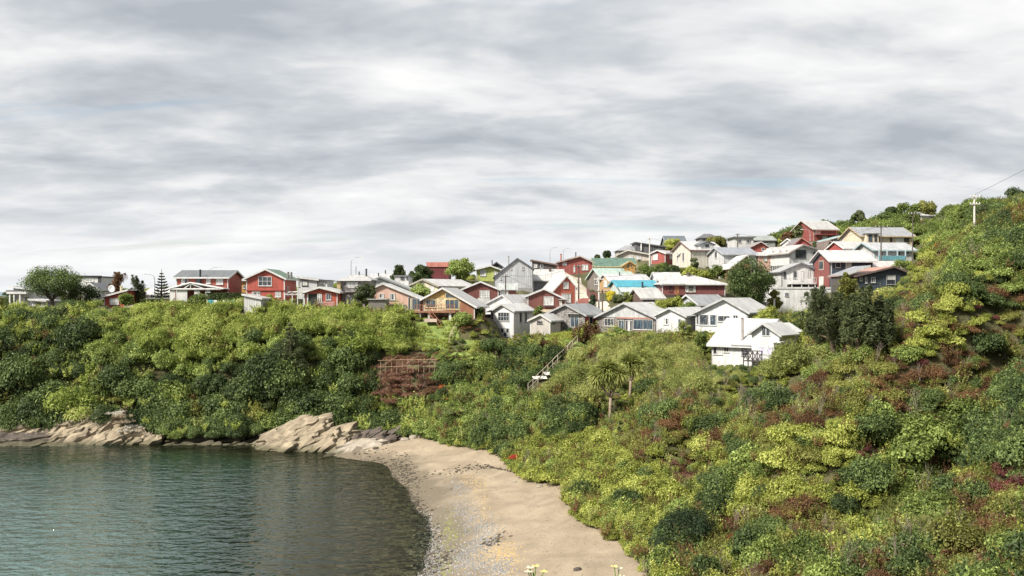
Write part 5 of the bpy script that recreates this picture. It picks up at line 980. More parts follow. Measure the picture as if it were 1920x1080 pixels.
# --- where each kind grows; lime on sunny ribs and dark kinds also paint light and shade: patches read off the photograph (pixel, radius, kind)
PATCH = [(1100,860,70,'lime'),(1180,900,80,'lime'),(1140,960,75,'lime'),(1010,850,45,'lime'),(1240,960,60,'lime'),(1210,1010,40,'lime'),(1500,870,60,'lime'),(1560,825,50,'lime'),(1395,750,30,'lime'),(1490,690,60,'lime'),(1440,690,30,'lime'),(1530,700,35,'mid'),
 (1650,640,35,'lime'),(1760,640,60,'lime'),(1800,590,45,'lime'),(1840,540,40,'lime'),(1640,600,28,'lime'),(1665,560,40,'lime'),(1700,535,30,'feather'),(1735,680,45,'lime'),(1550,900,60,'lime'),(1450,930,55,'lime'),(1350,870,45,'lime'),(1420,890,40,'mid'),(1600,960,45,'lime'),(1820,920,40,'lime'),(1870,950,30,'olive'),(1760,1040,45,'mid'),(1560,1000,45,'olive'),
 (1720,850,80,'mid'),(1680,815,45,'mid'),(1790,860,45,'ever'),(1285,1030,48,'blue'),(1850,510,60,'mid'),(1800,455,60,'mid'),(1750,500,50,'lime'),(1830,560,45,'ever'),(1880,440,50,'ever'),(1740,560,45,'olive'),(1900,540,40,'mid'),(1900,400,40,'olive'),
 (1240,810,50,'brown'),(1300,780,50,'brown'),(1400,800,60,'brown'),(1360,840,40,'olive'),(1500,770,55,'brown'),(1440,765,45,'brown'),(1560,755,45,'brown'),(1640,700,40,'brown'),(1700,590,45,'brown'),(1690,640,30,'brown'),(1600,720,40,'olive'),(1760,745,60,'brown'),(1850,690,70,'brown'),(1885,620,60,'brown'),(1885,770,70,'ever'),(1850,830,50,'ever'),(1820,770,50,'brown'),(1420,860,35,'olive'),
 (1595,835,25,'maroon'),(1545,850,25,'maroon'),(1535,800,20,'maroon'),(1590,720,20,'maroon'),(1620,700,18,'maroon'),(1880,655,22,'maroon'),(1710,625,18,'maroon'),(1900,910,30,'maroon'),(1640,870,25,'maroon'),(1700,950,35,'olive'),(1450,1000,45,'brown'),(1890,1010,50,'brown'),(1600,1050,50,'brown'),(1390,1035,28,'rust'),(1330,1060,40,'olive'),(1500,720,16,'rust'),(1690,570,14,'rust'),(1765,470,12,'rust'),
 (1250,880,35,'dry'),(1300,900,25,'dry'),(1340,880,25,'grass'),(1700,990,70,'grass'),(1650,1000,50,'grass'),(1800,1000,40,'grass'),(1290,935,30,'grass'),
 (1180,650,60,'feather'),(1250,630,50,'feather'),(1110,730,45,'feather'),(1170,700,50,'feather'),(1230,690,45,'feather'),(1350,690,40,'feather'),(1240,600,40,'feather'),(1010,745,40,'feather'),(1060,740,35,'feather'),(1290,680,45,'feather'),(1340,650,40,'lime'),(1310,740,45,'feather'),(1270,770,30,'olive'),
 (860,800,80,'mid'),(900,790,40,'mid'),(820,820,40,'mid'),(950,820,40,'ever'),(1000,780,55,'mid'),(1050,790,50,'ever'),(1080,800,40,'ever'),(930,840,30,'ever'),(975,868,14,'rust'),(840,745,16,'rust'),(900,725,18,'dry'),(975,700,50,'ever'),(930,690,40,'olive'),(1040,690,30,'ever'),(1100,620,50,'brown'),(1030,650,30,'brown'),(880,690,40,'mid'),(850,700,30,'ever'),(770,690,35,'dry'),(760,720,40,'dry'),(780,750,30,'ever'),
 (1060,850,40,'lime'),(1020,880,30,'mid'),(1000,900,30,'lime'),(1090,905,40,'lime'),
 (200,620,90,'mid'),(300,610,90,'quila'),(400,600,110,'quila'),(500,600,90,'quila'),(600,610,80,'quila'),(680,610,70,'quila'),(740,605,50,'quila'),(330,660,80,'quila'),(440,650,60,'quila'),(250,680,70,'mid'),(350,700,60,'mid'),(620,660,60,'quila'),(700,650,50,'quila'),(650,595,22,'gorse'),(655,615,14,'gorse'),(560,590,14,'gorse'),
 (50,640,90,'ever'),(120,620,50,'ever'),(100,660,35,'brown'),(20,680,40,'brown'),(140,700,60,'ever'),(60,730,90,'ever'),(200,740,70,'olive'),(170,780,40,'quila'),(300,760,90,'ever'),(380,760,60,'ever'),(440,720,60,'ever'),(480,760,70,'ever'),(545,650,45,'ever'),(560,700,60,'ever'),(640,720,90,'ever'),(700,770,60,'ever'),(640,780,60,'ever'),(590,760,50,'mid'),(700,700,40,'ever'),(500,680,50,'mid'),(230,780,30,'dry'),(650,680,40,'mid'),
 (1860,860,60,'ever'),(1830,960,50,'brown'),(1900,880,45,'ever'),(1760,930,40,'olive'),(1800,1060,50,'olive'),(1700,720,40,'brown'),(1800,800,55,'brown'),(1885,560,45,'brown'),(1670,770,40,'brown'),(1330,820,40,'brown'),(1190,840,30,'olive'),(1480,1040,40,'olive'),(1780,410,60,'mid'),(1700,440,50,'mid'),(1640,420,60,'mid'),(1580,420,50,'mid'),(1725,425,18,'brown'),(1730,480,30,'mid')]
PA = np.array([[a, b, c*(1.3 if k_ in ('brown', 'maroon') and a > 1600 else 1.0)] for a, b, c, k_ in PATCH], float); PK = [k for *_, k in PATCH]
def kind_at(px, py, d):
    q = np.hypot(PA[:, 0]-px, (PA[:, 1]-py)*1.25)/PA[:, 2] + rng.normal(size=len(PA))*.16; i = int(np.argmin(q))
    if q[i] < 1.15 and rng.random() < .84:
        if PK[i] == 'brown' and rng.random() < .38: return 'olive' if rng.random() < .7 else 'ever'
        if PK[i] == 'feather' and rng.random() < .30: return ['mid', 'ever', 'olive', 'lime'][int(rng.integers(0, 4))]
        return PK[i]
    n = float(fbm(np.array([px*.012]), np.array([py*.02]), 3, 5)[0]) + rng.normal()*.10
    if d > 128: return ['olive', 'mid', 'ever', 'lime'][int(rng.integers(0, 4))]
    if px < 790: return 'quila' if py < 640 and n > .45 else ('ever' if n > .44 else ['mid', 'olive'][int(rng.integers(0, 2))])
    if px > 1640 and py > 520: return ['brown', 'ever', 'olive', 'brown', 'maroon', 'mid'][int(min(5, max(0, (n-.3)*15)))]
    return 'brown' if n < .41 else ('olive' if n < .52 else ('mid' if n < .58 else ('lime' if n < .68 else 'ever')))
SIZE = dict(lime=(.5, 1.35), ever=(.65, 1.7), olive=(.5, 1.3), brown=(.5, 1.25), maroon=(.45, .8), feather=(.6, 1.9), quila=(.9, 1.5), rust=(.4, .7), grass=(.6, 1.0), dry=(.6, 1.0), gorse=(.6, .9), mid=(.55, 1.5), blue=(.8, 1.2))
FOOT = []
for h in HOUSES: FOOT.append((h['base'].x, h['base'].y, h['yaw'], -h['w']/2, h['w']/2, h['dp']))
def in_house(x, y, m):
    r = np.zeros(len(x), bool)
    for bx, by, th, x0, x1, dp in FOOT:
        c, s = math.cos(th), math.sin(th); lx = (x-bx)*c+(y-by)*s; ly = -(x-bx)*s+(y-by)*c
        r |= (lx > x0-m) & (lx < x1+m) & (ly > -m-1.0) & (ly < dp+m)
    return r
ROAD = [P(1072, 516, 184), P(1082, 526, 172), P(1096, 545, 158), P(1112, 566, 146), P(1128, 588, 136), P(1134, 600, 131)]
RAILP = [hit(990+93*t, 738-92*t, 80) for t in np.linspace(0, 1, 6)]
CAND = []     # (x, y, z, scale, kind, px, py)
def scatter(x0, x1, y0, y1, step, mul, keep=1.0, margin=.5, filt=None):
    gx, gy = np.meshgrid(np.arange(x0, x1, step), np.arange(y0, y1, step)); x = (gx+rng.uniform(-.48, .48, gx.shape)*step).ravel(); y = (gy+rng.uniform(-.48, .48, gx.shape)*step).ravel()
    z = zat(x, y); px, py = 960+F*x/y, HY-F*(z-CH)/y
    ok = (px > -140) & (px < 2060) & (py < 1180) & (z > 1.25) & ~beach_mask(x-.35, y) & ~in_house(x, y, margin) & (rng.random(len(x)) < keep)
    for pl in LAWNS: ok &= ~inpoly(x, y, pl)
    for a, b in zip(ROAD[:-1], ROAD[1:]):
        t = np.clip(((x-a.x)*(b.x-a.x)+(y-a.y)*(b.y-a.y))/((b.x-a.x)**2+(b.y-a.y)**2), 0, 1); ok &= np.hypot(x-a.x-t*(b.x-a.x), y-a.y-t*(b.y-a.y)) > 2.4
    for a, b in zip(RAILP[:-1], RAILP[1:]):
        t = np.clip(((x-a.x)*(b.x-a.x)+(y+1.3-a.y)*(b.y-a.y))/((b.x-a.x)**2+(b.y-a.y)**2), 0, 1); ok &= np.hypot(x-a.x-t*(b.x-a.x), y+1.3-a.y-t*(b.y-a.y)) > 1.9
    if filt is not None: ok &= filt(x, y, z, px, py)
    for i in np.nonzero(ok)[0]:
        k = kind_at(px[i], py[i], y[i]); lo, hi = SIZE[k]; s = (lo+(hi-lo)*rng.random()**1.6)*mul
        if 700 < px[i] < 830 and 690 < py[i] < 800: s = min(s, .75)
        if 710 < px[i] < 818 and 672 < py[i] < 750: k = 'dry' if rng.random() < .75 else 'brown'; s = .8+.4*rng.random()
        if 1315 < px[i] < 1480 and 684 < py[i] < 765: s = min(s, .55)
        if 1112 < px[i] < 1200 and 735 < py[i] < 835: s = min(s, .42)
        if 760 < px[i] < 875 and 600 < py[i] < 700 and y[i] > 100: s = min(s, .45)
        if y[i] > 92:      # do not bury the houses behind
            top = HY-F*(z[i]+s*1.75-CH)/y[i]; wpx = s*.9*F/y[i]
            for h in HOUSES:
                if h['d'] > y[i]-1 and h['x0']-wpx-3 < px[i] < h['x1']+wpx+8 and top < h['by']-4 and py[i] > h['ey']:
                    s = min(s, (z_need(h, y[i])-z[i])/1.75)
                    top = HY-F*(z[i]+s*1.75-CH)/y[i]
        if s < .22:
            s = .5 if (x[i] > 35 and y[i] < 130) else .26+.1*rng.random()
        CAND.append((x[i], y[i], z[i]-.06*s, s, k, px[i], py[i]))
def z_need(h, y): return CH-(h['by']-4-HY)/F*y
scatter(-16, 70, 24, 78, .86, 1.02)
scatter(-16, 75, 76, 128, 1.0, 1.12)
scatter(-16, 70, 24, 66, .72, .55)
scatter(-16, 72, 66, 128, 1.0, .6)
for yy in np.arange(30, 102, .45):      # fringe trailing onto the sand
    for r_ in range(2):
        xx = float(np.interp(yy, _ey, _ex)) + rng.uniform(-.1, 1.5); zz = float(zat(xx, yy)); px, py = proj(xx, yy, zz)
        k = kind_at(px, py, yy); k = k if k in ('lime', 'mid', 'ever', 'blue', 'olive') else 'lime'
        CAND.append((xx, yy, zz-.05, .35+.5*rng.random(), k, px, py))
scatter(-98, -14, 104.5, 130, 1.2, 1.25)
scatter(-98, -13, 107.5, 119, 2.8, 2.3, filt=lambda x, y, z, px, py: (px < 750) & (py > 650))
for px_ in np.arange(-30, 760, 21):      # low trees overhanging the foot of the cliff
    for dd_, s_ in ((108.2, 1.3), (109.6, 1.7), (111.5, 2.3), (113.5, 2.6)):
        q_ = px_+rng.uniform(-10, 10); dd = dd_+rng.uniform(-.7, .7); xx = (q_-960)/F*dd; zz = float(zat(xx, dd))
        if q_ > 700 and dd_ > 110: continue
        if dd_ < 110 and (60 < q_ < 290 or 490 < q_ < 665 or q_ < 60): continue
        if zz < .5: zz = .5
        CAND.append((xx, dd, zz, s_*(.75+.5*rng.random()), 'ever' if rng.random() < .85 else ('mid' if rng.random() < .5 else 'olive'), q_, proj(xx, dd, zz)[1]))
scatter(40, 120, 90, 180, 2.0, 1.15, filt=lambda x, y, z, px, py: (px > 1640))
scatter(60, 150, 170, 262, 2.6, 1.9, filt=lambda x, y, z, px, py: (px > 1440))
scatter(-95, 75, 131, 235, 2.9, .85, .62, 1.2)
LAND = [(27, 103, 'beside the white house with the tall flue'), (34, 92, 'around the dark pines'), (10, 85, 'near the cabbage trees'), (4, 78, 'along the edge of the sand'), (8, 55, 'along the edge of the sand'), (-2, 92, 'along the edge of the sand'), (5, 118, 'near the slanting handrail'), (52, 105, 'under the lone concrete pole'), (22, 62, 'on the open scrub slope above the beach'), (24, 45, 'at the foot of the big hillside'), (40, 75, 'high on the steep rib of the big hillside'), (33, 68, 'in the gully of the big hillside'), (18, 76, 'on the slope between pines and sand'),
        (-52, 108, 'above the broad striped rock outcrop'), (-24, 103, 'above the tall slanting rocks by the sand'), (-60, 125, 'on the headland rim below the seaward white house'), (-42, 126, 'on the headland rim below the brick-red houses'), (-26, 126, 'on the headland rim below the pink house'), (-38, 115, 'halfway up the headland cliff'), (-62, 115, 'on the seaward end of the headland cliff'), (-18, 113, 'by the bamboo lattice fence'), (25, 160, 'among the houses on the hill'), (-40, 150, 'among the houses on the headland'), (85, 220, 'on the hill crest behind the red house'), (60, 130, 'behind the navy house')]
def landmark(x, y): return min(LAND, key=lambda l: (l[0]-x)**2+(l[1]-y)**2)[2]
# --- the biggest in view stand as individuals; the rest is one mass per kind
CAND.sort(key=lambda c: -c[3]/c[1]*(1 if -20 < c[5] < 1940 and c[6] < 1100 else .01))
quota = {k: 34 for k in PROTO}; quota.update(lime=46, mid=40, ever=46, olive=40, brown=40, quila=40, feather=34, rust=12, gorse=10, maroon=16, grass=26, blue=8, dry=14)
pick = {k: 0 for k in PROTO}; rest = {}; firsts = {}
for c in CAND:
    k = c[4]
    if pick[k] < quota[k] and rng.random() < .5:
        v = pick[k] % len(PROTO[k]); pick[k] += 1; sz = 'large ' if c[3] > .72*SIZE[k][1]*(1.2 if c[0] < -14 else 1) else ('small ' if c[3] < .8*SIZE[k][0]+.2*SIZE[k][1] else '')
        lb = sz + SHORT[k] + ' ' + landmark(c[0], c[1]); o = bush(k, c[:3], c[3], k=v, zs=.9+.55*rng.random(), label=lb, group=lb); firsts.setdefault((k, v), o)
    else: rest.setdefault((k, int(rng.integers(0, len(PROTO[k])))), []).append(c)
def stuff_scatter(name, pts, src):
    me = bpy.data.meshes.new(name); me.from_pydata([c[:3] for c in pts], [], [])
    a = me.attributes.new('sc', 'FLOAT_VECTOR', 'POINT'); a.data.foreach_set('vector', np.array([[c[3], c[3], c[3]*(.85+.6*rng.random())] for c in pts], np.float32).ravel())
    a = me.attributes.new('rt', 'FLOAT_VECTOR', 'POINT'); a.data.foreach_set('vector', np.array([[rng.normal()*.12, rng.normal()*.12, rng.random()*6.28] for c in pts], np.float32).ravel())
    o = link(name, me); ng = bpy.data.node_groups.new(name, 'GeometryNodeTree')
    ng.interface.new_socket('Geometry', in_out='INPUT', socket_type='NodeSocketGeometry'); ng.interface.new_socket('Geometry', in_out='OUTPUT', socket_type='NodeSocketGeometry')
    N = ng.nodes.new; K = ng.links.new; gi = N('NodeGroupInput'); go = N('NodeGroupOutput'); ip = N('GeometryNodeInstanceOnPoints'); ob = N('GeometryNodeObjectInfo')
    ob.transform_space = 'ORIGINAL'; ob.inputs['Object'].default_value = src; ob.inputs['As Instance'].default_value = False
    s = N('GeometryNodeInputNamedAttribute'); s.data_type = 'FLOAT_VECTOR'; s.inputs[0].default_value = 'sc'
    r = N('GeometryNodeInputNamedAttribute'); r.data_type = 'FLOAT_VECTOR'; r.inputs[0].default_value = 'rt'
    er = N('FunctionNodeEulerToRotation'); K(r.outputs[0], er.inputs[0])
    K(gi.outputs[0], ip.inputs['Points']); K(ob.outputs['Geometry'], ip.inputs['Instance']); K(s.outputs[0], ip.inputs['Scale']); K(er.outputs[0], ip.inputs['Rotation']); K(ip.outputs[0], go.inputs[0])
    md = o.modifiers.new('scatter', 'NODES'); md.node_group = ng; tag(o, kind='stuff'); return o
NAMES = dict(lime='lime_scrub', ever='evergreen_scrub', olive='olive_scrub', brown='browned_scrub', maroon='maroon_scrub', feather='feathery_scrub', quila='bamboo_scrub', rust='rust_scrub', grass='tussock_grass', dry='brushwood', gorse='gorse_scrub', mid='green_scrub', blue='needle_scrub')
for (k, v), pts in rest.items():
    if (k, v) not in firsts:
        c = pts.pop(); firsts[(k, v)] = bush(k, c[:3], c[3], k=v)
    if pts:
        o = stuff_scatter(NAMES[k], pts, firsts[(k, v)]); tag(o, 'mass of %s covering the slopes' % NAMES[k].replace('_', ' '), 'scrub')
print('SCATTER', len(CAND), {k: len(v) for k, v in rest.items()})

# open leafy sprays threading through the whole cover
def spray_mesh(name, seed, stems=9, leaf=.11, per=26):
    g = np.random.default_rng(seed); Ps, Ns = [], []
    for i in range(stems):
        a = g.random()*6.28; q = .35*g.random(); b0 = np.array([q*math.cos(a), q*math.sin(a), 0]); ln = .6+.7*g.random(); o = np.array([math.cos(a), math.sin(a), 0])*(.2+.6*g.random())
        t = .25+.75*g.random(per); Ps.append(b0 + o*(t*t*ln)[:, None]*.8 + np.array([0, 0, 1])*(t*ln)[:, None] + g.normal(size=(per, 3))*.05); Ns.append(g.normal(size=(per, 3))*.6 + np.array([0, 0, .9]))
    P_ = np.concatenate(Ps); return leaves_mesh(name, P_, np.concatenate(Ns), leaf*(.6+.9*g.random(len(P_))), .45, seed)
for i, (k, cnt) in enumerate((('lime', 1800), ('olive', 2200), ('mid', 1700), ('brown', 2400), ('feather', 1300), ('quila', 1400))):
    me = spray_mesh('leafy_spray', 900+i, 10, .12 if k != 'quila' else .17); me.materials.append(LM[k])
    pool = [c for c in CAND if c[1] < 128 and (k not in ('quila',) or c[5] < 790) and (k != 'lime' or c[5] > 780 or c[6] < 650) and not (700 < c[5] < 830 and 660 < c[6] < 760) and not (755 < c[5] < 880 and 595 < c[6] < 700) and not (1315 < c[5] < 1480 and 680 < c[6] < 765) and not (k in ('lime', 'mid', 'feather') and c[5] > 1640 and rng.random() < .55)]
    pts = []
    for j in rng.integers(0, len(pool), cnt):
        c = pool[int(j)]; s_ = (.55+.5*rng.random())*(1.3 if c[1] > 95 else .9)*min(1, c[3]/.5)
        if c[3] < .4 or (c[1] > 96 and c[0] > -12 and c[3] < .75): continue
        x, y = c[0]+rng.normal()*.5*c[3], c[1]+rng.normal()*.5*c[3]; pts.append((x, y, c[2]+c[3]*.45, s_, k))
    c = pts.pop(); o = bpy.data.objects.new('leafy_spray', me); col.objects.link(o); o.location = c[:3]; o.scale = (c[3],)*3
    tag(o, 'single open leafy spray of %s standing above the scrub' % SHORT[k].rsplit(' ', 1)[0], 'plant'); q = stuff_scatter('scrub_sprays', pts, o); tag(q, 'loose leafy shoots threading through the scrub', 'scrub')

# bare dead twigs standing in the scrub
def twig_mesh(seed):
    g = np.random.default_rng(seed); mb = MB()
    for i in range(8):
        a = g.random()*6.28; b = Vector((.15*g.normal(), .15*g.normal(), 0)); e = b+Vector((.5*math.cos(a)*g.random(), .5*math.sin(a)*g.random(), .7+.6*g.random())); m = (b+e)/2+Vector((.08*g.normal(), .08*g.normal(), 0))
        mb.tube([b, m, e], [.014, .011, .005], 3)
        for q in range(2): f = m.lerp(e, .3+.5*g.random()); mb.tube([f, f+Vector((.22*g.normal(), .22*g.normal(), .22))], [.008, .004], 3)
    return mb.mesh('dead_twigs')
me = twig_mesh(4); me.materials.append(plain('dead_wood', (.20, .165, .13), .9, .3, 4.0)); pool = [c for c in CAND if c[1] < 118 and c[3] > .5 and c[4] in ('brown', 'olive', 'dry', 'feather', 'mid')]; pts = []
for j in rng.integers(0, len(pool), 380):
    c = pool[int(j)]; pts.append((c[0]+rng.normal()*.4, c[1]+rng.normal()*.4, c[2]+c[3]*.5, .7+.6*rng.random(), 'twig'))
c = pts.pop(); o = link('dead_twigs', me); o.location = c[:3]; tag(o, 'single bunch of bare grey dead twigs in the scrub', 'plant'); tag(stuff_scatter('dead_branches', pts, o), 'bare grey dead twigs scattered through the scrub', 'scrub')
# ------------------------------------------------------------------ trees
def crown_leaves(name, centers, radii, n_each, leaf, mat, seed, aspect=.5, upb=.2, parent=None, flat=.8):
    g = np.random.default_rng(seed); Ps, Ns = [], []
    for c, r in zip(centers, radii):
        d = g.normal(size=(n_each, 3)); d /= np.linalg.norm(d, axis=1)[:, None]; q = g.random(n_each)**.45
        Ps.append(np.array(c) + d*np.array([1, 1, flat])*r*q[:, None]); Ns.append(d+np.array([0, 0, upb])+.5*g.normal(size=(n_each, 3)))
    P_ = np.concatenate(Ps); me = leaves_mesh(name, P_, np.concatenate(Ns), leaf*(.6+.8*g.random(len(P_))), aspect, seed)
    return link(name, me, mat, parent)
def limb(mb, a, b, r0, r1, bend, g):
    a = Vector(a); b = Vector(b); m = (a+b)/2 + Vector((g.normal()*bend, g.normal()*bend, g.normal()*bend*.5))
    mb.tube([a, (a+m)/2+Vector((0, 0, bend*.1)), m, (m+b)/2, b], [r0, r0*.85+r1*.15, (r0+r1)/2, r0*.3+r1*.7, r1], 6)
TS = [500]
def tree(name, label, px, top, d, wpx, style, leafm, leaf=None, barkm=None, base=None, trunk=.35, lean=0.0, n=None, group=None, cat='tree'):
    TS[0] += 7; g = np.random.default_rng(TS[0])
    b = hit(px, base, max(30, d-25)) if base else ground(px, d)
    if base: d = b.y
    topz = CH-(top-HY)/F*d; Ht = max(1.5, topz-b.z); Rw = wpx*d/F/2; lf = leaf or max(.16, 2.3*d/F*1.4)
    root = thing(name, label, cat, (b.x, b.y, b.z-.1), 0, group); barkm = barkm or BARK
    mb = MB(); C, Rd = [], []
    if style in ('round', 'spread', 'wind'):
        t0 = Ht*trunk; nl = 7
        limb(mb, (0, 0, -.3), (lean*Ht*.4, 0, t0), Ht*.035+.06, Ht*.026+.04, .06*Ht*.3, g)
        k = n or 26; zc = (Ht+t0*.85)/2; hz = (Ht-t0*.85)/2
        for i in range(k):
            dd = g.normal(size=3); dd /= np.linalg.norm(dd); q = .55+.45*g.random()
            if style == 'spread': dd[2] = dd[2]*.8+.15
            c = np.array([dd[0]*Rw*q*.86+lean*Ht*.6, dd[1]*Rw*q*.8, zc+dd[2]*hz*q*.84])
            if style == 'wind': c[2] -= (c[0]/Rw < 0)*abs(c[0])*.35
            C.append(c); Rd.append(Rw*(.20+.16*g.random())+.15)
        C.append(np.array([lean*Ht*.6, 0, zc])); Rd.append(Rw*.5)
        for i in range(nl):
            c = C[int(g.integers(0, k))]; limb(mb, (lean*Ht*.35, 0, t0*.92), c, Ht*.02+.03, .02, .08*Ht*.3, g)
        mb.build('trunk', barkm, root, True); crown_leaves('crown', C, Rd, 170, lf, leafm, TS[0], parent=root)
    elif style == 'cone':
        mb.tube([(0, 0, -.3), (0, 0, Ht*.5), (0, 0, Ht*.96)], [Ht*.03+.05, Ht*.018+.03, .02], 6).build('trunk', barkm, root, True)
        tiers = 15
        for i in range(tiers):
            t = (i+.5)/tiers; rr = Rw*(1-t)**.75*(.85+.3*g.random()); m_ = max(4, int(11*(1-t)+3))
            for k in range(m_):
                a = 2*math.pi*(k+g.random())/m_; q = .5+.5*g.random()
                C.append(np.array([math.cos(a)*rr*q, math.sin(a)*rr*q, Ht*(.07+.90*t)-rr*q*.18])); Rd.append(rr*.26+.16)
        crown_leaves('crown', C, Rd, 110, lf, leafm, TS[0], .4, .1, root, .7)
    elif style == 'column':
        mb.tube([(0, 0, -.3), (0, 0, Ht*.9)], [.12, .03], 6).build('trunk', barkm, root, True)
        for i in range(22):
            t = (i+.5)/22; rr = Rw*math.sin(math.pi*min(1, .12+.88*(1-t))**.8)*.75
            for k in range(4):
                a = g.random()*6.28; C.append(np.array([math.cos(a)*rr*.6, math.sin(a)*rr*.6, Ht*(.06+.9*t)])); Rd.append(rr*.5+.1)
        crown_leaves('crown', C, Rd, 55, lf, leafm, TS[0], .4, .1, root)
    elif style == 'pine':
        t0 = Ht*.9
        limb(mb, (0, 0, -.3), (lean*Ht, 0, t0), .20+Ht*.012, .05, .25, g)
        for i in range(n or 17):
            t = trunk+(1-trunk)*(i+.3*g.random())/(n or 17); a = g.random()*6.28; ext = Rw*(1-.62*((t-trunk)/(1-trunk))**1.4)*(.55+.5*g.random())
            s_ = np.array([lean*Ht*t, 0, t0*t]); e_ = s_+np.array([math.cos(a)*ext, math.sin(a)*ext, ext*.30+.4*g.random()])
            limb(mb, s_, e_, .075, .02, .15, g)
            for q in (.45, .7, .88, 1.0):
                C.append(s_+(e_-s_)*q+g.normal(size=3)*.22); Rd.append(.26+.30*q*g.random()+Rw*.07)
                # upright candles give the tufted outline
                if q > .8: C.append(C[-1]+np.array([0, 0, .5])); Rd.append(.22)
        for q in range(4): C.append(np.array([lean*Ht, 0, t0+.1+q*.28*(Ht-t0)])); Rd.append(.36-.05*q)
        mb.build('trunk', barkm, root, True); crown_leaves('crown', C, Rd, 62, lf, leafm, TS[0], .22, .5, root, 1.0)
    return root
# araucaria with clear tiers
def araucaria(px, top, d, wpx):
    g = np.random.default_rng(77); b = ground(px, d); Ht = CH-(top-HY)/F*d-b.z; Rw = wpx*d/F/2
    root = thing('araucaria_tree', 'tiered dark araucaria standing against the pale sky beside the brick-red house', 'tree', b)
    MB().tube([(0, 0, -.4), (0, 0, Ht*.6), (0, 0, Ht)], [.16, .1, .03], 7).build('trunk', BARK, root, True)
    for i in range(9):
        t = i/9; z = Ht*(.16+.78*t); r = Rw*(1-t)**.8+.12; mb = MB()
        for k in range(7 if t < .7 else 5):
            a = 2*math.pi*(k+.5*(i % 2)+.2*g.random())/7; rr = r*(.8+.3*g.random()); u = Vector((math.cos(a), math.sin(a), 0))
            mb.tube([u*.05+Vector((0, 0, z)), u*rr*.5+Vector((0, 0, z+.02)), u*rr*.85+Vector((0, 0, z+rr*.14)), u*rr+Vector((0, 0, z+rr*.26))], [.1, .12, .11, .05], 5)
        mb.build('branch_tier', plain('araucaria_needles', (.035, .05, .03), .8, .4, 4.0), root)
araucaria(303, 504, 139, 32)
# trees read off the photograph
tree('spreading_tree', 'broad green leafy tree with forked bare trunk above the headland cliff', 96, 498, 134, 112, 'spread', LM['ever'], trunk=.25, lean=.06, n=60)
tree('spreading_tree', 'darker rounded bushy tree leaning against the broad headland tree', 150, 528, 137, 78, 'round', LM['ever'], trunk=.15, n=30)
tree('dark_tree', 'spiky dark tree behind the small red cabin roof', 222, 512, 148, 26, 'pine', LM['brown'], trunk=.25)
tree('dark_tree', 'feathery young pine beside the tiered araucaria', 258, 524, 143, 36, 'pine', LM['pine'], trunk=.1)
tree('small_tree', 'fresh green round bush tree at the red cabin corner', 236, 546, 136, 26, 'round', LM['mid'], trunk=.12)
tree('small_tree', 'bushy tree in front of the brick-red house porch', 372, 546, 129, 40, 'round', LM['mid'], trunk=.1)
tree('small_tree', 'low bushy tree beside the hedge with laundry', 330, 566, 130, 46, 'round', LM['mid'], trunk=.1)
tree('small_tree', 'small yellow-green bush before the bright red gable house', 512, 548, 131, 24, 'round', LM['lime'], trunk=.1)
tree('grey_tree', 'grey-green upright small tree between grey shingled and pink houses', 687, 527, 127.5, 42, 'round', LM['pine'], trunk=.22, n=34)
tree('broad_tree', 'small dense tree behind the white box-shaped house', 748, 494, 163, 27, 'round', LM['ever'], trunk=.2)
tree('broad_tree', 'dark leafy tree on the seaward flank of the dark red block', 793, 494, 172, 42, 'round', LM['ever'], trunk=.15)
tree('broad_tree', 'small dark tree before the dark red block', 776, 506, 168, 26, 'round', LM['ever'], trunk=.15)
tree('broad_tree', 'large fresh green domed tree beside the dark red block', 862, 481, 168, 54, 'round', LM['mid'], trunk=.12, n=44)
tree('small_tree', 'green bush rising before the cream gabled house', 788, 530, 141, 38, 'round', LM['mid'], trunk=.12)
tree('small_tree', 'slender small tree beside the white tower house', 1009, 566, 133, 18, 'round', LM['mid'], trunk=.2)
tree('small_tree', 'leafy shrub tree between the stilted yellow house and the white tower house', 868, 583, 124.5, 40, 'round', LM['mid'], trunk=.1)
tree('small_tree', 'dark round shrub behind the stilted yellow house', 897, 570, 129, 22, 'round', LM['ever'], trunk=.1)
tree('clipped_cypress', 'dark dome-shaped clipped cypress on the skyline', 1138, 470, 212, 19, 'column', LM['blue'])
tree('clipped_cypress', 'small dark rounded bush on the skyline beside the dome cypress', 1120, 478, 214, 13, 'column', LM['ever'])
tree('clipped_cypress', 'dark oval clipped cypress beside the sandy lane', 1111, 551, 136.5, 19, 'column', LM['blue'])
tree('dark_conifer', 'huge dense dark conifer in front of the orange and salmon houses', 1409, 478, 138, 92, 'round', LM['ever'], trunk=.06, n=95)
tree('broad_tree', 'yellow-green domed tree below the gambrel-roofed crest house', 1262, 446, 222, 38, 'round', LM['lime'], trunk=.1)
tree('broad_tree', 'dark leafy bush tree beside the yellow-green domed tree', 1296, 452, 226, 30, 'round', LM['mid'], trunk=.1)
for i, (px, top, w, k, lb) in enumerate([(1205, 492, 34, 'mid', 'rounded green hedge bush under the brick-red pinkish-roofed house'), (1232, 490, 40, 'mid', 'wide green hedge bush below the white corner window'), (1262, 494, 36, 'ever', 'dark hedge bush beside the cream and salmon house'), (1300, 480, 20, 'pine', 'spiky-leaved bush against the large cream house'), (1295, 500, 40, 'lime', 'bright lime bush above the long maroon house'), (1322, 502, 40, 'lime', 'lime bush behind the white hip roof'), (1345, 496, 34, 'mid', 'green bush below the dark porch of the cream house')]):
    tree('hedge_bush', lb, px, top, 168-i*.8, w, 'round', LM[k], trunk=.08, n=18, cat='shrub')
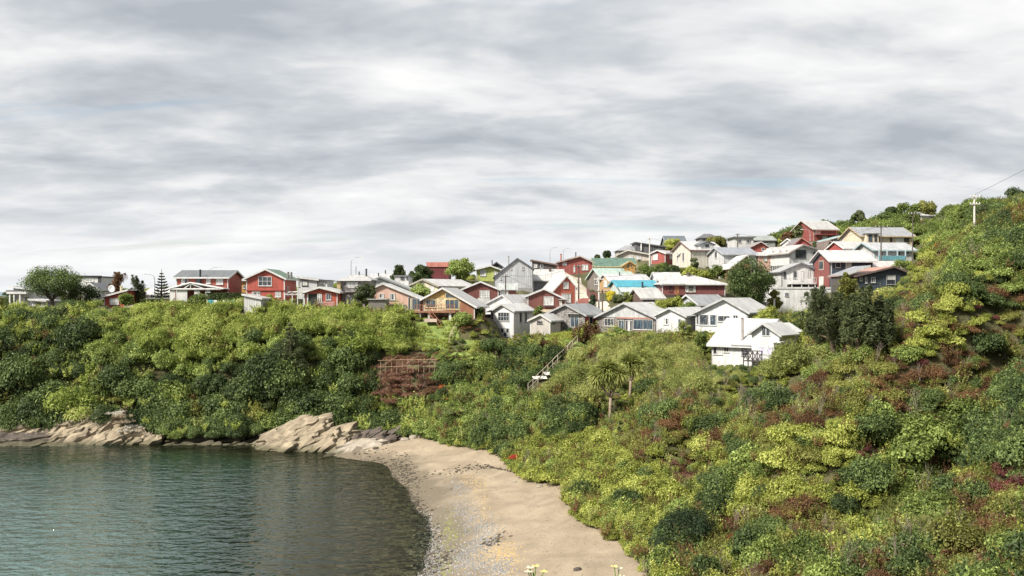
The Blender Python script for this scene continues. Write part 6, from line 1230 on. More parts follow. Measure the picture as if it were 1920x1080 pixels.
for px, top, d, w, k, lb in [(1146, 543, 145, 20, 'gorse', 'yellow flowering bush beside the turquoise-roofed house'), (1160, 552, 142, 26, 'pine', 'dark flowering bush next to the yellow one by the lane'), (1185, 545, 143, 34, 'feather', 'pale wispy bush under the mint veranda roof'), (1228, 556, 133, 40, 'lime', 'low yellow-green bush in front of the small brown shed'), (1262, 549, 135, 42, 'lime', 'yellow-green bush before the maroon house steps'), (1292, 560, 133, 36, 'mid', 'green bush at the foot of the long maroon house'), (1440, 567, 113, 62, 'lime', 'large lime bush beside the dark-windowed white house'), (1452, 540, 140, 28, 'olive', 'olive bush next to the white box house'), (1320, 618, 108, 36, 'mid', 'bushy green tree hugging the roof of the white house with the flue'), (1285, 596, 113, 30, 'feather', 'upright pale bush before the small white gabled house'),
                             (1100, 604, 121, 52, 'brown', 'reddish brown bush below the red side wall'), (1600, 532, 125, 60, 'feather', 'pale yellow-green bushes below the low navy house'), (1660, 536, 118, 60, 'feather', 'pale feathery bush under the shaded window of the navy house'), (1690, 480, 140, 50, 'mid', 'green bush under the turquoise balcony')]:
    tree('garden_bush', lb, px, top, d, w, 'round', LM[k], trunk=.08, n=24, cat='shrub')
for px, top, d, w, st, k, lb in [(1612, 390, 236, 26, 'round', 'pine', 'dark round tree on the crest above the highest red house'), (1597, 397, 236, 24, 'round', 'ever', 'lower dark tree beside the round crest tree'), (1650, 400, 238, 44, 'wind', 'ever', 'low dark hedge-like tree trailing along the crest'), (1672, 384, 244, 26, 'round', 'ever', 'dark upright edge tree of the wind-shaped hilltop clump'), (1700, 377, 246, 52, 'wind', 'mid', 'wind-shaped green tree on the hilltop'), (1735, 372, 246, 44, 'wind', 'olive', 'browned wind-sheared tree above the lone white roof'), (1500, 420, 224, 34, 'round', 'pine', 'dark pointed tree below the highest red house'), (1478, 431, 226, 26, 'round', 'brown', 'reddish small tree on the crest slope'), (1550, 409, 238, 30, 'round', 'ever', 'dark bushes right behind the highest red roof'), (1840, 375, 118, 26, 'round', 'pine', 'thin dark tree beside the lone concrete pole'), (1340, 443, 240, 44, 'wind', 'olive', 'low olive trees under the crest hip roof')]:
    tree('crest_tree', lb, px, top, d, w, st, LM[k], trunk=.12, n=24)
tree('dark_conifer', 'dark drooping cone-shaped tree in the headland thicket', 545, 600, 115.5, 84, 'cone', LM['pine'], n=30)
tree('flat_tree', 'small flat-topped dark tree with bare stem below the white tower house', 924, 634, 119, 52, 'spread', LM['ever'], trunk=.5, n=22)
# the pines beside the white house
for px, top, base, w, ln, tr, lb in [(1568, 545, 684, 112, -.22, .32, 'leaning dark pine reaching its tufted limbs towards the white house'), (1618, 555, 682, 76, .0, .30, 'dense dark pine with straight trunk behind the leaning pine'), (1585, 512, 672, 46, .0, .12, 'tall slim young pine rising above the dark pines'), (1540, 548, 676, 60, -.04, .3, 'tufted dark pine between the white box house and the leaning pine'), (1650, 570, 668, 50, .0, .2, 'shorter dark pine at the hillside edge of the pine group')]:
    tree('pine_tree', lb, px, top, 92, w, 'pine', LM['pine'] if px != 1585 else LM['olive'], base=base, trunk=tr, lean=ln, n=26, leaf=.34)
# cabbage trees
def cabbage(px, base, top, heads, lb):
    g = np.random.default_rng(int(px)); b = hit(px, base, 60); d = b.y
    root = thing('cabbage_tree', lb, 'tree', b); Ht = CH-(top-HY)/F*d-b.z
    mb = MB(); k0 = Vector((.1, 0, Ht*.45)); mb.tube([(0, 0, -.4), (.05, 0, Ht*.2), k0], [.2, .16, .14], 8)
    for hx, hz, r in heads:
        c = Vector((hx, g.normal()*.3, Ht*hz)); mb.tube([k0, (k0+c)/2+Vector((hx*.12, 0, -.15)), c], [.15, .12, .1], 6)
        n = 760; dd = g.normal(size=(n, 3)); dd[:, 2] += .25; dd /= np.linalg.norm(dd, axis=1)[:, None]; L = r*(.75+.4*g.random(n))[:, None]
        p0 = np.array(c)+dd*.08; p1 = np.array(c)+dd*L*.6+np.array([0, 0, .06]); p2 = np.array(c)+dd*L-np.array([0, 0, 1])*L*.10
        link('leaf_head', blades_mesh('leaf_head', p0, p1, p2, .12*(.7+.6*g.random(n)), int(px)+int(hz*100)), LM['feather'], root)
    mb.build('trunk', PALEBARK, root, True)
cabbage(1143, 797, 682, [(-.3, .90, 1.5), (.9, .84, 1.3), (-1.2, .78, 1.3), (.2, .72, 1.2)], 'tall cabbage tree with pale forked trunk and spiky leaf heads on the slope')
cabbage(1181, 748, 672, [(0, .88, 1.6), (.8, .8, 1.3)], 'stout cabbage tree with one rounded spiky head beside the taller one')
# giant-leaved plants
def giant_leaf_mesh(seed):
    g = np.random.default_rng(seed); mb = MB(); vals = []
    for i in range(13):
        a = g.random()*6.28; r = .25+.95*g.random(); h = .55+.6*g.random(); c = Vector((math.cos(a)*r, math.sin(a)*r, h)); R0 = .34+.22*g.random()
        tilt = Vector((math.cos(a)*.5+g.normal()*.15, math.sin(a)*.5+g.normal()*.15, 1)).normalized(); t1 = tilt.orthogonal().normalized(); t2 = tilt.cross(t1); m = 14
        mb.v.append(tuple(c-tilt*.08))
        b0 = len(mb.v)
        for k in range(m):
            q = 2*math.pi*k/m; rr = R0*.85*(1 if k % 2 else .78)*(.9+.2*g.random()); mb.v.append(tuple(c+(t1*math.cos(q)+t2*math.sin(q))*rr+tilt*.06))
        mb.f += [(b0-1, b0+k, b0+(k+1) % m) for k in range(m)]; vals += [g.random()]*(m+1)
        s0 = len(mb.v); mb.tube([(0, 0, -.2), c-tilt*.08], [.035, .02], 4); vals += [.2]*(len(mb.v)-s0)
    me = mb.mesh('giant_leaves'); at = me.attributes.new('v', 'FLOAT', 'POINT'); at.data.foreach_set('value', np.array(vals, np.float32)); me.materials.append(LM['mid']); return me
GL = [giant_leaf_mesh(s) for s in (1, 2, 3)]
for i, (px, py) in enumerate([(1088, 662), (1104, 668), (1120, 660), (1136, 652), (1150, 645), (1098, 680), (1116, 676), (1080, 676), (1132, 668), (1164, 640), (856, 684), (872, 690), (888, 688), (902, 692), (880, 698), (912, 686), (915, 745), (932, 738), (948, 742), (1205, 748), (1222, 742), (845, 790)]):
    b = hit(px, py, 70); o = bpy.data.objects.new('giant_leaf_plant', GL[i % 3]); col.objects.link(o); o.location = b; s = .95+.5*random.random(); o.scale = (s, s, s); o.rotation_euler = (0, 0, random.random()*6.28)
    lb = 'clump of giant round lobed leaves ' + ('running up beside the handrail' if i < 10 else ('below the bamboo lattice and white tower house' if i < 16 else 'lower on the slope above the sand')); tag(o, lb, 'plant', lb)
# ------------------------------------------------------------------ rocks
def rock_mat(name, a, b_, c, mossy=.35):
    m, nt, N, K, b = nodes(name); geo = N('ShaderNodeNewGeometry').outputs['Position']; tc = N('ShaderNodeTexCoord').outputs['Object']
    st = noise_node(nt, scaled(nt, tc, (.5, 1.2, 5.0)), 1.4, 7, .7, .4); bl = noise_node(nt, geo, .8, 5, .65)
    c1 = mixc(nt, maprange(nt, st, .36, .66, 0, 1), a, b_); c1 = mixc(nt, maprange(nt, bl, .55, .75, 0, .8), c1, c)
    sp = N('ShaderNodeSeparateXYZ'); K(geo, sp.inputs[0]); h = N('ShaderNodeMath'); h.operation = 'MULTIPLY_ADD'; K(bl, h.inputs[0]); h.inputs[1].default_value = 1.2; K(sp.outputs[2], h.inputs[2])
    c1 = mixc(nt, maprange(nt, h.outputs[0], .75, 1.25, .85, 0), c1, (.075, .068, .035))
    mo = noise_node(nt, geo, 1.6, 4, .6); c1 = mixc(nt, maprange(nt, mo, .62, .72, 0, mossy), c1, (.13, .14, .03))
    K(c1, b.inputs['Base Color']); b.inputs['Roughness'].default_value = .88; bump(nt, st, .9, .18, b); return m
ROCKM = rock_mat('striped_coastal_rock', (.10, .080, .058), (.40, .33, .225), (.20, .16, .11)); ROCKD = rock_mat('dark_coastal_rock', (.045, .038, .032), (.13, .10, .08), (.07, .055, .045), .5); ROCKP = rock_mat('pale_slab', (.20, .17, .135), (.42, .37, .30), (.28, .24, .185), .1)
def slab_mesh(L, W, Hh, seed, rough=.16):
    g = np.random.default_rng(seed); nx, ny = 9, 5; top, bot = [], []
    for j in range(ny):
        for i in range(nx):
            u, v = i/(nx-1)*2-1, j/(ny-1)*2-1
            e = (1-abs(u)**3*.35*(.5+g.random()))*(1-.15*v*v); x = u*L/2*(1+.12*g.normal()*(abs(u) > .9)); y = v*W/2*e*(1+.14*g.normal()*(abs(v) > .9))
            n1 = float(fbm(np.array([u*2+seed]), np.array([v*2+seed*.7]), 3, seed % 97)[0])-.5
            top.append((x, y, Hh/2*(1-.5*abs(u)**4-.35*v**4)+n1*Hh*rough*5)); bot.append((x*.95, y*.95, -Hh/2))
    mb = MB(); mb.v = top+bot; n = nx*ny; f = []
    for j in range(ny-1):
        for i in range(nx-1):
            a = j*nx+i; f.append((a, a+1, a+nx+1, a+nx)); f.append((n+a, n+a+nx, n+a+nx+1, n+a+1))
    for i in range(nx-1): f.append((i+1, i, n+i, n+i+1)); a = (ny-1)*nx+i; f.append((a, a+1, n+a+1, n+a))
    for j in range(ny-1): a = j*nx; f.append((a, a+nx, n+a+nx, n+a)); a = j*nx+nx-1; f.append((a+nx, a, n+a, n+a+nx))
    mb.f = f; return mb.mesh('slab')
SL = [slab_mesh(1, .42, .13, 300+i, .22) for i in range(9)]
def outcrop(label, quad, d0, d1, rows, cols_, ln, dip, mat, seed, name='rock_outcrop'):
    """quad: px0, px1, top py, water py: slabs stacked back and up, all dipping the same way"""
    g = np.random.default_rng(seed); px0, px1, pt, pb = quad; c = P((px0+px1)/2, pb, d0)
    root = thing(name, label, 'rock', (c.x, c.y, 0))
    ms = {}
    for r in range(rows):
        t = r/max(1, rows-1); d = d0+(d1-d0)*t
        for k in range(cols_):
            u = (k+.5+g.normal()*.22)/cols_; prof = (math.sin(math.pi*min(1, max(0, u*.9+.08)))**.7)
            py = pb+(pt-pb)*t*prof; p = P(px0+(px1-px0)*u, py, d)
            key = int(g.integers(0, 9)); me = SL[key]
            o = bpy.data.objects.new('slab', me); col.objects.link(o); o.parent = root
            if not me.materials: me.materials.append(mat)
            o.location = (p.x-c.x, p.y-c.y, max(-.2, p.z-.25)); s = ln*(.7+.9*g.random()); o.scale = (s*1.15, s*(.8+.5*g.random()), s*(.8+1.0*g.random()))
            o.rotation_euler = (R(20+g.normal()*6), R(-dip+g.normal()*5), R(16+g.normal()*8))
            if o.active_material != mat: o.material_slots[0].link = 'OBJECT'; o.material_slots[0].material = mat
    return root
outcrop('broad tan rock outcrop with slanting stripes under the headland trees', (84, 276, 780, 832), 107.2, 110.5, 7, 9, 3.4, 24, ROCKM, 1)
outcrop('pale smooth rock ledge at the seaward foot of the headland', (-30, 92, 766, 815), 109.5, 113, 4, 6, 4.2, 12, ROCKM, 2)
outcrop('tall tan slanting rock mass at the cove corner beside the sand', (500, 655, 790, 846), 102.2, 106.5, 8, 7, 3.2, 22, ROCKM, 3)
outcrop('flat pale slabs reaching from the sand into the water', (640, 722, 832, 853), 99.5, 102.5, 3, 5, 3.4, 8, ROCKP, 4)
outcrop('dark low rocks in the shaded hollow between the two tan outcrops', (300, 495, 818, 837), 106.5, 109.0, 2, 9, 2.2, 10, ROCKD, 5)
outcrop('dark brown rock face beside the tall tan rock mass', (655, 765, 808, 838), 103.0, 105.5, 4, 6, 2.2, 20, ROCKD, 6)
outcrop('low weedy reef awash at the foot of the broad tan outcrop', (10, 130, 815, 833), 106.0, 108.5, 2, 8, 3.0, 4, ROCKD, 8)
# boulders
def boulder_mesh(seed):
    g = np.random.default_rng(seed); mb = MB(); n1, n2 = 7, 10
    for i in range(n1):
        a = math.pi*i/(n1-1)
        for k in range(n2):
            q = 2*math.pi*k/n2; u = np.array([math.sin(a)*math.cos(q), math.sin(a)*math.sin(q), math.cos(a)]); r = .75+.5*float(fbm(np.array([u[0]*1.5+seed*3.1+5]), np.array([u[1]*1.5+u[2]*2+5]), 2, seed)[0]) if 0 < i < n1-1 else .85
            mb.v.append(tuple(u*r*np.array([.6, .5, .38])))
    for i in range(n1-1):
        for k in range(n2): mb.f.append((i*n2+k, (i+1)*n2+k, (i+1)*n2+(k+1) % n2, i*n2+(k+1) % n2))
    return mb.mesh('boulder')
BM = [boulder_mesh(s) for s in range(5)]
for me in BM: me.materials.append(ROCKP)
BL = [(893, 833, .55, 'white boulder at the shrub edge of the sand'), (884, 834, .3, 'small pale stone beside the white boulder'), (775, 822, .7, 'pale boulder in the stony corner of the beach'), (760, 826, .6, 'rounded boulder in the stony corner of the beach'), (748, 823, .5, 'tan boulder in the stony corner of the beach'), (735, 829, .6, 'flat boulder where the pale slabs meet the sand'), (790, 818, .5, 'boulder under the green bush at the beach corner'), (722, 826, .5, 'brownish boulder beside the dark rock face'), (705, 842, .4, 'small dark stone on the pale slabs'), (440, 826, .8, 'pale boulder in the shaded hollow of the cove'), (468, 822, .7, 'round boulder before the shaded hollow'), (482, 816, .8, 'leaning boulder before the tall slanting rocks'), (415, 832, .6, 'wet boulder before the shaded hollow'), (1137, 1012, .3, 'small dark stone below the lime fringe'), (1083, 1070, .32, 'dark driftwood-like stone alone on open sand'), (965, 905, .25, 'small stone in the middle of the beach'), (1012, 914, .35, 'pale stone below the shrub fringe'), (866, 885, .22, 'small stone on the high tide line')]
for i, (px, py, s, lb) in enumerate(BL):
    b = hit(px, py, 40); o = bpy.data.objects.new('boulder', BM[i % 5]); col.objects.link(o); o.location = (b.x, b.y, max(b.z, -.1)+.08*s); o.scale = (s*1.5, s*1.5, s*1.3); o.rotation_euler = (0, 0, random.random()*6.28); tag(o, lb, 'rock')
    if 'dark' in lb or 'brown' in lb or 'wet' in lb: o.material_slots[0].link = 'OBJECT'; o.material_slots[0].material = ROCKD
# pebbles, weed and shells: nobody could count them
def litter(name, label, spots, n, size, mat, flat=.5, seed=0):
    g = np.random.default_rng(seed); mb = MB(); k = 0
    wts = np.array([s[2]*s[3] for s in spots], float); wts /= wts.sum()
    while k < n:
        px, py, rx, ry, ang = spots[int(g.choice(len(spots), p=wts))]; u, v = g.normal()*.45, g.normal()*.45; a = R(ang)
        x, y = px+u*rx*math.cos(a)-v*ry*math.sin(a), py+u*rx*math.sin(a)+v*ry*math.cos(a); k += 1
        d = 17.3*F/(y-HY); 
        for _ in range(3): d = (CH-float(zat((x-960)/F*d, d)))*F/(y-HY)
        if d < 40 or d > 108: continue
        X = (x-960)/F*d; Z = float(zat(X, d)); 
        if Z < -.3: continue
        s = size*(.45+g.random()**2*1.3); b0 = len(mb.v); q0 = g.random()*6.28
        for j in range(5): q = q0+j*1.2566; mb.v.append((X+math.cos(q)*s*(.8+.4*g.random()), d+math.sin(q)*s*(.8+.4*g.random()), Z-.02))
        mb.v.append((X, d, Z+s*flat)); mb.f += [(b0+j, b0+(j+1) % 5, b0+5) for j in range(5)]
    tag(mb.build(name, mat), label, 'beach litter', kind='stuff')
peb = [(878, 1050, 50, 45, 0), (905, 1020, 45, 20, -25), (872, 960, 45, 28, 15), (862, 915, 26, 22, 20), (905, 990, 40, 22, 0), (800, 1050, 45, 70, -10), (795, 1000, 35, 50, 0), (935, 1065, 40, 30, 0)]
litter('pebbles', 'patches of grey pebbles on the lower beach', peb, 5200, .07, plain('grey_pebble', (.19, .19, .19), .8, .5, 8.0), .6, 1)
litter('shingle', 'pale shingle mixed into the pebble patches', peb, 1200, .06, plain('pale_pebble', (.34, .32, .28), .8, .35, 8.0), .6, 2)
litter('seaweed', 'dark seaweed drift lines along the water edge', [(745, 905, 40, 70, -30), (775, 950, 25, 60, -25), (800, 1045, 20, 70, 15), (825, 1055, 40, 18, -35), (925, 1015, 38, 10, -28), (870, 880, 90, 9, -12), (930, 868, 60, 6, -10), (790, 985, 18, 40, 0), (700, 872, 40, 16, 25), (760, 880, 40, 20, 40)], 3600, .12, plain('wet_seaweed', (.045, .036, .022), .5, .5, 6.0), .35, 3)
litter('dead_leaves', 'yellow-brown dry weed scattered beyond the pebbles', [(890, 905, 40, 20, 25), (905, 945, 18, 40, 0), (920, 1040, 45, 22, -20), (950, 1045, 36, 40, 0)], 1500, .075, plain('dry_weed', (.42, .29, .12), .9, .4, 6.0), .3, 4)
litter('green_weed', 'thin green algae on the damp sand', [(830, 1060, 30, 40, 10), (840, 985, 20, 40, 0), (850, 1000, 30, 30, 0)], 700, .09, plain('algae', (.20, .22, .05), .7, .4, 6.0), .2, 5)
litter('twigs', 'scattered dark crumbs and twigs on the dry sand', [(900, 850, 180, 40, 5), (1000, 960, 150, 120, 0), (1080, 1040, 140, 60, 0), (760, 850, 90, 24, 0)], 1500, .05, plain('twig', (.12, .09, .065), .9, .4, 6.0), .4, 6)
# ------------------------------------------------------------------ lane
def lane():
    me_v, me_f = [], []; pts = []
    for a, b in zip(ROAD[:-1], ROAD[1:]):
        for t in np.linspace(0, 1, 9)[:-1]: pts.append(a.lerp(b, float(t)))
    pts.append(ROAD[-1]); n = 7
    for i, p in enumerate(pts):
        t = pts[min(i+1, len(pts)-1)]-pts[max(i-1, 0)]; s = Vector((t.y, -t.x, 0)).normalized()
        for k in range(n):
            q = p+s*(k/(n-1)*2-1)*1.9; me_v.append((q.x, q.y, float(zat(q.x, q.y))+.10))
    for i in range(len(pts)-1):
        for k in range(n-1): a = i*n+k; me_f.append((a, a+1, a+n+1, a+n))
    mb = MB(); mb.v = me_v; mb.f = me_f; tag(mb.build('road', plain('lane_gravel', (.50, .44, .36), .95, .25, 1.5), None, True), kind='structure')
lane()
# ------------------------------------------------------------------ poles, lamps and wires
PT = plain('pole_timber', (.10, .085, .075), .85, .3, 3.0); PC = plain('pole_concrete', (.52, .50, .46), .85, .15, 3.0); MET = plain('lamp_metal', (.32, .33, .34), .4, .1, 3.0)
tops = {}
def pole(px, top, d, label, mat=PT, arm=1.6, r=.13, arms=1):
    b = ground(px, d); Ht = CH-(top-HY)/F*d-b.z; root = thing('utility_pole', label, 'pole', b)
    part(root, 'pole', mat, lambda m: m.tube([(0, 0, -.5), (0, 0, Ht)], [r*1.2, r*.8], 8))
    for k in range(arms):
        z = Ht-.35-.9*k
        c = part(root, 'crossarm', mat, lambda m: m.box(-arm/2, arm/2, -.2, -.1, z, z+.13))
        for x in (-arm*.45, -arm*.15, arm*.15, arm*.45): part(c, 'insulator', plain('insulator', (.6, .6, .58)), lambda m: m.tube([(x, -.15, z+.135), (x, -.15, z+.24), (x, -.15, z+.3)], [.05, .06, .02], 6))
    tops[label] = Vector((b.x, b.y, b.z+Ht)); return root
pole(948, 515, 142, 'dark pole in front of the tall pale grey gable', arm=1.2)
pole(1085, 497, 152, 'dark pole at the top of the sandy lane')
pole(1123, 520, 137, 'pole beside the sandy lane with a weathered crossarm', PC)
pole(1129.5, 543, 134, 'shorter dark pole paired with the pale lane pole')
pole(1652, 423, 158, 'dark pole with crossarm in front of the cream yellow house', arm=2.4)
pole(1711, 398, 138, 'tall slender pole at the foot of the big hillside', PT, arm=1.5, r=.09)
pole(1827, 365, 112, 'lone pale concrete pole on the hillside ridge', PC, arm=1.3, arms=2)
pole(1218, 446, 185, 'thin pole before the dark grey slab-like house', PC, arm=1.0)
pole(1383, 438, 205, 'thin pole beside the white crest house', PT, arm=1.0)
def lamp(px, top, d, label, side=1, k=1.6):
    b = ground(px, d); Ht = CH-(top-HY)/F*d-b.z; root = thing('street_lamp', label, 'street lamp', b)
    part(root, 'pole', MET, lambda m: m.tube([(0, 0, -.5), (0, 0, Ht*.82), (side*.15, 0, Ht*.93), (side*k*.5, 0, Ht*.99), (side*k, 0, Ht)], [.09, .07, .055, .045, .04], 6))
    part(root, 'lamp_head', plain('lamp_cover', (.6, .6, .58)), lambda m: m.box(side*k-.05, side*k+side*.5, -.12, .12, Ht-.06, Ht+.07) if side > 0 else m.box(side*k-.5, side*k+.05, -.12, .12, Ht-.06, Ht+.07))
lamp(658, 482, 152, 'curved street lamp behind the grey shingled house')
lamp(392, 501, 150, 'curved street lamp behind the brick-red house')
lamp(1031, 464, 186, 'curved street lamp behind the dark brown mono-pitch house')
lamp(1056, 465, 192, 'curved street lamp beside the double-gabled skyline house')
lamp(1519, 430, 196, 'curved street lamp below the highest red house', -1)
lamp(290, 514, 150, 'curved street lamp before the tiered araucaria', -1)
WM = plain('wire', (.03, .03, .03), .6, .1)
def wire(a, b, label, sag=.9):
    pts = [a.lerp(b, t)-Vector((0, 0, sag*4*t*(1-t))) for t in np.linspace(0, 1, 14)]
    tag(MB().tube(pts, .018, 4).build('power_line', WM), label, 'wire')
L_ = list(tops.values())
wire(tops['lone pale concrete pole on the hillside ridge'], Vector((62, 70, 41.5)), 'thin wire running uphill from the lone concrete pole')
wire(tops['lone pale concrete pole on the hillside ridge'], tops['tall slender pole at the foot of the big hillside'], 'thin wire from the ridge pole down to the slender pole', 1.5)
wire(tops['tall slender pole at the foot of the big hillside'], tops['dark pole with crossarm in front of the cream yellow house'], 'thin wire between the slender pole and the crossarm pole')
wire(tops['pole beside the sandy lane with a weathered crossarm'], tops['dark pole at the top of the sandy lane'], 'thin wire along the sandy lane')
wire(tops['dark pole in front of the tall pale grey gable'], tops['dark pole at the top of the sandy lane'], 'thin wire across the gardens beneath the tall grey gable')
for i, (k1, k2, lb) in enumerate([('dark pole with crossarm in front of the cream yellow house', 'thin pole beside the white crest house', 'long thin wire across the upper cluster of roofs'), ('thin pole beside the white crest house', 'thin pole before the dark grey slab-like house', 'thin wire along the crest houses'), ('thin pole before the dark grey slab-like house', 'dark pole at the top of the sandy lane', 'thin wire from the slab-like house to the lane'), ('shorter dark pole paired with the pale lane pole', 'dark pole in front of the tall pale grey gable', 'thin wire over the shingled house roof'), ('pole beside the sandy lane with a weathered crossarm', 'dark pole with crossarm in front of the cream yellow house', 'long thin wire sweeping over the middle roofs')]):
    wire(tops[k1], tops[k2], lb, 1.6)
# ------------------------------------------------------------------ handrail, lattice fence, small fences
TB = plain('weathered_timber', (.42, .35, .26), .9, .3, 4.0)
def rail_fence(name, label, pix, hgt, n_rails, mat, per=1, d0=60, thick=.05):
    g = [hit(px, py, d0) for px, py in pix]; root = thing(name, label, 'fence', g[0]); o = g[0]
    for p in g: q = p-o; part(root, 'post', mat, lambda m: m.box(q.x-thick, q.x+thick, q.y-thick, q.y+thick, q.z-.4, q.z+hgt))
    for k in range(n_rails):
        z = hgt*(k+1)/n_rails-.03
        for a, b in zip(g[:-1], g[1:]): part(root, 'rail', mat, lambda m: m.bar(a-o+Vector((0, -.08, z)), b-o+Vector((0, -.08, z)), thick*1.9))
rail_fence('handrail', 'pale timber handrail slanting up the slope to the grey shingled house', [(990+93*t, 738-92*t) for t in np.linspace(0, 1, 11)], 1.2, 2, plain('pale_rail', (.45, .39, .30), .9, .25, 4.0), d0=80, thick=.034)
def lattice():
    pts = [P(713+i*10.2, 690-i*.25, 113.2) for i in range(11)]; o = pts[0]; root = thing('lattice_fence', 'low bamboo lattice fence holding back dry brushwood', 'fence', o); cane = plain('cane', (.36, .24, .16), .8, .3, 5.0)
    h0 = 1.15
    for i, p in enumerate(pts):
        q = p-o; part(root, 'upright', cane, lambda m: m.tube([(q.x, q.y, q.z-.7), (q.x+.05, q.y, q.z+h0*(.85+.12*(i % 3)))], .03, 5))
    for z in (.1, .95):
        a, b = pts[0]-o, pts[-1]-o; part(root, 'rail', cane, lambda m: m.tube([a+Vector((-.3, -.06, z)), (a+b)/2+Vector((0, -.06, z+.06)), b+Vector((.3, -.06, z-.05))], .035, 5))
    for i in (0, 4, 7): a, b = pts[i]-o, pts[i+3]-o; part(root, 'brace', cane, lambda m: m.tube([a+Vector((0, -.1, .1)), b+Vector((0, -.1, 1.4))], .025, 5))
lattice()
for i, (px, py, s) in enumerate([(725, 690, 1.5), (745, 688, 1.6), (768, 690, 1.6), (790, 692, 1.5), (808, 696, 1.3), (740, 712, 1.6), (765, 715, 1.7), (790, 718, 1.4), (775, 735, 1.3), (750, 676, 1.3), (785, 676, 1.3)]):
    p = P(px, py, 112.4 if py > 700 else 114.2); bush('dry', (p.x, p.y, min(p.z-.5, float(zat(p.x, p.y))+1.2)), s, k=0, label='dry reddish brushwood heaped around the bamboo lattice fence', group='brushwood at the lattice fence', zs=.8)
# path planks and a small plank gate
for px, py, lb, w in [(1012, 716, 'bleached board lying on the path beside the handrail', .9), (1030, 708, 'second bleached board beside the handrail foot', .7)]:
    b = hit(px, py, 80); o = MB().box(-w, w, -.35, .35, 0, .06).build('board', plain('bleached_board', (.6, .57, .52))); o.location = b+Vector((0, 0, .45)); o.rotation_euler = (R(24), 0, R(20)); tag(o, lb, 'board')
rail_fence('garden_fence', 'thin leaning stake fence running down the lawn', [(862, 604), (856, 618), (848, 632), (842, 646)], .9, 1, TB, d0=90, thick=.05)
def plank_fence(px0, px1, top, d, d2, c, label, hgt=1.3, n=14, gap=.015):
    a, b = ground(px0, d), ground(px1, d2); root = thing('plank_fence', label, 'fence', a); m = paint('vert', c); u = (b-a); u2 = Vector((u.x, u.y, 0)).normalized(); rz = math.atan2(u2.y, u2.x); w = Vector((u.x, u.y, 0)).length/n
    me = MB().box(gap, w-gap, -.015, .015, -.5, hgt).mesh('board')
    for i in range(n):
        p = a.lerp(b, i/n); g_ = float(zat(p.x, p.y)); o = link('board', me, m, root); o.location = (p.x-a.x, p.y-a.y, g_-a.z+.04*math.sin(i*2.3)); o.rotation_euler = (0, 0, rz)
    for z in (.35, 1.0): part(root, 'rail', m, lambda q: [q.bar(a.lerp(b, i/6)-a+Vector((0, .05, float(zat(a.lerp(b, i/6).x, a.lerp(b, i/6).y))-a.lerp(b, i/6).z+z)), a.lerp(b, (i+1)/6)-a+Vector((0, .05, float(zat(a.lerp(b, (i+1)/6).x, a.lerp(b, (i+1)/6).y))-a.lerp(b, (i+1)/6).z+z)), .06) for i in range(6)])
plank_fence(1100, 1124, 0, 160, 146, (.15, .05, .05), 'dark maroon board fence along the sandy lane', 1.5, 24)
plank_fence(1412, 1456, 0, 141, 141, (.28, .27, .26), 'grey plank fence beside the white box house', 1.7, 16)
plank_fence(866, 928, 0, 151, 151, (.07, .065, .06), 'dark plank fence above the dark maroon gabled house', 1.5, 22)
plank_fence(1083, 1104, 0, 143, 141.5, (.30, .10, .08), 'reddish board fence beside the steep orange-red house', 1.4, 12)
plank_fence(735, 770, 0, 128, 128, (.30, .27, .23), 'low weathered fence below the pink house', .9, 16)
plank_fence(600, 650, 0, 128.5, 128.5, (.32, .27, .21), 'low picket fence along the rim below the red gabled house', .8, 26, .07)
plank_fence(1280, 1330, 0, 139.5, 139.5, (.22, .2, .19), 'weathered plank fence under the long maroon house', 1.0, 18)
# ------------------------------------------------------------------ hedge, clothesline and laundry
def hedge(px0, px1, top, d, dep, label, m):
    a, b = ground(px0, d), ground(px1, d); zt = CH-(top-HY)/F*d; root = thing('clipped_hedge', label, 'hedge', a)
    g = np.random.default_rng(int(px0)); n = 6500; L = b.x-a.x; H_ = zt-a.z; f = g.random(n); x = g.random(n)*L; y = g.random(n)*dep; z = g.random(n)*H_; nr = np.zeros((n, 3))
    fr = f < .55; y[fr] = g.random(fr.sum())*.15; nr[fr, 1] = -1; tp = f >= .55; z[tp] = H_-g.random(tp.sum())*.15; nr[tp, 2] = 1
    link('foliage', leaves_mesh('foliage', np.stack([x, y, z], 1), nr+.5*g.normal(size=(n, 3)), .2*(.6+.8*g.random(n)), .5, 3), m, root)
    part(root, 'stems', BARK, lambda mb: [mb.tube([(L*(i+.5)/9, dep*.5, -.3), (L*(i+.5)/9, dep*.5, H_*.8)], .05, 5) for i in range(9)])
hedge(386, 457, 549.5, 130.5, 1.3, 'long clipped dark hedge behind the hanging laundry', LM['ever'])
hedge(268, 322, 561, 133, 1.4, 'dark clipped hedge below the tiered araucaria', LM['ever'])
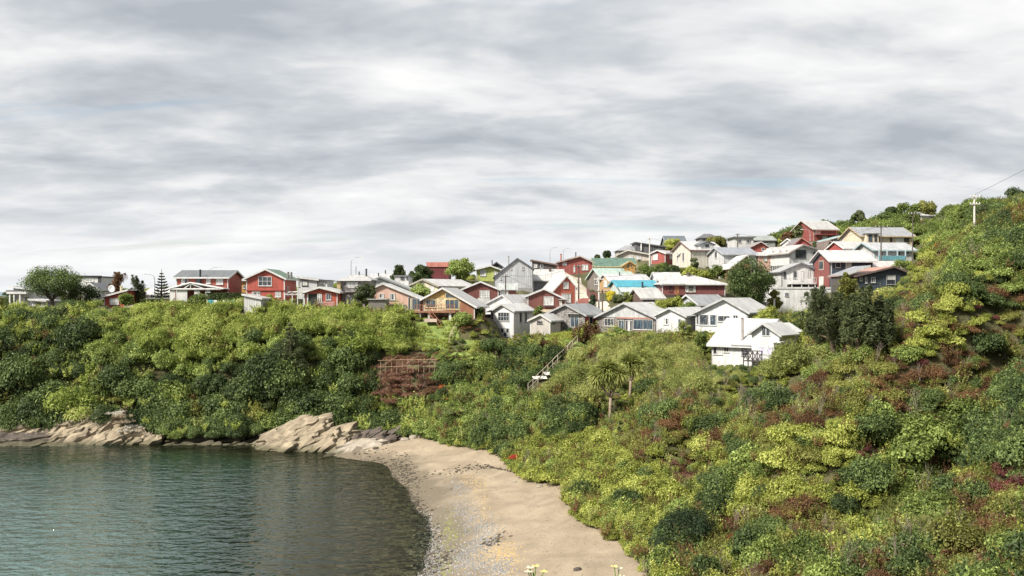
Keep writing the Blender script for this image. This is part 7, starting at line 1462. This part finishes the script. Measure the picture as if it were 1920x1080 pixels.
def laundry():
    d = 128.2; a, b = P(388, 562, d), P(455, 561.5, d); root = thing('clothesline', 'clothesline strung between two posts before the clipped hedge', 'clothesline', ground(388, d))
    o = root.location
    for p in (a, b): part(root, 'post', TB, lambda m: m.box(p.x-o.x-.05, p.x-o.x+.05, -.05, .05, -.4, p.z-o.z+.1))
    part(root, 'line', WM, lambda m: m.tube([a-o, (a+b)/2-o-Vector((0, 0, .12)), b-o], .015, 4))
    for px, w, h, c, lb in [(395, 1.0, 1.1, (.04, .22, .27), 'dark teal towel'), (403.5, .55, .75, (.6, .62, .62), 'small pale grey cloth'), (421, .55, .8, (.72, .70, .72), 'white shirt-sized cloth'), (426.5, .4, .9, (.13, .09, .2), 'dark purple cloth'), (433, .75, .8, (.05, .50, .50), 'bright teal cloth'), (447, .62, .95, (.62, .52, .70), 'pale lilac sheet'), (452.5, .5, 1.0, (.70, .62, .72), 'pink-white sheet')]:
        t = (px-388)/(455-388); p = a.lerp(b, t)-Vector((0, 0, .12*4*t*(1-t))); g = np.random.default_rng(int(px)); mb = MB(); nx, nz = 9, 5
        for j in range(nz):
            for i in range(nx): mb.v.append((w*(i/(nx-1)-.5)*(1-.05*j), .05*math.sin(i*1.4+px)*(.3+j*.35), -h*j/(nz-1)-.02*math.sin(i*1.1)*(j == nz-1)))
        for j in range(nz-1):
            for i in range(nx-1): q = j*nx+i; mb.f.append((q, q+1, q+nx+1, q+nx))
        ob = mb.build('hanging_cloth', plain('cloth', c, .9, .12, 3.0), None, True); ob.location = p; s = ob.modifiers.new('thick', 'SOLIDIFY'); s.thickness = .012; tag(ob, lb+' hanging on the clothesline', 'cloth')
laundry()
# white frame of an unfinished greenhouse
def frame():
    d = 128.5; o = ground(551, d); root = thing('pergola_frame', 'bare white pergola frame beside the low red gabled house', 'pergola', o); m = paint('plain', WHITE)
    X = lambda px: (px-551)/F*d; Z = lambda py: CH-(py-HY)/F*d-o.z
    for px in (534, 548, 558, 569): part(root, 'post', m, lambda b: b.box(X(px)-.05, X(px)+.05, -.05, .05, -.5, Z(553)))
    part(root, 'beam', m, lambda b: b.box(X(533), X(571), -.06, .06, Z(553)+.003, Z(553)+.1))
    for px in (540, 551, 562): part(root, 'rafter', m, lambda b: b.bar((X(px-7), 0, Z(553)+.1), (X(px+4), 1.2, Z(546.5)), .07))
    part(root, 'beam', m, lambda b: b.bar((X(537), 1.2, Z(547.5)), (X(566), 1.2, Z(546)), .08))
frame()
# potted red flowers by the veranda door
o = bush('rust', ground(1166, 124.5)+Vector((0, 0, .1)), .75, label='red flowering bush at the veranda door', name='flowering_bush'); o.material_slots[0].link = 'OBJECT'; o.material_slots[0].material = LM['red']
b = hit(965, 868, 60); o = bush('rust', b+Vector((0, -.8, .3)), .7, label='scarlet flowering bush at the edge of the sand', name='flowering_bush'); o.material_slots[0].link = 'OBJECT'; o.material_slots[0].material = LM['red']
for px, py, s in [(1283, 1040, 2.5)]:
    b = hit(px, py, 40); bush('blue', b, s, label='big dark rounded needle-leaved bush at the foot of the hillside', k=0)
for px, py, s in [(1700, 870, 2.3), (1748, 850, 2.0), (1718, 826, 1.9), (1810, 800, 1.8), (1795, 850, 1.9)]:
    b = hit(px, py, 40); bush('mid', b, s, label='large domed glossy green shrub in the gully of the big hillside', group='large domed shrubs in the gully')
for px, py, s in [(1480, 700, 2.6), (1530, 700, 2.4), (1450, 712, 1.8)]:
    b = hit(px, py, 70); bush('feather', b, s, k=1, label='big pale dome of foliage hiding the foot of the dark pines', group='pale domes below the pines')
# pale grass plumes
for i, (px, py) in enumerate([(228, 775), (236, 785), (244, 795), (252, 800), (238, 800), (222, 768)]):
    p = P(px, py, 108.2); o = bush('dry', (p.x, p.y, max(p.z-.6, .6)), 1.1, label='dry straw-coloured grass hanging over the broad tan outcrop', group='dry grass on the outcrop'); o.material_slots[0].link = 'OBJECT'; o.material_slots[0].material = LM['pampas']
for px, py, d in [(247, 556, 134), (253, 552, 134.5), (905, 640, 121), (912, 636, 122), (916, 642, 121)]:
    b = ground(px, d); o = bush('dry', b+Vector((0, 0, .2)), 1.0, label='pale plume-like grass clump ' + ('beside the small red cabin' if px < 300 else 'at the foot of the white tower house'), group='pale plumes'); o.material_slots[0].link = 'OBJECT'; o.material_slots[0].material = LM['pampas']
# ------------------------------------------------------------------ wildflowers just below the viewpoint
def flower(px, py, d, k):
    p = P(px, py, d); gz = float(zat(p.x, p.y)); root = thing('wildflower', ['pale yellow wild radish flowers on a thin stem in the foreground', 'smaller pale wildflower sprig standing alone at the lower frame edge'][k], 'flower', (p.x, p.y, gz)); H_ = p.z-gz; g = np.random.default_rng(k+5)
    part(root, 'stem', plain('stem_green', (.16, .24, .06)), lambda m: m.tube([(0, 0, -.05), (.02, 0, H_*.6), (0, 0, H_)], [.006, .004, .003], 5))
    for i in range(4 if k == 0 else 3):
        c = Vector((g.normal()*.022, g.normal()*.02, H_+.012+g.normal()*.010))
        part(root, 'stalk', plain('stem_green', (.16, .24, .06)), lambda m: m.tube([(0, 0, H_-.05), c], .002, 4))
        for q in range(4):
            a = q*math.pi/2+i; u = Vector((math.cos(a), math.sin(a), .35)).normalized(); s = Vector((-math.sin(a), math.cos(a), 0))
            part(root, 'petal', plain('petal', (.55, .48, .16) if i % 2 else (.56, .53, .36), .6, .06), lambda m: m.poly([c, c+u*.010+s*.007, c+u*.017, c+u*.010-s*.007, c+u*.009+Vector((0, 0, .002))], [(0, 1, 4), (1, 2, 4), (2, 3, 4), (3, 0, 4)]))
flower(1000, 1074, 3.0, 0); flower(1155, 1080, 3.2, 1)

# grass blades on the lawns
def turf():
    g = np.random.default_rng(12); me = tuss_mesh('grass_tuft', 260, 83, .34, .03, .8, .5, 16); me.materials.append(LM['lime']); pts = []
    for pl in LAWNS:
        a = np.array(pl); lo, hi = a.min(0), a.max(0); n = int((hi-lo).prod()*3.2); x = g.uniform(lo[0], hi[0], n); y = g.uniform(lo[1], hi[1], n); ok = inpoly(x, y, pl) & ~in_house(x, y, -.5)
        for x_, y_ in zip(x[ok], y[ok]): pts.append((x_, y_, float(zat(x_, y_))-.03, .45+.5*g.random(), 'turf'))
    c = pts.pop(0); o = link('grass_tuft', me); o.location = c[:3]; o.scale = (.8, .8, .8); tag(o, 'loose tuft of lawn grass below the stilted yellow house', 'grass')
    tag(stuff_scatter('lawn_grass', pts, o), 'grass blades covering the terraced lawns', 'grass')
turf()
